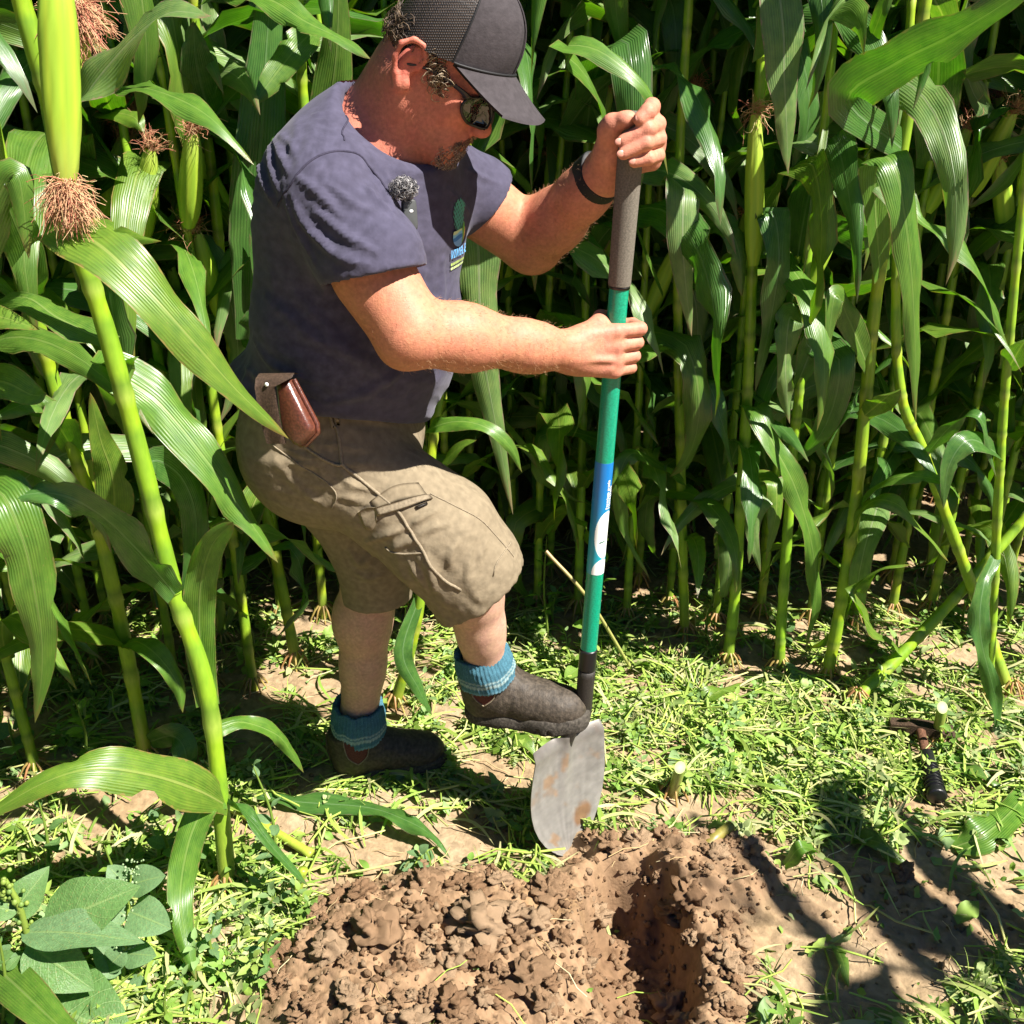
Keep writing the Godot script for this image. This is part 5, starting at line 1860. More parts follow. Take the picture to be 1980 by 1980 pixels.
func make_clods() -> void:
	var m := grained("fresh_soil", Color(0.85, 0.85, 0.85), 0.97, 14.0, 0.3, 0.12, 0.15)
	m.vertex_color_use_as_albedo = true
	var shapes: Array[ArrayMesh] = []
	for k in 6: shapes.append(clod_mesh(k, 18, 24, 0.62))
	var tones := [Color(0.37, 0.235, 0.136), Color(0.45, 0.31, 0.19), Color(0.32, 0.195, 0.11)]
	var dyes: Array[StandardMaterial3D] = []
	for t: Color in tones: dyes.append(grained("clod_soil", t, 0.97, 14.0, 0.3, 0.12, 0.15))
	# the clods that can be told apart
	var marked := [
		[Vector3(0.3185, 0.0200, -1.3996), 0.075, 1, "large round tan clod on the right edge of the dug pit"],
		[Vector3(-0.2541, 0.0200, -1.3812), 0.085, 0, "large broken clod on top of the soil heap's left shoulder"],
		[Vector3(-0.0623, 0.0200, -1.3996), 0.105, 1, "broad smooth-faced clod in the middle of the soil heap"],
		[Vector3(-0.3405, 0.0200, -1.3513), 0.06, 1, "flat-faced clod at the left foot of the soil heap"],
		[Vector3(-0.1726, 0.0200, -1.5099), 0.065, 0, "dark clod at the back edge of the soil heap"],
		[Vector3(0.0330, 0.0200, -1.2938), 0.07, 0, "lumpy clod on the soil heap's side next to the pit"],
		[Vector3(0.8235, 0.0000, -1.6069), 0.045, 2, "small clod lying on the trampled soil to the right of the pit"],
	]
	for e: Array in marked:
		var p: Vector3 = e[0]
		var s: float = e[1]
		clod(p, s, shapes[rng.randi() % 6], dyes[e[2]], e[3], "")
	for k in 150:
		var p := Vector3.ZERO
		for attempt in 40:
			p = Vector3(rng.randf_range(-0.75, 0.95), 0, rng.randf_range(-1.75, -1.12))
			if dug(p.x, p.z) > 0.5 and pit_depth(p.x, p.z) < 0.5: break
		clod(p, rng.randf_range(0.016, 0.050) * (1.0 if rng.randf() < 0.8 else 1.4), shapes[rng.randi() % 6], dyes[rng.randi() % 3], "brown clod of loose soil dug out beside the pit", "clods of dug soil")
	# crumbs too small to count
	var mm := MultiMesh.new()
	mm.transform_format = MultiMesh.TRANSFORM_3D
	mm.use_colors = true
	mm.mesh = clod_mesh(11, 5, 7, 0.5)
	mm.instance_count = 3000
	for k in mm.instance_count:
		var p := Vector3.ZERO
		for attempt in 12:
			p = Vector3(rng.randf_range(-1.1, 1.4), 0, rng.randf_range(-2.1, -1.0))
			if rng.randf() < dug(p.x, p.z) + 0.05: break
		var s := 0.003 + 0.014 * pow(rng.randf(), 2.5)
		p.y = height(p.x, p.z) + s * 0.15
		mm.set_instance_transform(k, Transform3D(Basis.from_euler(Vector3(rng.randf() * TAU, rng.randf() * TAU, rng.randf() * TAU)).scaled(Vector3.ONE * s), p))
		var c: Color = (tones[rng.randi() % 3] as Color).lerp(Color(0.38, 0.26, 0.14), 0.0 if dug(p.x, p.z) > 0.4 else 0.8)
		mm.set_instance_color(k, c)
	var o := MultiMeshInstance3D.new()
	o.name = "soil_crumbs"
	o.multimesh = mm
	o.material_override = m
	add_child(o)
	tag(o, "small brown crumbs of soil strewn round the pit", "soil", "", "stuff")


func clod(p: Vector3, size: float, mesh: ArrayMesh, mat: Material, label: String, group: String) -> void:
	var o := MeshInstance3D.new()
	o.name = numbered("soil_clod")
	o.mesh = mesh
	o.material_override = mat
	o.transform = Transform3D(Basis.from_euler(Vector3(rng.randf_range(-0.5, 0.5), rng.randf() * TAU, rng.randf_range(-0.5, 0.5))).scaled(Vector3(1, 0.85, 1) * size), Vector3(p.x, height(p.x, p.z) + size * 0.16, p.z))
	add_child(o)
	tag(o, label, "clod", group)


# ---------------------------------------------------------------- maize
func make_leaf_materials() -> void:
	# blade seen from above: pale midrib, fine parallel veins, slightly paler margins, a few blemishes
	var w := 128
	var h := 512
	var im := Image.create(w, h, false, Image.FORMAT_RGB8)
	var hm := Image.create(w, h, false, Image.FORMAT_RGB8)
	for y in h:
		for x in w:
			var u := (x + 0.5) / w
			var v := (y + 0.5) / h
			var a := absf(u - 0.5) * 2.0
			var vein := 0.5 + 0.5 * sin(u * TAU * 17.0 + 0.8 * noise_b.get_noise_2d(u * 3.0, v * 5.0))
			var fine := noise_b.get_noise_2d(u * 60.0, v * 2.0)
			var blot := noise_a.get_noise_2d(u * 3.0, v * 14.0)
			var c := Color(0.142, 0.282, 0.040)
			var k := 1.0 + 0.16 * (vein - 0.5) + 0.16 * fine + 0.22 * blot
			c = Color(c.r * k * (1.0 + 0.15 * blot), c.g * k, c.b * k)
			# older tip and margin
			c = c.lerp(Color(0.11, 0.20, 0.03), 0.5 * smoothstep(0.80, 1.0, a))
			c = c.lerp(Color(0.26, 0.20, 0.06), 0.85 * smoothstep(0.92, 0.99, v + 0.06 * blot))
			c = c.lerp(Color(0.30, 0.24, 0.09), 0.8 * smoothstep(0.93, 1.0, a + 0.10 * noise_a.get_noise_2d(u * 2.0 + 7.0, v * 30.0)))
			var rib := 1.0 - smoothstep(0.035, 0.075 * (1.2 - 0.7 * v), a)
			c = c.lerp(Color(0.30, 0.42, 0.12), rib * (1.0 - 0.55 * v))
			if noise_a.get_noise_2d(u * 20.0 + 50.0, v * 60.0) > 0.56: c = c.lerp(Color(0.30, 0.27, 0.10), 0.6)
			im.set_pixel(x, y, c.linear_to_srgb())
			var g := 0.5 + 0.32 * (vein - 0.5) + 0.10 * fine + 0.35 * rib
			hm.set_pixel(x, y, Color(g, g, g))
	var tex := ImageTexture.create_from_image(im)
	hm.bump_map_to_normal_map(5.0)
	var nt := ImageTexture.create_from_image(hm)
	var tints := [Color(1.0, 1.0, 1.0), Color(0.72, 0.88, 1.25), Color(1.30, 1.16, 0.95), Color(1.05, 1.12, 1.0), Color(1.55, 1.30, 2.6)]
	var names := ["leaf_green", "leaf_deep", "leaf_light", "leaf_fresh", "leaf_pale"]
	for k in 5:
		var m := paint(names[k], Color.WHITE, lerp_list([0.34, 0.27, 0.36, 0.33, 0.38], k / 4.0), 0.6)
		var t: Color = tints[k]
		m.albedo_color = (t * 0.76).linear_to_srgb()
		m.albedo_texture = tex
		m.normal_enabled = true
		m.normal_texture = nt
		m.normal_scale = 0.55
		m.backlight_enabled = true
		m.backlight = Color(0.82, 0.95, 0.35)
	var m := paint("stalk", Color.WHITE, 0.42, 0.5)
	m.vertex_color_use_as_albedo = true
	m.albedo_texture = noise_texture(256, 0.03, 41, Color(0.82, 0.86, 0.8), Color.WHITE)
	m.uv1_triplanar = true
	m.uv1_scale = Vector3(16, 3, 16)
	m = paint("husk", Color.WHITE, 0.5, 0.4)
	m.vertex_color_use_as_albedo = true
	m = paint("silk", Color.WHITE, 0.6, 0.4)
	m.vertex_color_use_as_albedo = true
	m = paint("weed", Color.WHITE, 0.5, 0.4)
	m.vertex_color_use_as_albedo = true
	m.backlight_enabled = true
	m.backlight = Color(0.7, 0.9, 0.3)
	m = grained("straw", Color(0.42, 0.32, 0.17), 0.85, 20.0, 0.4, 0.03, 0.2)


# a maize blade along pts; faces: which way its upper side looks; wide at most w across
func blade(pts: PackedVector3Array, faces: PackedVector3Array, w: float, seed_value: int, ruffle := 0.012, vee := 0.30, base_share := 0.55, tip := 2.4) -> ArrayMesh:
	var n := pts.size()
	var cols := [-1.0, -0.66, -0.33, 0.0, 0.33, 0.66, 1.0]
	var b := Build.new()
	var run := 0.0
	var r := RandomNumberGenerator.new()
	r.seed = seed_value * 7919 + 13
	var ph := [r.randf() * TAU, r.randf() * TAU]
	# now and then a torn or eaten place in an edge
	var torn := [r.randf_range(0.25, 1.9), r.randf_range(0.25, 1.9)]
	var bite := [r.randf_range(0.25, 0.6), r.randf_range(0.25, 0.6)]
	var fq := [r.randf_range(26.0, 38.0), r.randf_range(26.0, 38.0)]
	for k in n:
		var t := float(k) / (n - 1)
		if k: run += pts[k].distance_to(pts[k - 1])
		var d := (pts[mini(k + 1, n - 1)] - pts[maxi(k - 1, 0)]).normalized()
		var f := faces[k]
		var up := (f - d * f.dot(d)).normalized()
		var sd := d.cross(up)
		var half := w * 0.5 * lerpf(base_share, 1.0, smoothstep(0.0, 0.28, t)) * pow(maxf(1.0 - pow(t, tip), 0.0), 0.85)
		half *= 1.0 + 0.06 * noise_b.get_noise_2d(run * 9.0, seed_value * 3.7)
		var fold := vee * (1.0 - t * 0.85) + 0.08
		for c in 7:
			var x: float = cols[c]
			var e := absf(x)
			var which := 0 if x < 0 else 1
			var wave := sin(run * float(fq[which]) + float(ph[which]) + 1.6 * noise_b.get_noise_2d(run * 4.0, seed_value + which * 9.0))
			var lift := half * (fold * e - 0.34 * e * e * (0.5 + t)) + ruffle * wave * e * e * minf(1.0, t * 6.0) * minf(1.0, (1.0 - t) * 4.0)
			if e > 0.9: x *= 1.0 - float(bite[which]) * exp(-pow((t - float(torn[which])) / 0.025, 2.0))
			b.vert(pts[k] + sd * x * half * (1.0 - 0.06 * fold) + up * lift, Vector2((x + 1.0) * 0.5, t))
	b.skin(0, n, 7, false)
	return finish(b)


# the line of an arching blade in the plant's own axes
func arch(start: Vector3, az: float, elev: float, length: float, bend: float, drift: float, count: int, kink := 0.0) -> Array:
	var pts := PackedVector3Array([start])
	var faces := PackedVector3Array()
	var step := length / (count - 1)
	for k in count:
		var t := float(k) / (count - 1)
		var e := elev - bend * pow(t, 1.25) - kink * smoothstep(0.45, 0.55, t)
		var a := az + drift * t
		var d := Vector3(cos(e) * cos(a), sin(e), cos(e) * sin(a))
		faces.append(Vector3(-sin(e) * cos(a), cos(e), -sin(e) * sin(a)))
		if k < count - 1: pts.append(pts[k] + d * step)
	return [pts, faces]


# stalk along ctrl (from the ground up) with rings at the nodes and leaf sheaths between them
func stalk_mesh(ctrl: PackedVector3Array, r0: float, r1: float, nodes: int, seed_value: int, sides := 12) -> ArrayMesh:
	var r := RandomNumberGenerator.new()
	r.seed = seed_value * 31 + 7
	var b := Build.new()
	var pts := PackedVector3Array()
	var rad := PackedFloat32Array()
	var tint := PackedColorArray()
	var dense := curve_points(ctrl, nodes * 9 + 1)
	var hue := r.randf_range(0.85, 1.15)
	for k in dense.size():
		var t := float(k) / (dense.size() - 1)
		var q := fmod(k / 9.0, 1.0)
		var base := lerpf(r0, r1, t)
		var rr := base
		var c := Color(0.30 * hue, 0.43, 0.025)
		var i := k % 9
		if i == 0:
			rr = base * 1.13
			c = Color(0.34 * hue, 0.42, 0.06)
		elif i == 1:
			rr = base * 1.02
			c = Color(0.17 * hue, 0.27, 0.025)
		elif i <= 6:
			# the sheath, greener towards its collar
			rr = base * (1.10 - 0.012 * i)
			c = Color(0.29 * hue, 0.44, 0.025).lerp(Color(0.17, 0.32, 0.024), (i - 2) / 5.0)
		else:
			rr = base * 0.97
			c = Color(0.32 * hue, 0.45, 0.022)
		if t < 0.06: c = c.lerp(Color(0.30, 0.20, 0.07), 0.5 - t * 7.0)
		pts.append(dense[k])
		rad.append(rr)
		tint.append(c)
	b.tube(pts, rad, sides, true, tint)
	return finish(b)


# thick roots that stand off the lowest node
func prop_roots(base: Vector3, r: float, seed_value: int) -> ArrayMesh:
	var g := RandomNumberGenerator.new()
	g.seed = seed_value
	var b := Build.new()
	for k in 9:
		var a := TAU * k / 9.0 + g.randf_range(-0.2, 0.2)
		var d := Vector3(cos(a), 0, sin(a))
		var c := Color(0.42, 0.32, 0.10).lerp(Color(0.40, 0.14, 0.08), g.randf() * 0.8)
		var l := g.randf_range(0.7, 1.3)
		var pts := PackedVector3Array([base + Vector3.UP * 0.045 + d * r * 0.7, base + Vector3.UP * 0.03 + d * (r + 0.012 * l), base + Vector3.UP * 0.005 + d * (r + 0.026 * l), base - Vector3.UP * 0.03 + d * (r + 0.034 * l)])
		b.tube(pts, PackedFloat32Array([0.0035, 0.0032, 0.0026, 0.0018]), 5, true, PackedColorArray([c, c, c.darkened(0.1), c.darkened(0.3)]))
	return finish(b)


func ear_mesh(a: Vector3, b_: Vector3, r: float, seed_value: int) -> ArrayMesh:
	var b := Build.new()
	var ax := b_ - a
	var d := ax.normalized()
	var sx := d.cross(Vector3(0.3, 0.2, 1)).normalized()
	var sy := d.cross(sx)
	var rows := 22
	var sides := 26
	for k in rows:
		var t := float(k) / (rows - 1)
		var p := lerp_list([0.55, 0.85, 0.97, 1.0, 1.0, 0.98, 0.93, 0.84, 0.70, 0.45], t)
		for j in sides:
			var u := TAU * j / sides
			var ridge := 0.04 * sin(u * 9.0 + 2.0 * noise_b.get_noise_2d(t * 4.0, seed_value)) + 0.05 * sin(u * 3.0 + t * 2.0 + seed_value)
			var c := Color(0.36, 0.50, 0.04).lerp(Color(0.25, 0.42, 0.035), 0.5 + 0.5 * sin(u * 9.0 + 1.0))
			c = c.lerp(Color(0.40, 0.46, 0.10), smoothstep(0.6, 1.0, t) * 0.5)
			b.tint = c
			b.vert(a + ax * t + (sx * cos(u) + sy * sin(u)) * r * p * (1.0 + ridge))
	b.skin(0, rows, sides, true)
	return finish(b)


func silk_mesh(at: Vector3, dir: Vector3, size: float, count: int, seed_value: int, fresh := 0.5) -> ArrayMesh:
	var g := RandomNumberGenerator.new()
	g.seed = seed_value * 17 + 3
	var b := Build.new()
	for k in count:
		var o := Vector3(g.randfn(), g.randfn(), g.randfn()) * size * 0.13
		var d := (dir + Vector3(g.randfn(), g.randfn(), g.randfn()) * 0.45).normalized()
		var pts := PackedVector3Array()
		var l := size * g.randf_range(0.5, 1.2)
		var sag := g.randf_range(0.1, 0.9)
		var w1 := Vector3(g.randfn(), g.randfn(), g.randfn()) * 0.22
		var ph := g.randf() * TAU
		for j in 7:
			var t := j / 6.0
			pts.append(at + o + d * l * t - Vector3.UP * sag * l * t * t * 0.6 + w1 * l * sin(ph + t * 5.0) * t * 0.8)
		var c := Color(0.40, 0.11, 0.075).lerp(Color(0.55, 0.33, 0.18), g.randf())
		if g.randf() < fresh: c = c.lerp(Color(0.55, 0.45, 0.22), g.randf())
		var tints := PackedColorArray()
		var rad := PackedFloat32Array()
		for j in 7:
			tints.append(c)
			rad.append(0.00065 * (1.0 - 0.07 * j))
		b.tube(pts, rad, 3, false, tints)
	return finish(b)


func tassel_mesh(top: Vector3, seed_value: int) -> ArrayMesh:
	var g := RandomNumberGenerator.new()
	g.seed = seed_value
	var b := Build.new()
	for k in 9:
		var a := g.randf() * TAU
		var e := 0.25 + 0.5 * g.randf() if k else 0.02
		var l := g.randf_range(0.16, 0.26)
		var d := Vector3(cos(a) * sin(e), cos(e), sin(a) * sin(e))
		var c := Color(0.34, 0.30, 0.12)
		b.tube(PackedVector3Array([top + Vector3.UP * 0.01 * k, top + Vector3.UP * 0.01 * k + d * l * 0.6, top + Vector3.UP * 0.01 * k + d * l - Vector3.UP * 0.03 * e]), PackedFloat32Array([0.002, 0.0042, 0.0015]), 5, true, PackedColorArray([c, c, c]))
	return finish(b)


# one whole plant in its own axes: stalk, leaves in two ranks, an ear or two, tassel
func make_plant(seed_value: int, tall: float, lean: Vector3, share := 1.0) -> Node3D:
	var g := RandomNumberGenerator.new()
	g.seed = seed_value * 101 + 5
	var o := Node3D.new()
	var ctrl := PackedVector3Array([Vector3(0, -0.03, 0), lean * 0.15 + Vector3(0, tall * 0.35, 0), lean * 0.5 + Vector3(g.randf_range(-0.02, 0.02), tall * 0.7, g.randf_range(-0.02, 0.02)), lean + Vector3(0, tall, 0)])
	var nodes := 17
	part("stalk", stalk_mesh(ctrl, g.randf_range(0.0115, 0.0145), 0.005, nodes, seed_value, 9), mats.stalk, o, true)
	part("root", prop_roots(Vector3(0, 0.0, 0), 0.011, seed_value), mats.stalk, o, true)
	var line := curve_points(ctrl, nodes * 9 + 1)
	var rank := 0.0
	for k in range(1, nodes):
		var s := line[k * 9 + 6 if k < nodes - 1 else k * 9]
		var t := float(k) / nodes
		var az := rank + PI * (k % 2) + g.randf_range(-0.55, 0.55)
		var l := lerp_list([0.55, 0.70, 0.80, 0.88, 0.88, 0.80, 0.62, 0.45], t) * g.randf_range(0.85, 1.12)
		var w := lerp_list([0.058, 0.075, 0.088, 0.096, 0.098, 0.090, 0.072, 0.054], t) * g.randf_range(0.92, 1.2)
		var elev := g.randf_range(0.70, 1.20)
		var bend := g.randf_range(1.7, 3.0)
		var kink := 0.0
		if g.randf() < 0.30: kink = g.randf_range(0.6, 1.3)
		var a := arch(s, az, elev, l, bend, g.randf_range(-0.6, 0.6), 20, kink)
		var fs: PackedVector3Array = a[1]
		# blades roll a little as they go out
		var roll := g.randf_range(-1.7, 1.7)
		var ps: PackedVector3Array = a[0]
		for j in fs.size():
			var d := (ps[mini(j + 1, 19)] - ps[maxi(j - 1, 0)]).normalized()
			fs[j] = fs[j].rotated(d, roll * j / 19.0)
		var kind: int = [0, 0, 1, 1, 3, 2, 4, 4][g.randi() % 8]
		var m: Material = [mats.leaf_green, mats.leaf_deep, mats.leaf_light, mats.leaf_fresh, mats.leaf_pale][kind]
		if t < 0.17 and g.randf() < 0.5: m = mats.leaf_light
		part("leaf", blade(ps, fs, w, seed_value * 20 + k, g.randf_range(0.009, 0.022), g.randf_range(0.2, 0.45)), m, o, true)
	var ek := 7 + g.randi() % 2
	var ea := g.randf() * TAU
	var ed := Vector3(cos(ea) * 0.35, 0.94, sin(ea) * 0.35)
	var ep := line[ek * 9] + Vector3(cos(ea), 0, sin(ea)) * 0.012
	var ear := part("ear", ear_mesh(ep, ep + ed * 0.20, 0.023, seed_value), mats.husk, o, true)
	var silk := part("silk", silk_mesh(ep + ed * 0.20, ed, 0.055, 90, seed_value, 0.25), mats.silk, ear, true)
	silk.position = Vector3.ZERO
	part("tassel", tassel_mesh(line[line.size() - 1], seed_value), mats.husk, o, true)
	return o


# a plant built from points in the field: its stalk, then leaves each given by the line of its midrib
func field_plant(label: String, stalk: PackedVector3Array, r0: float, r1: float, nodes: int, seed_value: int) -> Node3D:
	var base := stalk[0]
	base.y = height(base.x, base.z)
	var o := thing("maize_plant", label, "maize", base, "maize plants at the edge of the field")
	part("stalk", stalk_mesh(stalk, r0, r1, nodes, seed_value, 14), mats.stalk, o)
	part("root", prop_roots(base, r0 * 0.9, seed_value), mats.stalk, o)
	return o


func field_leaf(o: Node3D, ctrl: PackedVector3Array, w: float, faces: PackedVector3Array, seed_value: int, mat := "leaf_fresh", ruffle := 0.009, base_share := 0.55, tip := 2.4, vee := 0.3) -> void:
	var n := 30
	var pts := curve_points(ctrl, n)
	var fs := PackedVector3Array()
	for k in n:
		var t := float(k) / (n - 1) * (faces.size() - 1)
		var i := mini(int(t), faces.size() - 2)
		fs.append(faces[i].lerp(faces[i + 1], t - i).normalized() if faces.size() > 1 else faces[0])
	part("leaf", blade(pts, fs, w, seed_value, ruffle, vee, base_share, tip), mats[mat], o)


func faces(a: Vector3, b := Vector3.ZERO, c := Vector3.ZERO) -> PackedVector3Array:
	if b == Vector3.ZERO: return PackedVector3Array([a, a])
	if c == Vector3.ZERO: return PackedVector3Array([a, b])
	return PackedVector3Array([a, b, c])


func make_corn() -> void:
	make_leaf_materials()
	var up := Vector3(0.05, 1, 0.25)
	var cam := Vector3(0.0, 0.35, 1.0)
	# --- the near plants on the left
	var a := field_plant("tallest yellow-green maize plant on the left, with a hanging ear and thick stalk", PackedVector3Array([Vector3(-0.5964, -0.0228, -1.5850), Vector3(-0.5794, 0.4587, -1.6000), Vector3(-0.6097, 0.7054, -1.6000), Vector3(-0.6238, 0.9603, -1.5900), Vector3(-0.6357, 1.1873, -1.5700), Vector3(-0.6494, 1.3629, -1.5500), Vector3(-0.6389, 1.5338, -1.5200), Vector3(-0.6431, 1.6648, -1.5000), Vector3(-0.6542, 1.8013, -1.5000)]), 0.0165, 0.0125, 9, 1)
	field_leaf(a, PackedVector3Array([Vector3(-0.6790, 1.3557, -1.5000), Vector3(-0.6182, 1.3818, -1.4400), Vector3(-0.5475, 1.3702, -1.3800), Vector3(-0.4892, 1.3183, -1.3600), Vector3(-0.4385, 1.2492, -1.3600), Vector3(-0.3879, 1.1660, -1.3800), Vector3(-0.3327, 1.0787, -1.4200)]), 0.094, faces(Vector3(-0.2, 0.9, 0.5), Vector3(0.5, 0.75, 0.5), Vector3(0.5, 0.6, 0.7)), 3, "leaf_light", 0.007, 0.8)
	field_leaf(a, PackedVector3Array([Vector3(-0.6371, 1.1756, -1.5800), Vector3(-0.7310, 1.2076, -1.6200), Vector3(-0.8029, 1.2320, -1.6600), Vector3(-0.9174, 1.1949, -1.7000)]), 0.075, faces(up), 4, "leaf_green")
	field_leaf(a, PackedVector3Array([Vector3(-0.6282, 1.1431, -1.6000), Vector3(-0.6728, 1.1055, -1.6600), Vector3(-0.6052, 1.0486, -1.6600), Vector3(-0.5311, 0.9486, -1.6400), Vector3(-0.4714, 0.8456, -1.6300), Vector3(-0.4216, 0.7578, -1.6200)]), 0.098, faces(Vector3(0.45, 0.8, 0.45)), 5, "leaf_fresh", 0.010, 0.5)
	field_leaf(a, PackedVector3Array([Vector3(-0.6024, 0.7150, -1.5800), Vector3(-0.6280, 0.8352, -1.5200), Vector3(-0.6652, 0.9340, -1.4700), Vector3(-0.7249, 0.9759, -1.4500), Vector3(-0.8226, 0.9624, -1.4400)]), 0.072, faces(Vector3(-0.1, 0.85, 0.5), Vector3(-0.3, 0.35, 0.9), Vector3(0, 0.9, 0.3)), 6, "leaf_deep", 0.016)
	field_leaf(a, PackedVector3Array([Vector3(-0.5824, 0.4587, -1.6000), Vector3(-0.5861, 0.5782, -1.6200), Vector3(-0.5622, 0.7164, -1.6000), Vector3(-0.5201, 0.8188, -1.5700), Vector3(-0.4687, 0.8801, -1.5400)]), 0.060, faces(Vector3(0.3, 0.3, 0.9), Vector3(0.2, 0.4, 0.9)), 7, "leaf_fresh", 0.010, 0.7, 5.0)
	field_leaf(a, PackedVector3Array([Vector3(-0.5709, 0.2228, -1.5850), Vector3(-0.6052, 0.3118, -1.5300), Vector3(-0.6654, 0.3905, -1.4800), Vector3(-0.7425, 0.4389, -1.4400), Vector3(-0.8262, 0.4311, -1.4100), Vector3(-0.9662, 0.3497, -1.3900)]), 0.100, faces(Vector3(0, 0.85, 0.55)), 8, "leaf_light", 0.007, 0.42)
	field_leaf(a, PackedVector3Array([Vector3(-0.5738, 0.2338, -1.5850), Vector3(-0.5998, 0.2544, -1.5500), Vector3(-0.6255, 0.2065, -1.5000), Vector3(-0.6352, 0.1303, -1.4400), Vector3(-0.6097, 0.0825, -1.3700), Vector3(-0.5866, 0.0316, -1.3300)]), 0.066, faces(Vector3(-0.2, 0.7, 0.7), Vector3(0.2, 0.4, 0.9), Vector3(0.5, 0.4, 0.7)), 9, "leaf_fresh", 0.010, 0.5)
	field_leaf(a, PackedVector3Array([Vector3(-0.5702, 0.2283, -1.5850), Vector3(-0.5219, 0.2113, -1.5600), Vector3(-0.4686, 0.1569, -1.5300), Vector3(-0.4090, 0.0719, -1.5200)]), 0.048, faces(Vector3(0.7, 0.25, -0.3), Vector3(0.6, 0.5, 0.4)), 10, "leaf_deep", 0.006, 0.5, 2.4, 0.8)
	field_leaf(a, PackedVector3Array([Vector3(-0.5800, 0.4462, -1.6000), Vector3(-0.6034, 0.3553, -1.6600), Vector3(-0.5558, 0.3416, -1.7000), Vector3(-0.4969, 0.2868, -1.7300), Vector3(-0.4708, 0.2297, -1.7400), Vector3(-0.4522, 0.1666, -1.7500)]), 0.045, faces(Vector3(0, 0.9, 0.4)), 11, "leaf_fresh", 0.010, 0.4)
	field_leaf(a, PackedVector3Array([Vector3(-0.5998, 1.5251, -1.5000), Vector3(-0.5445, 1.5709, -1.4600), Vector3(-0.4780, 1.6192, -1.4200), Vector3(-0.4148, 1.6493, -1.3800), Vector3(-0.3533, 1.6465, -1.3400)]), 0.090, faces(Vector3(0.35, 0.7, 0.6)), 12, "leaf_pale", 0.012, 0.7)
	field_leaf(a, PackedVector3Array([Vector3(-0.6238, 0.9603, -1.5900), Vector3(-0.6066, 0.9572, -1.6200), Vector3(-0.5846, 0.9043, -1.6600), Vector3(-0.5718, 0.8254, -1.6600), Vector3(-0.5965, 0.7155, -1.6600), Vector3(-0.6449, 0.6054, -1.6700)]), 0.066, faces(Vector3(0.5, 0.3, 0.8)), 13, "leaf_deep", 0.010)
	# its two ears: one hanging with its silk down, one upright above
	var e1 := part("ear", ear_mesh(Vector3(-0.5514, 1.6982, -1.4000), Vector3(-0.5870, 1.4440, -1.4000), 0.0235, 2), mats.husk, a)
	part("silk", silk_mesh(Vector3(-0.5833, 1.4461, -1.3950), Vector3(0.05, -0.75, 0.2), 0.042, 900, 2, 0.5), mats.silk, e1)
	var e2 := part("ear", ear_mesh(Vector3(-0.6059, 1.5557, -1.5500), Vector3(-0.5952, 1.6524, -1.5500), 0.018, 5), mats.husk, a)
	part("silk", silk_mesh(Vector3(-0.5887, 1.6588, -1.5400), Vector3(0.1, -0.3, 0.2), 0.05, 500, 5, 0.1), mats.silk, e2)
	# the second one behind it
	var b := field_plant("leaning maize plant just behind the tallest one on the left", PackedVector3Array([Vector3(-0.9001, -0.0154, -2.0000), Vector3(-0.8882, 0.3544, -1.9800), Vector3(-0.8857, 0.6253, -1.9600), Vector3(-0.8966, 0.8439, -1.9400), Vector3(-0.9025, 1.0202, -1.9200), Vector3(-0.9008, 1.2113, -1.9000), Vector3(-0.8949, 1.4635, -1.8800), Vector3(-0.8930, 1.6685, -1.8800)]), 0.0165, 0.011, 10, 21)
	field_leaf(b, PackedVector3Array([Vector3(-0.8837, 0.3538, -1.9700), Vector3(-0.9348, 0.4343, -1.9000), Vector3(-0.9726, 0.4727, -1.8400), Vector3(-1.0353, 0.4656, -1.8000), Vector3(-1.1360, 0.4196, -1.7800)]), 0.085, faces(Vector3(0.0, 0.9, 0.4)), 22, "leaf_light")
	field_leaf(b, PackedVector3Array([Vector3(-0.8837, 0.3538, -1.9700), Vector3(-0.8213, 0.4040, -1.9000), Vector3(-0.7664, 0.3920, -1.8600), Vector3(-0.7282, 0.3366, -1.8400), Vector3(-0.7237, 0.2660, -1.8300)]), 0.060, faces(Vector3(0.2, 0.9, 0.4)), 23, "leaf_fresh")
	field_leaf(b, PackedVector3Array([Vector3(-0.8857, 0.6253, -1.9600), Vector3(-0.8378, 0.7112, -1.9400), Vector3(-0.8202, 0.8053, -1.9200), Vector3(-0.8209, 0.8834, -1.9000), Vector3(-0.8153, 0.9906, -1.8800)]), 0.080, faces(Vector3(0.4, 0.3, 0.8)), 24, "leaf_light", 0.012)
	field_leaf(b, PackedVector3Array([Vector3(-0.8966, 0.8439, -1.9400), Vector3(-0.8977, 0.9360, -1.8800), Vector3(-0.9026, 0.9907, -1.8200), Vector3(-0.9568, 0.9816, -1.7600)]), 0.085, faces(Vector3(0, 0.6, 0.7)), 25, "leaf_green")
	field_leaf(b, PackedVector3Array([Vector3(-0.8992, 1.1716, -1.9000), Vector3(-0.8457, 1.2713, -1.8000), Vector3(-0.8199, 1.3569, -1.7200), Vector3(-0.8069, 1.4468, -1.6600)]), 0.085, faces(Vector3(0.6, 0.3, 0.7)), 26, "leaf_fresh")
	field_leaf(b, PackedVector3Array([Vector3(-0.8899, 0.0500, -2.0000), Vector3(-0.7998, 0.1057, -1.9500), Vector3(-0.7712, 0.0512, -1.9200), Vector3(-0.8162, -0.1106, -1.9000)]), 0.075, faces(Vector3(0.5, 0.3, 0.8)), 27, "leaf_deep")
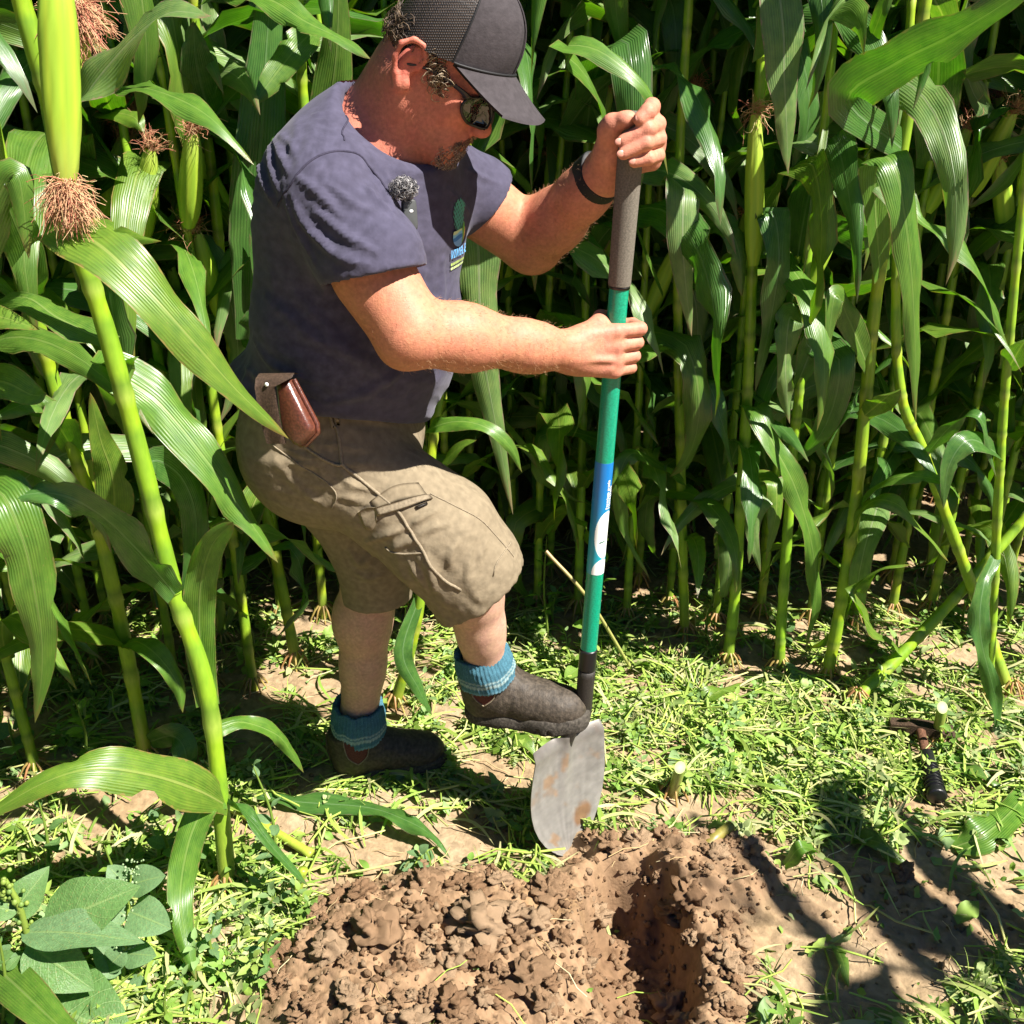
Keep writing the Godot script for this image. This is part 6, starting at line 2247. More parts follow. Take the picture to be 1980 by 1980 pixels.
	# one mostly out of the frame on the left
	var c := field_plant("maize plant at the left edge, with a broad leaf hanging straight down", PackedVector3Array([Vector3(-1.2977, 0.0000, -1.7638), Vector3(-1.1748, 0.5370, -1.7200), Vector3(-1.0734, 1.0021, -1.6800), Vector3(-0.9870, 1.4468, -1.6600)]), 0.0155, 0.010, 9, 31)
	field_leaf(c, PackedVector3Array([Vector3(-1.1550, 0.5744, -1.7000), Vector3(-0.9418, 0.8600, -1.5500), Vector3(-0.8122, 0.9759, -1.4600), Vector3(-0.7657, 0.9169, -1.4200), Vector3(-0.7661, 0.8018, -1.4200), Vector3(-0.7860, 0.6722, -1.4300), Vector3(-0.8357, 0.5306, -1.4500)]), 0.094, faces(Vector3(-0.3, 0.8, 0.5), Vector3(0.3, 0.5, 0.8), Vector3(0.3, 0.3, 0.9)), 32, "leaf_fresh", 0.012)
	field_leaf(c, PackedVector3Array([Vector3(-1.0906, 0.9005, -1.6800), Vector3(-0.8982, 1.0795, -1.5500), Vector3(-0.7832, 1.1478, -1.4800), Vector3(-0.7215, 1.1337, -1.4600), Vector3(-0.6987, 1.1362, -1.4600)]), 0.075, faces(Vector3(0, 0.8, 0.6)), 33, "leaf_light")
	field_leaf(c, PackedVector3Array([Vector3(-1.0682, 1.0218, -1.6800), Vector3(-0.8274, 1.2723, -1.5000), Vector3(-0.7174, 1.3870, -1.4200), Vector3(-0.6502, 1.4588, -1.4000), Vector3(-0.6557, 1.3483, -1.4000)]), 0.075, faces(Vector3(0.5, 0.3, 0.8)), 34, "leaf_fresh")
	field_leaf(c, PackedVector3Array([Vector3(-1.0571, 1.0989, -1.6800), Vector3(-0.8449, 1.2323, -1.5000), Vector3(-0.7373, 1.2661, -1.4200), Vector3(-0.6602, 1.2511, -1.4000)]), 0.06, faces(Vector3(0, 0.7, 0.6)), 35, "leaf_light")
	field_leaf(c, PackedVector3Array([Vector3(-1.2509, -0.0540, -1.6000), Vector3(-1.0346, 0.0780, -1.3800), Vector3(-0.8766, 0.1289, -1.2500), Vector3(-0.7505, 0.1439, -1.1500), Vector3(-0.6469, 0.1423, -1.0800)]), 0.085, faces(Vector3(0.2, 0.9, 0.4)), 36, "leaf_green")
	# plants standing behind the man's shoulder on the left
	var d := field_plant("maize plant with a brown-silked ear behind the man's back", PackedVector3Array([Vector3(-0.6053, 0.0000, -2.4001), Vector3(-0.6350, 0.3366, -2.4200), Vector3(-0.6713, 0.7806, -2.4000), Vector3(-0.6726, 1.0508, -2.3800), Vector3(-0.6628, 1.3276, -2.3600), Vector3(-0.6569, 1.5742, -2.3400), Vector3(-0.6380, 1.7670, -2.3200)]), 0.015, 0.009, 12, 41)
	field_leaf(d, PackedVector3Array([Vector3(-0.6363, 1.4267, -2.3600), Vector3(-0.6421, 1.4947, -2.3000), Vector3(-0.6379, 1.5670, -2.2600), Vector3(-0.6284, 1.6347, -2.2400)]), 0.10, faces(Vector3(0.4, 0.3, 0.8)), 42, "leaf_deep")
	field_leaf(d, PackedVector3Array([Vector3(-0.6274, 1.6631, -2.3000), Vector3(-0.5393, 1.6829, -2.2200), Vector3(-0.4518, 1.6711, -2.1400), Vector3(-0.3833, 1.6356, -2.1000), Vector3(-0.3186, 1.6076, -2.0800), Vector3(-0.2596, 1.5725, -2.0600)]), 0.070, faces(Vector3(0.1, 0.75, 0.6)), 43, "leaf_fresh", 0.010)
	field_leaf(d, PackedVector3Array([Vector3(-0.6726, 1.0508, -2.3800), Vector3(-0.7401, 1.0709, -2.3000), Vector3(-0.7376, 1.0493, -2.2000)]), 0.06, faces(up), 44, "leaf_deep")
	field_leaf(d, PackedVector3Array([Vector3(-0.6661, 0.9485, -2.3800), Vector3(-0.5920, 0.9971, -2.3000), Vector3(-0.5550, 1.0759, -2.2800), Vector3(-0.5699, 1.2201, -2.2600)]), 0.08, faces(Vector3(0.4, 0.3, 0.8)), 45, "leaf_deep")
	var e3 := part("ear", ear_mesh(Vector3(-0.6731, 1.0138, -2.3300), Vector3(-0.6945, 1.2125, -2.3000), 0.022, 8), mats.husk, d)
	part("silk", silk_mesh(Vector3(-0.6970, 1.2258, -2.2900), Vector3(-0.2, 0.5, 0.2), 0.055, 120, 8, 0.25), mats.silk, e3)
	var f := field_plant("slim maize plant between the left edge plants and the man's back", PackedVector3Array([Vector3(-0.8414, 0.0000, -2.5077), Vector3(-0.8345, 0.4990, -2.5800), Vector3(-0.8306, 1.0155, -2.5200), Vector3(-0.8579, 1.2239, -2.5000), Vector3(-0.8618, 1.3926, -2.4800), Vector3(-0.8659, 1.6124, -2.4600), Vector3(-0.8593, 1.7930, -2.4500)]), 0.014, 0.008, 12, 51)
	field_leaf(f, PackedVector3Array([Vector3(-0.8589, 1.3580, -2.4800), Vector3(-0.8106, 1.4966, -2.2000), Vector3(-0.6791, 1.5295, -1.9800), Vector3(-0.5774, 1.5244, -1.8600), Vector3(-0.4943, 1.4920, -1.8000), Vector3(-0.4276, 1.4220, -1.7800)]), 0.080, faces(Vector3(0.1, 0.9, 0.3), Vector3(0.2, 0.8, 0.4)), 52, "leaf_fresh", 0.010)
	field_leaf(f, PackedVector3Array([Vector3(-0.8579, 1.2239, -2.5000), Vector3(-0.8498, 1.4119, -2.4000), Vector3(-0.8473, 1.4586, -2.3000), Vector3(-0.7634, 1.4619, -2.2000), Vector3(-0.7379, 1.4337, -2.1800)]), 0.075, faces(Vector3(0.1, 0.7, 0.7)), 53, "leaf_light")
	field_leaf(f, PackedVector3Array([Vector3(-0.8426, 1.0682, -2.5200), Vector3(-0.8335, 1.2354, -2.3000), Vector3(-0.8169, 1.2558, -2.1000), Vector3(-0.7288, 1.2646, -2.0000), Vector3(-0.6608, 1.2624, -1.9600)]), 0.05, faces(Vector3(0.1, 0.8, 0.5)), 54, "leaf_light")
	var e4 := part("ear", ear_mesh(Vector3(-0.8345, 1.2325, -2.4500), Vector3(-0.8354, 1.4284, -2.4000), 0.022, 9), mats.husk, f)
	part("silk", silk_mesh(Vector3(-0.8268, 1.4695, -2.3600), Vector3(-0.2, 0.3, 0.3), 0.06, 140, 9, 0.1), mats.silk, e4)
	# broad dark blades right behind the shoulder
	var g := field_plant("maize plant whose broad dark leaves stand behind the man's shoulder", PackedVector3Array([Vector3(-0.4065, 0.0000, -2.3615), Vector3(-0.4358, 0.5971, -2.3600), Vector3(-0.4413, 1.1338, -2.3400), Vector3(-0.4387, 1.5242, -2.3200), Vector3(-0.4237, 1.7660, -2.3000)]), 0.0145, 0.009, 12, 61)
	field_leaf(g, PackedVector3Array([Vector3(-0.6070, 0.9721, -2.3000), Vector3(-0.5608, 1.2390, -2.2800), Vector3(-0.5204, 1.4551, -2.2800), Vector3(-0.4969, 1.6148, -2.3000), Vector3(-0.4677, 1.7854, -2.3200)]), 0.115, faces(Vector3(0.3, 0.25, 0.9)), 62, "leaf_deep", 0.006)
	field_leaf(g, PackedVector3Array([Vector3(-0.4261, 1.2354, -2.3000), Vector3(-0.3869, 1.4258, -2.2600), Vector3(-0.3473, 1.5781, -2.2200), Vector3(-0.3267, 1.7434, -2.2000)]), 0.10, faces(Vector3(0.3, 0.25, 0.9)), 63, "leaf_green", 0.006)
	field_leaf(g, PackedVector3Array([Vector3(-0.4053, 1.6148, -2.3000), Vector3(-0.4289, 1.5871, -2.2400), Vector3(-0.4676, 1.5404, -2.2000), Vector3(-0.5118, 1.4848, -2.1600)]), 0.075, faces(Vector3(0.3, 0.7, 0.6)), 64, "leaf_green")
	# --- the plants to the right, from the shovel outwards
	var h := field_plant("maize plant behind the raised hand, with a ribbed leaf hanging down the front", PackedVector3Array([Vector3(0.5088, 0.0000, -2.5499), Vector3(0.4564, 0.5116, -2.5200), Vector3(0.4131, 0.9593, -2.5000), Vector3(0.3863, 1.3464, -2.4800), Vector3(0.3804, 1.6743, -2.4600), Vector3(0.3787, 1.8219, -2.4500)]), 0.0135, 0.008, 12, 71)
	field_leaf(h, PackedVector3Array([Vector3(0.3857, 1.3139, -2.4600), Vector3(0.3754, 1.3028, -2.3600), Vector3(0.3659, 1.3066, -2.2600), Vector3(0.3642, 1.2166, -2.2200), Vector3(0.3786, 1.1143, -2.2200), Vector3(0.4018, 0.9988, -2.2300)]), 0.095, faces(Vector3(0.1, 0.9, 0.4), Vector3(0.1, 0.2, 1.0), Vector3(0.3, 0.1, 0.9)), 72, "leaf_pale", 0.006, 0.9, 2.0)
	field_leaf(h, PackedVector3Array([Vector3(0.4192, 1.2029, -2.4800), Vector3(0.4877, 1.2091, -2.3800), Vector3(0.5149, 1.1577, -2.3400), Vector3(0.5282, 1.0633, -2.3300)]), 0.075, faces(Vector3(0.2, 0.4, 0.8)), 73, "leaf_green")
	field_leaf(h, PackedVector3Array([Vector3(0.4228, 0.8788, -2.5000), Vector3(0.3768, 0.9229, -2.4000), Vector3(0.3127, 0.9405, -2.3000), Vector3(0.2535, 0.9407, -2.2000)]), 0.05, faces(Vector3(0, 0.9, 0.4)), 74, "leaf_green")
	field_leaf(h, PackedVector3Array([Vector3(0.4366, 0.7443, -2.5000), Vector3(0.4737, 0.8356, -2.4000), Vector3(0.5127, 0.7538, -2.3600), Vector3(0.5540, 0.6205, -2.3400)]), 0.06, faces(Vector3(0.3, 0.6, 0.7)), 75, "leaf_deep")
	field_leaf(h, PackedVector3Array([Vector3(0.4600, 0.5191, -2.5000), Vector3(0.3837, 0.5915, -2.4400), Vector3(0.3053, 0.6538, -2.3800), Vector3(0.2716, 0.6016, -2.3500), Vector3(0.2921, 0.4522, -2.3500), Vector3(0.3618, 0.3111, -2.3500)]), 0.055, faces(Vector3(0, 0.8, 0.5)), 76, "leaf_fresh", 0.012)
	field_leaf(h, PackedVector3Array([Vector3(0.3709, 1.0205, -2.5000), Vector3(0.2469, 1.2805, -2.3000), Vector3(0.1551, 1.5176, -2.1000), Vector3(0.0896, 1.5889, -2.0200), Vector3(0.1446, 1.5924, -1.9900), Vector3(0.2103, 1.5519, -1.9700), Vector3(0.2557, 1.4994, -1.9700), Vector3(0.2903, 1.3782, -1.9900)]), 0.062, faces(Vector3(0, 0.8, 0.6), Vector3(0.3, 0.7, 0.6), Vector3(0.5, 0.3, 0.8)), 77, "leaf_fresh", 0.006, 0.4)
	var i := field_plant("maize plant with an upright silked ear, right of the shovel", PackedVector3Array([Vector3(0.6078, 0.0000, -2.4132), Vector3(0.6108, 0.1875, -2.4200), Vector3(0.5938, 0.5613, -2.4100), Vector3(0.5800, 0.8260, -2.4000), Vector3(0.5623, 1.0671, -2.3900), Vector3(0.5421, 1.3586, -2.3800), Vector3(0.5254, 1.6238, -2.3700), Vector3(0.5163, 1.7878, -2.3600)]), 0.0155, 0.009, 12, 81)
	field_leaf(i, PackedVector3Array([Vector3(0.5742, 0.7666, -2.4000), Vector3(0.5940, 0.7856, -2.3300), Vector3(0.6286, 0.7164, -2.2800), Vector3(0.6870, 0.6136, -2.2600), Vector3(0.7442, 0.4684, -2.2600), Vector3(0.7828, 0.2940, -2.2700), Vector3(0.7828, 0.1181, -2.2900)]), 0.072, faces(Vector3(0.3, 0.8, 0.5), Vector3(0.1, 0.4, 0.9)), 82, "leaf_fresh", 0.016)
	field_leaf(i, PackedVector3Array([Vector3(0.5342, 1.5735, -2.3600), Vector3(0.5200, 1.6909, -2.2600), Vector3(0.5327, 1.6161, -2.2200), Vector3(0.5424, 1.5302, -2.2100), Vector3(0.5571, 1.4409, -2.2100), Vector3(0.5739, 1.3467, -2.2200)]), 0.100, faces(Vector3(0.2, 0.3, 0.9)), 83, "leaf_pale", 0.006, 0.8, 2.0)
	field_leaf(i, PackedVector3Array([Vector3(0.5604, 1.1493, -2.3800), Vector3(0.5766, 1.2512, -2.3400), Vector3(0.5946, 1.1662, -2.3000), Vector3(0.5929, 1.0220, -2.3000), Vector3(0.5801, 0.8363, -2.3200)]), 0.085, faces(Vector3(0.3, 0.3, 0.9)), 84, "leaf_deep", 0.008)
	field_leaf(i, PackedVector3Array([Vector3(0.5871, 0.5598, -2.4100), Vector3(0.6490, 0.5988, -2.3400), Vector3(0.6599, 0.5370, -2.3000), Vector3(0.6442, 0.3973, -2.2800)]), 0.06, faces(Vector3(0.3, 0.6, 0.7)), 85, "leaf_light")
	var e5 := part("ear", ear_mesh(Vector3(0.5509, 1.1316, -2.3500), Vector3(0.5233, 1.4544, -2.3500), 0.021, 10), mats.husk, i)
	part("silk", silk_mesh(Vector3(0.5222, 1.4650, -2.3500), Vector3(0.2, 0.2, 0.3), 0.05, 70, 10, 0.6), mats.silk, e5)
	var j := field_plant("maize plant with a torn pale leaf at mid-height, fourth stalk from the shovel", PackedVector3Array([Vector3(0.7472, 0.0000, -2.3820), Vector3(0.7331, 0.1949, -2.3800), Vector3(0.7067, 0.6639, -2.3800), Vector3(0.6989, 0.8363, -2.3700), Vector3(0.6769, 1.0744, -2.3600), Vector3(0.6711, 1.4265, -2.3400), Vector3(0.6595, 1.6729, -2.3200), Vector3(0.6552, 1.8113, -2.3000)]), 0.0145, 0.007, 12, 91)
	field_leaf(j, PackedVector3Array([Vector3(0.6750, 1.4393, -2.3400), Vector3(0.6551, 1.3385, -2.2800), Vector3(0.6423, 1.2444, -2.2500), Vector3(0.6394, 1.1305, -2.2500)]), 0.022, faces(Vector3(-0.3, 0.3, 0.9)), 92, "leaf_light", 0.002)
	field_leaf(j, PackedVector3Array([Vector3(0.6707, 1.4711, -2.3400), Vector3(0.7169, 1.5962, -2.2600), Vector3(0.7352, 1.7264, -2.2200)]), 0.05, faces(Vector3(-0.5, 0.5, 0.7)), 93, "leaf_fresh")
	field_leaf(j, PackedVector3Array([Vector3(0.6887, 0.8255, -2.3700), Vector3(0.7025, 0.9376, -2.3300), Vector3(0.7125, 1.0343, -2.3000), Vector3(0.7253, 1.0759, -2.2800), Vector3(0.7160, 0.9715, -2.2600)]), 0.075, faces(Vector3(0.3, 0.5, 0.8)), 94, "leaf_deep", 0.008)
	field_leaf(j, PackedVector3Array([Vector3(0.6831, 0.9544, -2.3600), Vector3(0.6353, 1.0220, -2.3000), Vector3(0.6321, 0.9054, -2.2700), Vector3(0.6574, 0.7746, -2.2700)]), 0.07, faces(Vector3(0.2, 0.3, 0.9)), 95, "leaf_pale", 0.016)
	field_leaf(j, PackedVector3Array([Vector3(0.7117, 0.5436, -2.3800), Vector3(0.6264, 0.5616, -2.3100), Vector3(0.6013, 0.4879, -2.2800), Vector3(0.6340, 0.3665, -2.2800)]), 0.055, faces(Vector3(-0.1, 0.7, 0.6)), 96, "leaf_pale", 0.012)
	var k := field_plant("thick maize stalk with a bright hanging leaf, fifth stalk from the shovel", PackedVector3Array([Vector3(0.8715, 0.0000, -2.3489), Vector3(0.8740, 0.1946, -2.3400), Vector3(0.8677, 0.5076, -2.3300), Vector3(0.8442, 0.8535, -2.3200), Vector3(0.8285, 1.0866, -2.3100), Vector3(0.8248, 1.4322, -2.2800), Vector3(0.8161, 1.6723, -2.2600), Vector3(0.8128, 1.8078, -2.2500)]), 0.0165, 0.011, 12, 101)
	field_leaf(k, PackedVector3Array([Vector3(0.8262, 1.1190, -2.3000), Vector3(0.7500, 1.3284, -2.2000), Vector3(0.7400, 1.3920, -2.1400), Vector3(0.7613, 1.3531, -2.1000), Vector3(0.8002, 1.2124, -2.0800), Vector3(0.8411, 1.0369, -2.0800), Vector3(0.8845, 0.8401, -2.1000)]), 0.095, faces(Vector3(-0.2, 0.8, 0.5), Vector3(0.2, 0.25, 0.95), Vector3(0.3, 0.2, 0.9)), 102, "leaf_fresh", 0.006, 0.6, 2.2)
	field_leaf(k, PackedVector3Array([Vector3(0.8191, 1.3385, -2.2800), Vector3(0.8565, 1.2608, -2.2200), Vector3(0.9093, 1.2266, -2.1800), Vector3(0.9661, 1.1791, -2.1600), Vector3(1.0176, 1.0973, -2.1500), Vector3(1.0792, 0.9927, -2.1500)]), 0.065, faces(Vector3(0.2, 0.85, 0.4)), 103, "leaf_fresh", 0.010)
	field_leaf(k, PackedVector3Array([Vector3(0.8179, 1.3933, -2.2700), Vector3(0.6472, 1.4974, -2.1200), Vector3(0.6940, 1.5670, -2.0200), Vector3(0.7508, 1.6121, -1.9400), Vector3(0.8059, 1.6607, -1.8800), Vector3(0.8618, 1.7133, -1.8400)]), 0.105, faces(Vector3(-0.1, 0.5, 0.8), Vector3(0.0, -0.2, 1.0), Vector3(0, -0.4, 0.9)), 104, "leaf_deep", 0.008, 0.7)
	field_leaf(k, PackedVector3Array([Vector3(0.8430, 0.7690, -2.3200), Vector3(0.8586, 0.8313, -2.2600), Vector3(0.8696, 0.8713, -2.2200), Vector3(0.8787, 0.8847, -2.2000)]), 0.06, faces(Vector3(0.2, 0.7, 0.6)), 105, "leaf_light", 0.010)
	field_leaf(k, PackedVector3Array([Vector3(0.8666, 0.5151, -2.3300), Vector3(0.9152, 0.6347, -2.2600), Vector3(0.9733, 0.6596, -2.2200), Vector3(1.0307, 0.6480, -2.2000), Vector3(1.0700, 0.6064, -2.2000)]), 0.045, faces(Vector3(0, 0.9, 0.4)), 106, "leaf_fresh", 0.010)
	field_leaf(k, PackedVector3Array([Vector3(0.8603, 0.4472, -2.3300), Vector3(0.8814, 0.5612, -2.2800), Vector3(0.9343, 0.5756, -2.2500), Vector3(1.0071, 0.5083, -2.2400), Vector3(1.0888, 0.4193, -2.2400)]), 0.05, faces(Vector3(0, 0.9, 0.4)), 107, "leaf_light", 0.010)
	field_leaf(k, PackedVector3Array([Vector3(0.8438, 0.8890, -2.3200), Vector3(0.7554, 1.0329, -2.2600), Vector3(0.7062, 1.0910, -2.2200), Vector3(0.7019, 0.9530, -2.2000)]), 0.065, faces(Vector3(0.1, 0.5, 0.8)), 108, "leaf_green", 0.010)
	var l := field_plant("bent maize stalk leaning left across its neighbours on the right", PackedVector3Array([Vector3(1.3401, 0.0000, -2.2631), Vector3(1.2496, 0.2177, -2.3400), Vector3(1.1220, 0.4624, -2.3300), Vector3(1.0042, 0.6888, -2.3200), Vector3(0.9353, 0.8136, -2.3200), Vector3(0.8931, 1.0110, -2.3400), Vector3(0.8612, 1.3586, -2.3800), Vector3(0.8378, 1.6737, -2.4000)]), 0.0155, 0.009, 12, 111)
	field_leaf(l, PackedVector3Array([Vector3(1.0137, 0.6719, -2.3200), Vector3(1.0326, 0.7861, -2.2400), Vector3(1.0723, 0.8145, -2.2000), Vector3(1.1286, 0.6774, -2.1800)]), 0.06, faces(up), 112, "leaf_deep")
	var m := field_plant("upright maize plant nearest the right edge", PackedVector3Array([Vector3(1.2592, 0.0000, -2.2161), Vector3(1.2273, 0.2790, -2.2400), Vector3(1.1582, 0.6472, -2.2200), Vector3(1.1175, 0.8913, -2.2100), Vector3(1.0639, 1.2509, -2.1900), Vector3(1.0193, 1.5797, -2.1700)]), 0.0125, 0.008, 12, 121)
	field_leaf(m, PackedVector3Array([Vector3(1.1966, 0.4397, -2.2300), Vector3(1.1475, 0.3897, -2.1600), Vector3(1.1470, 0.2782, -2.1200), Vector3(1.2172, 0.0864, -2.1000), Vector3(1.2611, -0.0987, -2.1000)]), 0.055, faces(Vector3(0, 0.4, 0.9)), 122, "leaf_deep", 0.014)
	field_leaf(m, PackedVector3Array([Vector3(1.1139, 0.9251, -2.2100), Vector3(1.1091, 1.0193, -2.1400), Vector3(1.1413, 1.0195, -2.1000)]), 0.07, faces(up), 123, "leaf_green")
	field_leaf(m, PackedVector3Array([Vector3(1.1480, 0.7141, -2.2200), Vector3(1.0391, 0.7785, -2.1600), Vector3(0.9939, 0.7217, -2.1400), Vector3(1.0016, 0.6145, -2.1400)]), 0.06, faces(Vector3(0, 0.7, 0.6)), 124, "leaf_deep")
	var q := field_plant("fallen maize stalk lying slantwise against the row on the right", PackedVector3Array([Vector3(0.9135, 0.0100, -2.2258), Vector3(1.0430, 0.1029, -2.3000), Vector3(1.1824, 0.2403, -2.3600), Vector3(1.3233, 0.4007, -2.4200), Vector3(1.4408, 0.5525, -2.4600)]), 0.0165, 0.012, 6, 131)
	field_leaf(q, PackedVector3Array([Vector3(1.0430, 0.1029, -2.3000), Vector3(0.9273, 0.2201, -2.2600), Vector3(0.8643, 0.3275, -2.2400), Vector3(0.9124, 0.4078, -2.2200), Vector3(0.9798, 0.4339, -2.2000)]), 0.055, faces(up), 132, "leaf_light", 0.014)
	# --- behind the man's arm and legs
	var s := field_plant("maize plant with long ribbed leaves hanging behind the man's forearm", PackedVector3Array([Vector3(-0.3106, 0.0000, -2.2161), Vector3(-0.2338, 0.3050, -2.2000), Vector3(-0.1892, 0.7192, -2.2400), Vector3(-0.1406, 1.0220, -2.3000), Vector3(-0.1001, 1.3611, -2.3600), Vector3(-0.0733, 1.6737, -2.4000)]), 0.014, 0.008, 12, 141)
	field_leaf(s, PackedVector3Array([Vector3(-0.1127, 1.2318, -2.3200), Vector3(-0.0835, 1.2683, -2.2400), Vector3(-0.0721, 1.1983, -2.2000), Vector3(-0.0699, 1.0870, -2.1900), Vector3(-0.0601, 0.9439, -2.1900), Vector3(-0.0377, 0.8016, -2.2000), Vector3(0.0026, 0.5587, -2.2200)]), 0.100, faces(Vector3(0.2, 0.6, 0.7), Vector3(0.2, 0.2, 0.95)), 142, "leaf_pale", 0.006, 0.9, 2.6)
	field_leaf(s, PackedVector3Array([Vector3(-0.2350, 0.7327, -2.2400), Vector3(-0.1806, 0.8068, -2.1600), Vector3(-0.1124, 0.8387, -2.1200), Vector3(-0.0477, 0.8277, -2.1000), Vector3(-0.0012, 0.7837, -2.1000), Vector3(0.0227, 0.7191, -2.1100)]), 0.050, faces(Vector3(0.1, 0.85, 0.5)), 143, "leaf_fresh", 0.008)
	field_leaf(s, PackedVector3Array([Vector3(-0.1954, 0.6507, -2.2400), Vector3(-0.1305, 0.7358, -2.2000), Vector3(-0.0801, 0.7704, -2.1800)]), 0.05, faces(up), 144, "leaf_light")
	field_leaf(s, PackedVector3Array([Vector3(-0.2326, 0.3358, -2.2000), Vector3(-0.2720, 0.2184, -2.1400), Vector3(-0.2347, 0.1205, -2.1200), Vector3(-0.2041, 0.0384, -2.1200)]), 0.05, faces(Vector3(0.3, 0.5, 0.8)), 145, "leaf_deep")
	make_rows()


func make_rows() -> void:
	# twelve different plants, set out over and over in the rows behind
	var kinds: Array[Node3D] = []
	for k in 12: kinds.append(make_plant(200 + k, rng.randf_range(2.15, 2.45), Vector3(rng.randf_range(-0.08, 0.08), 0, rng.randf_range(-0.08, 0.08))))
	var spots: Array[Array] = []
	# front rows, between the plants set out one by one
	var words := ["first", "second", "third", "fourth", "fifth", "sixth", "seventh", "eighth", "ninth", "tenth", "eleventh", "twelfth", "thirteenth", "fourteenth", "fifteenth", "sixteenth", "seventeenth", "eighteenth", "nineteenth", "twentieth", "twenty-first", "twenty-second", "twenty-third", "twenty-fourth", "twenty-fifth", "twenty-sixth", "twenty-seventh", "twenty-eighth", "twenty-ninth", "thirtieth", "thirty-first", "thirty-second", "thirty-third"]
	for line in 3:
		var x := -1.75 + 0.07 * line
		var n := 0
		while x < 1.95:
			if absf(x + 0.05) > 0.10 or line > 0:
				spots.append([Vector3(x, 0, -2.66 - 0.26 * line + rng.randf_range(-0.06, 0.06)), "%s green maize plant from the left in the %s of the field" % [words[mini(n, 32)], ["front row", "second row", "third row"][line]], "front rows of maize"])
				n += 1
			x += rng.randf_range(0.115, 0.15)
	var z := -3.5
	while z > -5.0:
		var reach := 1.1 + absf(z) * 0.56
		var x := -reach
		while x < reach:
			spots.append([Vector3(x + rng.randf_range(-0.05, 0.05), 0, z + rng.randf_range(-0.06, 0.06)), "maize plant standing deep in the field behind the front rows", "maize plants in the field"])
			x += rng.randf_range(0.15, 0.20)
		z -= 0.48
	for k in 9:
		spots.append([Vector3(-1.62 + 0.115 * k, 0, -2.34 + rng.randf_range(-0.06, 0.06)), "%s green maize plant from the left edge, just left of the man's back" % words[k], "front rows of maize"])
	# the block on the left that comes towards the viewer
	var lefts := 0
	for p: Vector3 in [Vector3(-1.15, 0, -1.95), Vector3(-1.38, 0, -1.75), Vector3(-1.5, 0, -2.1), Vector3(-1.3, 0, -2.3), Vector3(-1.75, 0, -1.85), Vector3(-1.8, 0, -2.3)]:
		spots.append([p, "%s green maize plant in the block left of the clearing" % words[lefts], "maize to the left"])
		lefts += 1
	# two that stand outside the picture at the right-hand side of the clearing
	for p: Vector3 in [Vector3(2.16, 0, -0.62), Vector3(2.02, 0, -0.34)]:
		spots.append([p, "%s maize plant beyond the right-hand side of the clearing" % ["farther", "nearer"][int(p.z > -0.6)], "maize to the right"])
	for k in spots.size():
		var src := kinds[k % 12]
		var o: Node3D = src if k < 12 else src.duplicate()
		o.name = numbered("maize_plant")
		add_child(o)
		var p: Vector3 = spots[k][0]
		p.y = height(p.x, p.z)
		o.position = p
		o.rotation.y = rng.randf() * TAU
		o.scale = Vector3.ONE * rng.randf_range(0.9, 1.08)
		tag(o, spots[k][1], "maize", spots[k][2])
	# beyond these the field is one mass
	var mass := whole_plant(kinds[3])
	var mm := MultiMesh.new()
	mm.transform_format = MultiMesh.TRANSFORM_3D
	mm.mesh = mass
	var at: Array[Vector3] = []
	z = -5.5
	while z > -14.0:
		var x := -4.6 - absf(z) * 0.3
		while x < 4.6 + absf(z) * 0.3:
			at.append(Vector3(x + rng.randf_range(-0.06, 0.06), 0, z + rng.randf_range(-0.08, 0.08)))
			x += 0.24
		z -= 0.7
	# and both sides of the clearing outside the picture
	for k in 260:
		var p := Vector3(rng.randf_range(-4.6, -1.95), 0, rng.randf_range(-6.0, 1.5))
		if rng.randf() < 0.36: p = Vector3(rng.randf_range(2.6, 4.8), 0, rng.randf_range(-6.0, -2.9))
		at.append(p)
	mm.instance_count = at.size()
	for k in at.size():
		mm.set_instance_transform(k, Transform3D(Basis(Vector3.UP, rng.randf() * TAU).scaled(Vector3.ONE * rng.randf_range(0.9, 1.08)), at[k]))
	var o := MultiMeshInstance3D.new()
	o.name = "maize_field"
	o.multimesh = mm
	add_child(o)
	tag(o, "mass of green maize filling the field beyond", "maize field", "", "stuff")


# all parts of a plant in one mesh, one surface for each material
func whole_plant(o: Node3D) -> ArrayMesh:
	var by := {}
	for c in o.get_children():
		var mi := c as MeshInstance3D
		var st: SurfaceTool = by.get(mi.material_override)
		if st == null:
			st = SurfaceTool.new()
			st.begin(Mesh.PRIMITIVE_TRIANGLES)
			by[mi.material_override] = st
		st.append_from(mi.mesh, 0, mi.transform)
	var out := ArrayMesh.new()
	for m: Material in by:
		(by[m] as SurfaceTool).set_material(m)
		(by[m] as SurfaceTool).commit(out)
	return out


# ---------------------------------------------------------------- weeds and litter
var broad: Array[ArrayMesh] = []
var small_leaf: ArrayMesh

# a broad leaf one unit long from its foot along +z, facing +y
func broad_leaf(seed_value: int, wide: float, rows := 12, cols := 7, wave := 0.05, blunt := 0.9) -> ArrayMesh:
	var b := Build.new()
	for k in rows:
		var t := float(k) / (rows - 1)
		var half := wide * 0.5 * pow(sin(PI * pow(t, 0.72)), blunt) + 0.003
		for c in cols:
			var x := lerpf(-1, 1, float(c) / (cols - 1))
			var y := 0.16 * half * absf(x) + wave * sin(t * 9.0 + seed_value + (2.0 if x > 0 else 0.0)) * x * x * half * 2.0 - 0.22 * t * t
			b.vert(Vector3(x * half, y, t), Vector2((x + 1) * 0.5, t))
	b.skin(0, rows, cols, false)
	return finish(b)


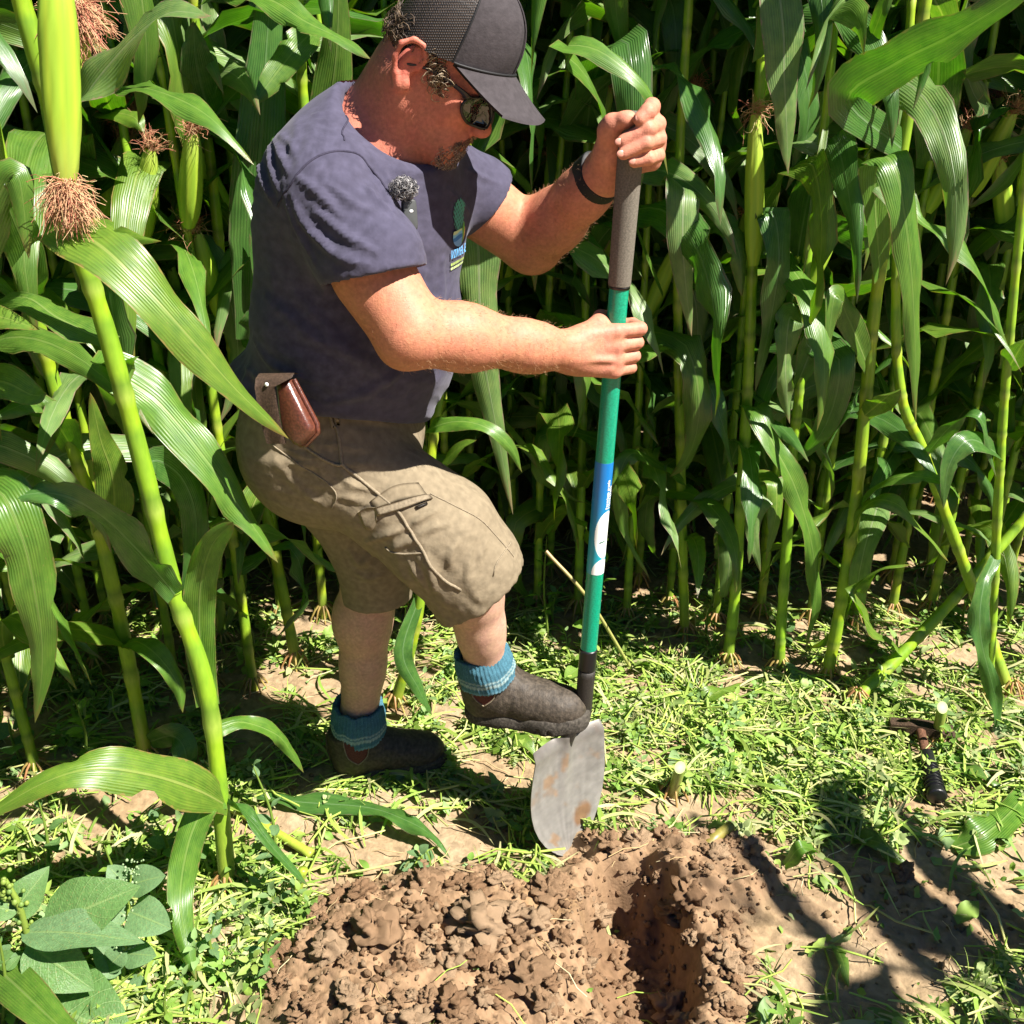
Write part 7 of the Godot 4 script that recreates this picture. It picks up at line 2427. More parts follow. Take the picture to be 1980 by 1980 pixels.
func weed_material(called: String, tint: Color) -> void:
	var w := 128
	var h := 256
	var im := Image.create(w, h, false, Image.FORMAT_RGB8)
	var hm := Image.create(w, h, false, Image.FORMAT_RGB8)
	for y in h:
		for x in w:
			var u := (x + 0.5) / w
			var v := (y + 0.5) / h
			var a := absf(u - 0.5) * 2.0
			var side := absf(fmod((v - a * 0.30) * 9.0 + 9.0, 1.0) - 0.5)
			var vein := maxf(smoothstep(0.44, 0.49, side) * 0.7, 1.0 - smoothstep(0.03, 0.06, a))
			var k := 1.0 + 0.25 * noise_a.get_noise_2d(u * 6.0, v * 12.0)
			var c := Color(tint.r * k, tint.g * k, tint.b * k).lerp(Color(0.24, 0.34, 0.12), vein * 0.6)
			if noise_b.get_noise_2d(u * 26.0 + 80.0, v * 46.0) > 0.80: c = Color(0.30, 0.24, 0.09)
			im.set_pixel(x, y, c.linear_to_srgb())
			var g := 0.6 - 0.3 * vein + 0.15 * noise_b.get_noise_2d(u * 20.0, v * 40.0)
			hm.set_pixel(x, y, Color(g, g, g))
	hm.bump_map_to_normal_map(4.0)
	var m := paint(called, Color.WHITE, 0.5, 0.45)
	m.albedo_texture = ImageTexture.create_from_image(im)
	m.normal_enabled = true
	m.normal_texture = ImageTexture.create_from_image(hm)
	m.normal_scale = 0.7
	m.backlight_enabled = true
	m.backlight = Color(0.7, 0.9, 0.35)


func leaf_basis(dir: Vector3, face: Vector3, size: float) -> Basis:
	var z := dir.normalized()
	var y := (face - z * face.dot(z)).normalized()
	return Basis(y.cross(z) * size, y * size, z * size)


# leaf from its foot a to its tip b (world points) on plant o
func weed_leaf(o: Node3D, a: Vector3, b: Vector3, face: Vector3, kind: int, mat: String, wide := 1.0) -> void:
	var l := part("leaf", broad[kind], mats[mat], o, true)
	var bs := leaf_basis(b - a, face, a.distance_to(b))
	bs.x *= wide
	l.transform = Transform3D(bs, a - o.position)


# a weed that grows by rule: an upright stem with leaves all round
func weed(label: String, at: Vector3, tall: float, leaves: int, size: float, kind: int, mat: String, seed_value: int, group := "weeds left standing") -> Node3D:
	var g := RandomNumberGenerator.new()
	g.seed = seed_value
	at.y = height(at.x, at.z)
	var o := thing("weed", label, "weed", at, group)
	var lean := Vector3(g.randf_range(-0.2, 0.2), 1, g.randf_range(-0.2, 0.2)) * tall
	var b := Build.new()
	var c := Color(0.20, 0.30, 0.05)
	var pts := curve_points(PackedVector3Array([Vector3(0, -0.01, 0), lean * 0.5 + Vector3(g.randf_range(-0.02, 0.02), 0, 0), lean]), 8)
	b.tube(pts, PackedFloat32Array([0.0042, 0.004, 0.0037, 0.0034, 0.003, 0.0026, 0.002, 0.0012]), 6, true, PackedColorArray([c, c, c, c, c, c, c, c]))
	part("stem", finish(b), mats.weed, o, true)
	for k in leaves:
		var t := 0.12 + 0.88 * float(k) / maxi(leaves - 1, 1)
		var p := pts[mini(int(t * 7.0), 7)]
		var a := k * 2.4 + g.randf_range(-0.4, 0.4)
		var e := lerpf(0.15, 0.9, t * t) + g.randf_range(-0.2, 0.2)
		var d := Vector3(cos(a) * cos(e), sin(e), sin(a) * cos(e))
		var s := size * lerpf(1.0, 0.55, t) * g.randf_range(0.75, 1.15)
		var l := part("leaf", broad[kind], mats[mat], o, true)
		l.transform = Transform3D(leaf_basis(d, Vector3.UP + Vector3(g.randf_range(-0.4, 0.4), 0, g.randf_range(-0.4, 0.4)), s), p + d * s * 0.15)
	return o


# how thickly the ground is covered with cut weeds, 0 to 1
func cover(x: float, z: float) -> float:
	var n := noise_a.get_noise_2d(x * 5.2 + 20.0, z * 5.2)
	var c := 0.45 + 0.9 * n
	c = lerpf(c, 1.0, smoothstep(1.4, 0.4, bump(x, z, Vector3(0.7415, 0.0000, -2.0214), 0.62, 0.30)))
	c = lerpf(c, 0.95, smoothstep(1.3, 0.5, bump(x, z, Vector3(0.2378, 0.0000, -2.3115), 0.40, 0.16)))
	c = lerpf(c, 0.95, smoothstep(1.3, 0.5, bump(x, z, Vector3(-0.6724, 0.0000, -1.4680), 0.40, 0.26)))
	c = lerpf(c, 0.90, smoothstep(1.3, 0.5, bump(x, z, Vector3(-0.5118, 0.0000, -1.9049), 0.22, 0.07)))
	c = lerpf(c, 0.12, smoothstep(1.3, 0.6, bump(x, z, Vector3(-0.1946, 0.0000, -1.7146), 0.24, 0.085)))
	c = lerpf(c, 0.15, smoothstep(1.3, 0.6, bump(x, z, Vector3(-0.6936, 0.0000, -2.2631), 0.22, 0.12)))
	c = lerpf(c, 0.16, smoothstep(1.3, 0.6, bump(x, z, Vector3(0.5312, 0.0000, -1.4168), 0.30, 0.10, 0.4)))
	c = lerpf(c, 0.20, smoothstep(1.3, 0.6, bump(x, z, Vector3(0.9567, 0.0000, -1.5216), 0.30, 0.12)))
	c = lerpf(c, 0.25, smoothstep(1.3, 0.5, bump(x, z, Vector3(0.4436, 0.0000, -1.8150), 0.20, 0.06)))
	c *= clampf(0.62 + 1.7 * noise_a.get_noise_2d(x * 5.5, z * 8.0 + 40.0), 0.04, 1.0)
	if z < -2.7: c *= 0.5
	var d := dug(x, z)
	c *= 1.0 - smoothstep(0.15, 0.6, d) * 0.94
	return clampf(c, 0.0, 1.0)


func scatter(called: String, label: String, mesh: Mesh, mat: Material, count: int, lo: float, hi: float, flat: float, tints: Array, power := 1.0, sink := 0.0) -> void:
	var where: Array[Transform3D] = []
	var dye := PackedColorArray()
	for k in count * 6:
		if where.size() >= count: break
		# thin out with distance from the clearing
		var x := rng.randf_range(-1.9, 1.9)
		var z := rng.randf_range(-3.1, -0.95)
		if rng.randf() > pow(cover(x, z), power): continue
		var s := rng.randf_range(lo, hi)
		var tilt := Vector3(rng.randfn(), 0, rng.randfn()) * flat
		var y := Vector3(tilt.x, 1, tilt.z).normalized()
		var a := rng.randf() * TAU
		var zz := Vector3(cos(a), 0, sin(a))
		zz = (zz - y * zz.dot(y)).normalized()
		where.append(Transform3D(Basis(y.cross(zz) * s, y * s, zz * s), Vector3(x, height(x, z) + s * sink + rng.randf() * 0.012 * (1.0 if sink >= 0 else 0.0), z)))
		var c: Color = tints[rng.randi() % tints.size()]
		var v := rng.randf_range(0.75, 1.25)
		dye.append(Color(c.r * v, c.g * v, c.b * v))
	var mm := MultiMesh.new()
	mm.transform_format = MultiMesh.TRANSFORM_3D
	mm.use_colors = true
	mm.mesh = mesh
	mm.instance_count = where.size()
	for k in where.size():
		mm.set_instance_transform(k, where[k])
		mm.set_instance_color(k, dye[k])
	var o := MultiMeshInstance3D.new()
	o.name = numbered(called)
	o.multimesh = mm
	o.material_override = mat
	add_child(o)
	tag(o, label, "", "", "stuff")


# a small live weed: a short stem with leaves, one unit tall
func sprig_mesh(seed_value: int, leaves: int, wide: float, size: float) -> ArrayMesh:
	var g := RandomNumberGenerator.new()
	g.seed = seed_value
	var st := SurfaceTool.new()
	st.begin(Mesh.PRIMITIVE_TRIANGLES)
	var b := Build.new()
	b.tube(PackedVector3Array([Vector3(0, -0.1, 0), Vector3(0.03, 0.5, 0.02), Vector3(0, 1, 0.05)]), PackedFloat32Array([0.018, 0.015, 0.008]), 4, false)
	st.append_from(finish(b), 0, Transform3D.IDENTITY)
	var lf := broad_leaf(seed_value, wide, 5, 3, 0.03)
	for k in leaves:
		var t := 0.2 + 0.8 * float(k) / (leaves - 1)
		var a := k * 2.4 + g.randf_range(-0.4, 0.4)
		var e := lerpf(0.1, 0.9, t * t)
		var d := Vector3(cos(a) * cos(e), sin(e), sin(a) * cos(e))
		st.append_from(lf, 0, Transform3D(leaf_basis(d, Vector3.UP, size * lerpf(1.0, 0.6, t)), Vector3(0, t, 0.03) + d * 0.08))
	return st.commit()


func tuft_mesh(seed_value: int) -> ArrayMesh:
	var g := RandomNumberGenerator.new()
	g.seed = seed_value
	var b := Build.new()
	for k in 9:
		var a := g.randf() * TAU
		var e := g.randf_range(0.3, 1.3)
		var l := g.randf_range(0.5, 1.1)
		var d := Vector3(cos(a) * cos(e), sin(e), sin(a) * cos(e))
		var sd := d.cross(Vector3.UP).normalized()
		var s := b.v.size()
		for j in 5:
			var t := j / 4.0
			var p := d * l * t - Vector3.UP * 0.35 * l * t * t
			b.vert(p - sd * 0.022 * (1.0 - t))
			b.vert(p + sd * 0.022 * (1.0 - t) + Vector3.UP * 0.004)
		b.skin(s, 5, 2, false)
	return finish(b)


func make_weeds() -> void:
	broad = [broad_leaf(1, 0.62, 14, 9), broad_leaf(2, 0.52, 14, 9), broad_leaf(3, 0.85, 10, 7, 0.04, 0.7), broad_leaf(4, 0.40, 10, 7)]
	weed_material("weed_green", Color(0.115, 0.225, 0.065))
	weed_material("weed_grey", Color(0.145, 0.255, 0.110))
	weed_material("weed_bright", Color(0.20, 0.33, 0.05))
	make_big_weeds()
	make_fallen_things()
	var lit := paint("cut_leaf", Color.WHITE, 0.55, 0.4)
	lit.vertex_color_use_as_albedo = true
	lit.backlight_enabled = true
	lit.backlight = Color(0.6, 0.8, 0.3)
	var dry := paint("cut_straw", Color.WHITE, 0.8, 0.3)
	dry.vertex_color_use_as_albedo = true
	var greens := [Color(0.22, 0.33, 0.055), Color(0.16, 0.28, 0.05), Color(0.28, 0.38, 0.08), Color(0.30, 0.36, 0.14), Color(0.20, 0.31, 0.11)]
	var pale := [Color(0.33, 0.40, 0.20), Color(0.27, 0.36, 0.12), Color(0.22, 0.33, 0.07), Color(0.20, 0.30, 0.12)]
	var shapes := [broad_leaf(5, 0.55, 6, 5, 0.16), broad_leaf(9, 0.38, 6, 5, 0.20), broad_leaf(12, 0.75, 6, 5, 0.22)]
	for k in 3:
		scatter("cut_weed_leaves", ["small cut weed leaves littering the trampled ground", "narrow cut weed leaves littering the trampled ground", "round cut weed leaves littering the trampled ground"][k], shapes[k], lit, 4200, 0.012, [0.036, 0.050, 0.030][k], 0.55, greens, 1.5, 0.12)
	scatter("pale_leaf_litter", "larger pale wilted leaves among the cut weeds", broad_leaf(6, 0.50, 8, 5, 0.26), lit, 900, 0.04, 0.085, 0.50, pale, 2.2, 0.08)
	var b := Build.new()
	b.tube(PackedVector3Array([Vector3(0, 0, -0.5), Vector3(0.05, 0.06, -0.1), Vector3(-0.03, 0.05, 0.25), Vector3(0.03, 0, 0.5)]), PackedFloat32Array([0.014, 0.015, 0.014, 0.010]), 4, false)
	var stem := finish(b)
	b = Build.new()
	for j in 7:
		var t := j / 6.0
		var w := 0.026 * sin(PI * (0.12 + 0.86 * t))
		b.vert(Vector3(-w + 0.12 * sin(t * 3.0), 0.10 * sin(PI * t), t - 0.5))
		b.vert(Vector3(w + 0.12 * sin(t * 3.0), 0.10 * sin(PI * t) + 0.012, t - 0.5))
	b.skin(0, 7, 2, false)
	scatter("cut_grass", "long thin cut grass blades strewn over the litter", finish(b), lit, 6500, 0.05, 0.17, 0.30, [Color(0.28, 0.38, 0.07), Color(0.22, 0.34, 0.06), Color(0.38, 0.42, 0.14), Color(0.42, 0.40, 0.20)], 1.9, 0.05)
	scatter("cut_stems", "thin green cut weed stems lying criss-cross", stem, dry, 3600, 0.05, 0.20, 0.25, [Color(0.32, 0.42, 0.08), Color(0.25, 0.36, 0.06), Color(0.42, 0.42, 0.16)], 1.5, 0.04)
	scatter("dry_straw", "short dry straw bits on the soil", stem, dry, 1300, 0.03, 0.10, 0.15, [Color(0.46, 0.36, 0.19), Color(0.38, 0.27, 0.13), Color(0.52, 0.44, 0.26)], 0.5, 0.03)
	scatter("low_weeds", "low green weeds with small leaves growing on the field floor", sprig_mesh(3, 9, 0.55, 0.42), lit, 620, 0.035, 0.095, 0.35, greens, 2.2, -0.02)
	scatter("creeping_weeds", "tiny round-leaved creeping weeds", sprig_mesh(7, 11, 0.95, 0.60), lit, 800, 0.018, 0.045, 0.35, greens, 1.6, -0.02)
	scatter("grass_tufts", "small tufts of cut grass", tuft_mesh(4), lit, 800, 0.05, 0.11, 0.5, [Color(0.24, 0.36, 0.06), Color(0.30, 0.40, 0.09)], 2.0, -0.01)


func make_big_weeds() -> void:
	# broad-leaved weed in the lower left corner
	var p := Vector3(-0.8132, 0.0000, -1.2021)
	p.y = height(p.x, p.z)
	var o := thing("weed", "tall broad-leaved weed with big veined leaves in the lower left corner", "weed", p)
	var b := Build.new()
	var c := Color(0.26, 0.36, 0.06)
	b.tube(curve_points(PackedVector3Array([p - Vector3.UP * 0.01, Vector3(-0.8635, 0.0681, -1.3000), Vector3(-0.8628, 0.2294, -1.3100), Vector3(-0.8811, 0.2946, -1.3200)]), 10), PackedFloat32Array([0.007, 0.007, 0.0068, 0.0065, 0.0062, 0.006, 0.0055, 0.005, 0.0045, 0.004]), 8, true, PackedColorArray([c, c, c, c, c, c, c, c, c, c]))
	part("stem", finish(b), mats.weed, o)
	weed_leaf(o, Vector3(-0.8383, 0.1769, -1.3200), Vector3(-0.6817, 0.2588, -1.3400), Vector3(0.1, 0.8, 0.55), 0, "weed_green", 1.05)
	weed_leaf(o, Vector3(-0.8607, 0.1652, -1.3000), Vector3(-0.7397, 0.1173, -1.2400), Vector3(-0.1, 0.8, 0.55), 0, "weed_green", 1.1)
	weed_leaf(o, Vector3(-0.8737, 0.1776, -1.3100), Vector3(-0.6570, 0.2304, -1.2800), Vector3(0, 0.95, 0.1), 1, "weed_grey", 0.7)
	weed_leaf(o, Vector3(-0.8533, 0.0569, -1.2700), Vector3(-0.6748, 0.0417, -1.2000), Vector3(0, 0.8, 0.5), 0, "weed_green", 1.35)
	weed_leaf(o, Vector3(-0.8903, 0.2101, -1.3100), Vector3(-0.8315, 0.2789, -1.3600), Vector3(0.2, 0.6, 0.7), 0, "weed_green")
	weed_leaf(o, Vector3(-0.8876, 0.1360, -1.3000), Vector3(-0.9615, 0.1034, -1.2600), Vector3(0, 0.9, 0.4), 1, "weed_green")
	weed_leaf(o, Vector3(-0.8703, 0.0819, -1.3000), Vector3(-0.8648, -0.0388, -1.4000), Vector3(0, 0.9, 0.3), 1, "weed_green")
	weed_leaf(o, Vector3(-0.8675, 0.2294, -1.3100), Vector3(-0.9336, 0.2655, -1.3000), Vector3(0, 0.9, 0.3), 0, "weed_green")
	var fb := Build.new()
	for k in 60:
		fb.tint = Color(0.30, 0.40, 0.08).lerp(Color(0.20, 0.32, 0.08), rng.randf())
		fb.blob(Vector3(-0.8775, 0.2495, -1.3150) + Vector3(rng.randfn() * 0.008, rng.randfn() * 0.028, rng.randfn() * 0.008), Basis.IDENTITY.scaled(Vector3.ONE * rng.randf_range(0.003, 0.006)), 4, 6)
	part("flower_spike", finish(fb), mats.weed, o)
	# goosefoot with mealy grey-green leaves and seed heads
	var q := Vector3(-0.6902, 0.0000, -1.2332)
	q.y = height(q.x, q.z)
	var o2 := thing("weed", "grey-green weed with mealy seed heads and toothed leaves, right of the broad-leaved one", "weed", q)
	b = Build.new()
	var line := curve_points(PackedVector3Array([q - Vector3.UP * 0.01, Vector3(-0.7237, 0.0316, -1.3300), Vector3(-0.7089, 0.1349, -1.3600), Vector3(-0.6976, 0.2386, -1.4000)]), 10)
	b.tube(line, PackedFloat32Array([0.0045, 0.0044, 0.0042, 0.004, 0.0038, 0.0036, 0.0034, 0.003, 0.0026, 0.002]), 7, true, PackedColorArray([c, c, c, c, c, c, c, c, c, c]))
	part("stem", finish(b), mats.weed, o2)
	for e: Array in [[Vector3(-0.7045, 0.1643, -1.3700), Vector3(-0.6235, 0.1750, -1.3300)], [Vector3(-0.7067, 0.1509, -1.3700), Vector3(-0.7508, 0.2016, -1.3600)], [Vector3(-0.7146, 0.0916, -1.3500), Vector3(-0.7557, 0.0647, -1.3200)], [Vector3(-0.7189, 0.0778, -1.3500), Vector3(-0.6607, 0.1011, -1.3300)], [Vector3(-0.7227, 0.0316, -1.3300), Vector3(-0.6713, 0.0234, -1.2800)], [Vector3(-0.7254, 0.0032, -1.3300), Vector3(-0.7041, -0.0204, -1.2700)], [Vector3(-0.7009, 0.2095, -1.3900), Vector3(-0.6397, 0.2459, -1.3800)], [Vector3(-0.7031, 0.1963, -1.3900), Vector3(-0.7382, 0.2451, -1.4000)], [Vector3(-0.7205, 0.0477, -1.3400), Vector3(-0.7659, 0.1032, -1.3400)]]:
		weed_leaf(o2, e[0], e[1], Vector3(0.1, 0.85, 0.5), 2, "weed_grey", 0.95)
	for h in 5:
		fb = Build.new()
		var m := line[9 - h]
		for k in 34:
			fb.tint = Color(0.30, 0.42, 0.20).lerp(Color(0.40, 0.50, 0.30), rng.randf())
			fb.blob(m + Vector3(rng.randfn() * 0.009, rng.randfn() * 0.012, rng.randfn() * 0.009), Basis.IDENTITY.scaled(Vector3.ONE * rng.randf_range(0.0015, 0.0035)), 4, 5)
		part("seed_head", finish(fb), mats.weed, o2)
	weed("small weed with round leaves at the left edge behind the fallen blade", Vector3(-1.1938, 0.0000, -1.9815), 0.16, 7, 0.085, 2, "weed_grey", 5, "")
	weed("bushy light green weed in the shade between the two left stalks", Vector3(-1.0447, 0.0000, -1.9815), 0.20, 12, 0.055, 1, "weed_bright", 6, "")
	weed("thin upright weed with pale leaves beside the left stalk's foot", Vector3(-0.7394, 0.0000, -1.6367), 0.17, 9, 0.05, 2, "weed_grey", 7, "")
	weed("tall thin weed with oval leaves between the man's knee and the shovel", Vector3(0.1077, 0.0000, -2.5499), 0.34, 11, 0.06, 3, "weed_bright", 8, "")
	weed("young leafy weed just behind the shovel's ferrule", Vector3(0.1725, 0.0000, -2.3115), 0.40, 12, 0.06, 2, "weed_bright", 9, "")
	weed("low weed with pale rounded leaves on the bank above the soil heap", Vector3(-0.2005, 0.0000, -1.6443), 0.05, 6, 0.055, 2, "weed_grey", 10, "")
	weed("small weed with oval leaves left of the shovel's tip", Vector3(0.0280, 0.0000, -1.6987), 0.08, 8, 0.045, 1, "weed_green", 11, "")
	# more of them along the foot of the maize and in the lower left
	for k in 26:
		var at := Vector3.ZERO
		if k < 12: at = Vector3(rng.randf_range(-0.5, 1.6), 0, rng.randf_range(-2.75, -2.28))
		else: at = Vector3(rng.randf_range(-1.05, -0.42), 0, rng.randf_range(-1.75, -1.2))
		weed("small leafy weed growing along the foot of the maize" if k < 12 else "small leafy weed in the green patch at the lower left", at, rng.randf_range(0.10, 0.26), 9, rng.randf_range(0.035, 0.06), rng.randi() % 4, ["weed_green", "weed_bright", "weed_grey"][rng.randi() % 3], 40 + k, "weeds at the foot of the maize" if k < 12 else "weeds at the lower left")


func ground_point(p: Vector3, up := 0.006) -> Vector3:
	return Vector3(p.x, height(p.x, p.z) + up, p.z)


# a single maize blade lying on the ground along the given points
func fallen_blade(label: String, ctrl: PackedVector3Array, w: float, mat: String, seed_value: int, lift := 0.008, face := Vector3(0, 1, 0.15)) -> void:
	var o := thing("fallen_leaf", label, "leaf", ground_point(ctrl[0], 0.0))
	var pts := PackedVector3Array()
	for p in ctrl: pts.append(ground_point(p, lift + p.y))
	field_leaf(o, pts, w, faces(face), seed_value, mat, 0.012, 0.6)


func stick(called: String, label: String, category: String, ctrl: PackedVector3Array, r: float, tints: PackedColorArray) -> Node3D:
	var o := thing(called, label, category, ground_point(ctrl[0], 0.0))
	var b := Build.new()
	var rad := PackedFloat32Array()
	var pts := curve_points(ctrl, 14)
	var col := PackedColorArray()
	for k in 14:
		rad.append(r * (1.12 if k == 0 or k == 6 or k == 13 else 1.0))
		col.append(tints[0].lerp(tints[1], k / 13.0))
	b.tube(pts, rad, 10, true, col)
	part("stalk", finish(b), mats.stalk, o)
	return o


# the slanting stub of a stalk that was cut off
func stump(label: String, at: Vector3, top: Vector3, r: float) -> void:
	at = ground_point(at, -0.01)
	var o := thing("maize_stump", label, "stump", at)
	var ax := top - at
	var d := ax.normalized()
	var cut := Vector3(-0.25, 0.75, 0.75).normalized()
	var sx := d.cross(Vector3.FORWARD).normalized()
	var sy := sx.cross(d)
	var b := Build.new()
	var rim := PackedVector3Array()
	for k in 5:
		for j in 16:
			var a := TAU * j / 16.0
			var p := at + ax * (k / 4.0) + (sx * cos(a) + sy * sin(a)) * r * lerp_list([1.25, 1.05, 1.0, 1.02, 1.0], k / 4.0)
			if k == 4:
				p -= d * ((p - top).dot(cut) / d.dot(cut))
				rim.append(p)
			b.tint = Color(0.34, 0.26, 0.09).lerp(Color(0.25, 0.36, 0.05), k / 4.0)
			b.vert(p)
	b.skin(0, 5, 16, true)
	part("stalk", finish(b), mats.stalk, o)
	var e := Build.new()
	e.tint = Color(0.58, 0.58, 0.36)
	var m := e.vert(top + cut * 0.0015)
	e.tint = Color(0.42, 0.50, 0.20)
	for p in rim: e.vert(p + cut * 0.001)
	for j in 16: e.tri(m, 1 + j, 1 + (j + 1) % 16)
	part("cut_face", finish(e), mats.husk, o)
	part("root", prop_roots(at + Vector3.UP * 0.005, r, 77), mats.stalk, o)


func make_fallen_things() -> void:
	fallen_blade("dark curled maize leaf lying in front of the standing boot", PackedVector3Array([Vector3(-0.6541, 0.0000, -1.8682), Vector3(-0.4951, 0.0100, -1.8214), Vector3(-0.3314, 0.0300, -1.7906), Vector3(-0.2418, 0.0450, -1.7404), Vector3(-0.1749, 0.0300, -1.6994), Vector3(-0.1330, 0.0000, -1.6596)]), 0.050, "leaf_deep", 301)
	fallen_blade("short pale maize leaf lying at the foot of the row behind the shovel", PackedVector3Array([Vector3(0.4798, 0.0000, -2.1931), Vector3(0.5393, 0.0200, -2.2239), Vector3(0.6292, 0.0000, -2.3115)]), 0.055, "leaf_light", 302)
	fallen_blade("broad wilted maize leaf on the cut weeds in front of the mattock", PackedVector3Array([Vector3(0.9713, 0.0000, -1.6987), Vector3(1.0387, 0.0300, -1.7074), Vector3(1.1563, 0.0200, -1.8103), Vector3(1.2363, 0.0000, -1.9237)]), 0.085, "leaf_fresh", 303)
	fallen_blade("strip of maize leaf slanting past the mattock's handle", PackedVector3Array([Vector3(1.0169, 0.0000, -2.0013), Vector3(1.0905, 0.0150, -1.9156), Vector3(1.1907, 0.0000, -1.8502)]), 0.045, "leaf_green", 304)
	fallen_blade("folded pale leaf on the litter right of the pit", PackedVector3Array([Vector3(0.7548, 0.0000, -1.7146), Vector3(0.7985, 0.0200, -1.6781), Vector3(0.8564, 0.0000, -1.6367)]), 0.06, "leaf_light", 305)
	fallen_blade("narrow leaf lying on the bare soil near the bottom right", PackedVector3Array([Vector3(0.6330, 0.0000, -1.4294), Vector3(0.6339, 0.0100, -1.3836), Vector3(0.6304, 0.0000, -1.3326)]), 0.030, "leaf_green", 306)
	fallen_blade("curled cut leaf on the rim behind the pit", PackedVector3Array([Vector3(0.5838, 0.0000, -1.6367), Vector3(0.6105, 0.0500, -1.6319), Vector3(0.6618, 0.0100, -1.6572)]), 0.04, "leaf_fresh", 307)
	fallen_blade("broad leaf lying beside the raised boot", PackedVector3Array([Vector3(-0.0473, 0.0000, -2.0214), Vector3(0.0249, 0.0300, -2.0249), Vector3(0.0700, 0.0000, -1.9815)]), 0.04, "leaf_light", 308)
	var y := Color(0.33, 0.42, 0.045)
	stick("cut_stalk", "yellow-green piece of maize stalk lying from the left plant's foot towards the heap", "stalk", PackedVector3Array([Vector3(-0.6354, 0.0200, -1.8016), Vector3(-0.5359, 0.0220, -1.7321), Vector3(-0.4327, 0.0160, -1.6634)]), 0.010, PackedColorArray([y, Color(0.38, 0.44, 0.06)]))
	stick("cut_stalk", "short upright piece of maize stalk at the left end of the heap", "stalk", PackedVector3Array([Vector3(-0.4356, -0.0100, -1.4968), Vector3(-0.4420, 0.0195, -1.5450), Vector3(-0.4238, 0.0874, -1.5500)]), 0.009, PackedColorArray([Color(0.40, 0.42, 0.10), y]))
	stick("cut_stalk", "broken brown piece of maize stalk on the rim behind the pit", "stalk", PackedVector3Array([Vector3(0.4022, 0.0300, -1.6523), Vector3(0.4392, 0.0500, -1.6784), Vector3(0.4789, 0.0450, -1.7157)]), 0.012, PackedColorArray([Color(0.22, 0.17, 0.04), Color(0.28, 0.24, 0.06)]))
	stump("cut maize stump with a pale slanting face between the shovel and the pit rim", Vector3(0.3755, 0.0000, -1.8682), Vector3(0.3804, 0.1140, -1.8300), 0.0125)
	stump("cut maize stump standing beside the mattock", Vector3(1.0658, 0.0000, -2.0624), Vector3(1.0519, 0.1232, -2.0400), 0.0125)
	# a long thin weed stalk lying across behind the shovel
	stick("weed_stalk", "long thin pale weed stalk slanting behind the shovel's shaft", "stalk", PackedVector3Array([Vector3(0.3266, 0.0300, -2.3437), Vector3(0.1946, 0.3060, -2.2500), Vector3(0.0856, 0.4278, -2.2800)]), 0.0045, PackedColorArray([Color(0.40, 0.42, 0.12), Color(0.42, 0.28, 0.14)]))
	make_mattock()


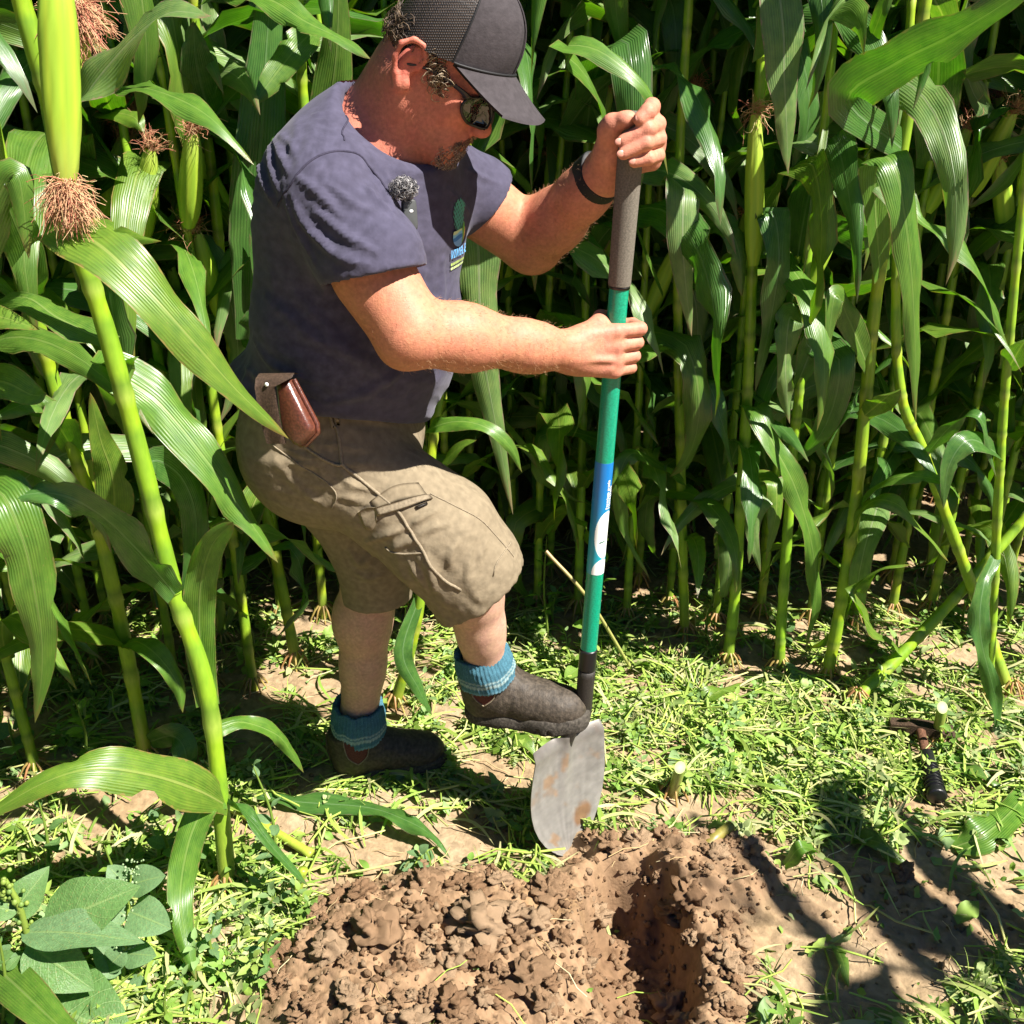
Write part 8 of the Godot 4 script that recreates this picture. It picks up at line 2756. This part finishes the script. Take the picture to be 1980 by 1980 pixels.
func make_mattock() -> void:
	var a := Vector3(1.0185, 0.0450, -2.0641)
	var e := Vector3(0.9759, 0.0300, -1.8254)
	var o := thing("hand_mattock", "short hand mattock with brown shaft and black rubber grip lying in the litter", "mattock", ground_point(a, 0.0))
	var d := (e - a).normalized()
	var b := Build.new()
	b.tube(PackedVector3Array([a - d * 0.01, a + d * 0.03, a.lerp(e, 0.42)]), PackedFloat32Array([0.013, 0.0115, 0.012]), 14, true, PackedColorArray(), 0.8)
	part("shaft", finish(b), grained("old_wood", Color(0.20, 0.095, 0.055), 0.7, 20.0, 0.5, 0.04, 0.3), o)
	b = Build.new()
	b.tube(PackedVector3Array([a.lerp(e, 0.38), a.lerp(e, 0.40), a.lerp(e, 0.55), a.lerp(e, 0.75), a.lerp(e, 0.93), a.lerp(e, 0.98), e]), PackedFloat32Array([0.013, 0.0175, 0.0165, 0.0185, 0.0205, 0.024, 0.019]), 16, true)
	var g := part("grip", finish(b), mats.black_plastic, o)
	for k in 7:
		var c := a.lerp(e, 0.58 + 0.05 * k)
		var r := Build.new()
		r.tube(PackedVector3Array([c, c + d * 0.004]), PackedFloat32Array([0.0205 + 0.0005 * k, 0.0205 + 0.0005 * k]), 14)
		part("grip_ridge", finish(r), mats.black_plastic, g)
	var sd := d.cross(Vector3.UP).normalized()
	b = Build.new()
	var s := b.v.size()
	var prof := [[-0.085, 0.004, 0.026], [-0.06, 0.007, 0.022], [-0.022, 0.014, 0.016], [0.022, 0.015, 0.016], [0.05, 0.012, 0.014], [0.072, 0.013, 0.014]]
	for q: Array in prof:
		var x: float = q[0]
		var t: float = q[1]
		var w: float = q[2]
		for k in 4:
			var u: Vector2 = [Vector2(-1, -1), Vector2(1, -1), Vector2(1, 1), Vector2(-1, 1)][k]
			b.vert(a + sd * x + d * u.x * w + Vector3.UP * (u.y * t - 0.10 * absf(x) * (1.0 if x < 0 else 0.3)))
	b.skin(s, prof.size(), 4, true)
	b.quad(0, 1, 2, 3)
	b.quad(20, 23, 22, 21)
	part("head", finish(b, true), grained("rusty_steel", Color(0.10, 0.062, 0.038), 0.75, 25.0, 0.6, 0.06, 0.3), o)


func _ready() -> void:
	rng.seed = 20240
	# camera
	var cam := Camera3D.new()
	cam.name = "camera"
	cam.position = Vector3(0, CAMERA_HEIGHT, 0)
	cam.rotation_degrees = Vector3(CAMERA_PITCH, 0, 0)
	cam.fov = 53.13
	cam.near = 0.05
	cam.far = 200.0
	add_child(cam)
	# sky and sun
	var env := Environment.new()
	env.background_mode = Environment.BG_SKY
	var sky := Sky.new()
	var sm := ProceduralSkyMaterial.new()
	sm.sky_top_color = Color(0.16, 0.32, 0.62)
	sm.sky_horizon_color = Color(0.58, 0.70, 0.84)
	sm.ground_bottom_color = Color(0.22, 0.2, 0.13)
	sm.ground_horizon_color = Color(0.42, 0.45, 0.38)
	sm.sky_energy_multiplier = 0.6
	sky.sky_material = sm
	env.sky = sky
	env.tonemap_mode = Environment.TONE_MAPPER_LINEAR
	env.tonemap_exposure = 2.85
	env.sdfgi_enabled = true
	env.ssao_enabled = true
	env.ssil_enabled = true
	var we := WorldEnvironment.new()
	we.name = "environment"
	we.environment = env
	add_child(we)
	var sun := DirectionalLight3D.new()
	sun.name = "sun"
	var az := deg_to_rad(61.0)
	var el := deg_to_rad(53.0)
	sun.look_at_from_position(Vector3.ZERO, -Vector3(cos(el) * sin(az), sin(el), cos(el) * cos(az)), Vector3.UP)
	sun.light_energy = 1.6
	sun.light_color = Color(1.0, 0.975, 0.94)
	sun.light_angular_distance = 0.5
	sun.shadow_enabled = true
	add_child(sun)

	make_materials()
	make_ground()
	make_corn()
	make_man()
	make_carried_things()
	make_shovel()
	make_weeds()
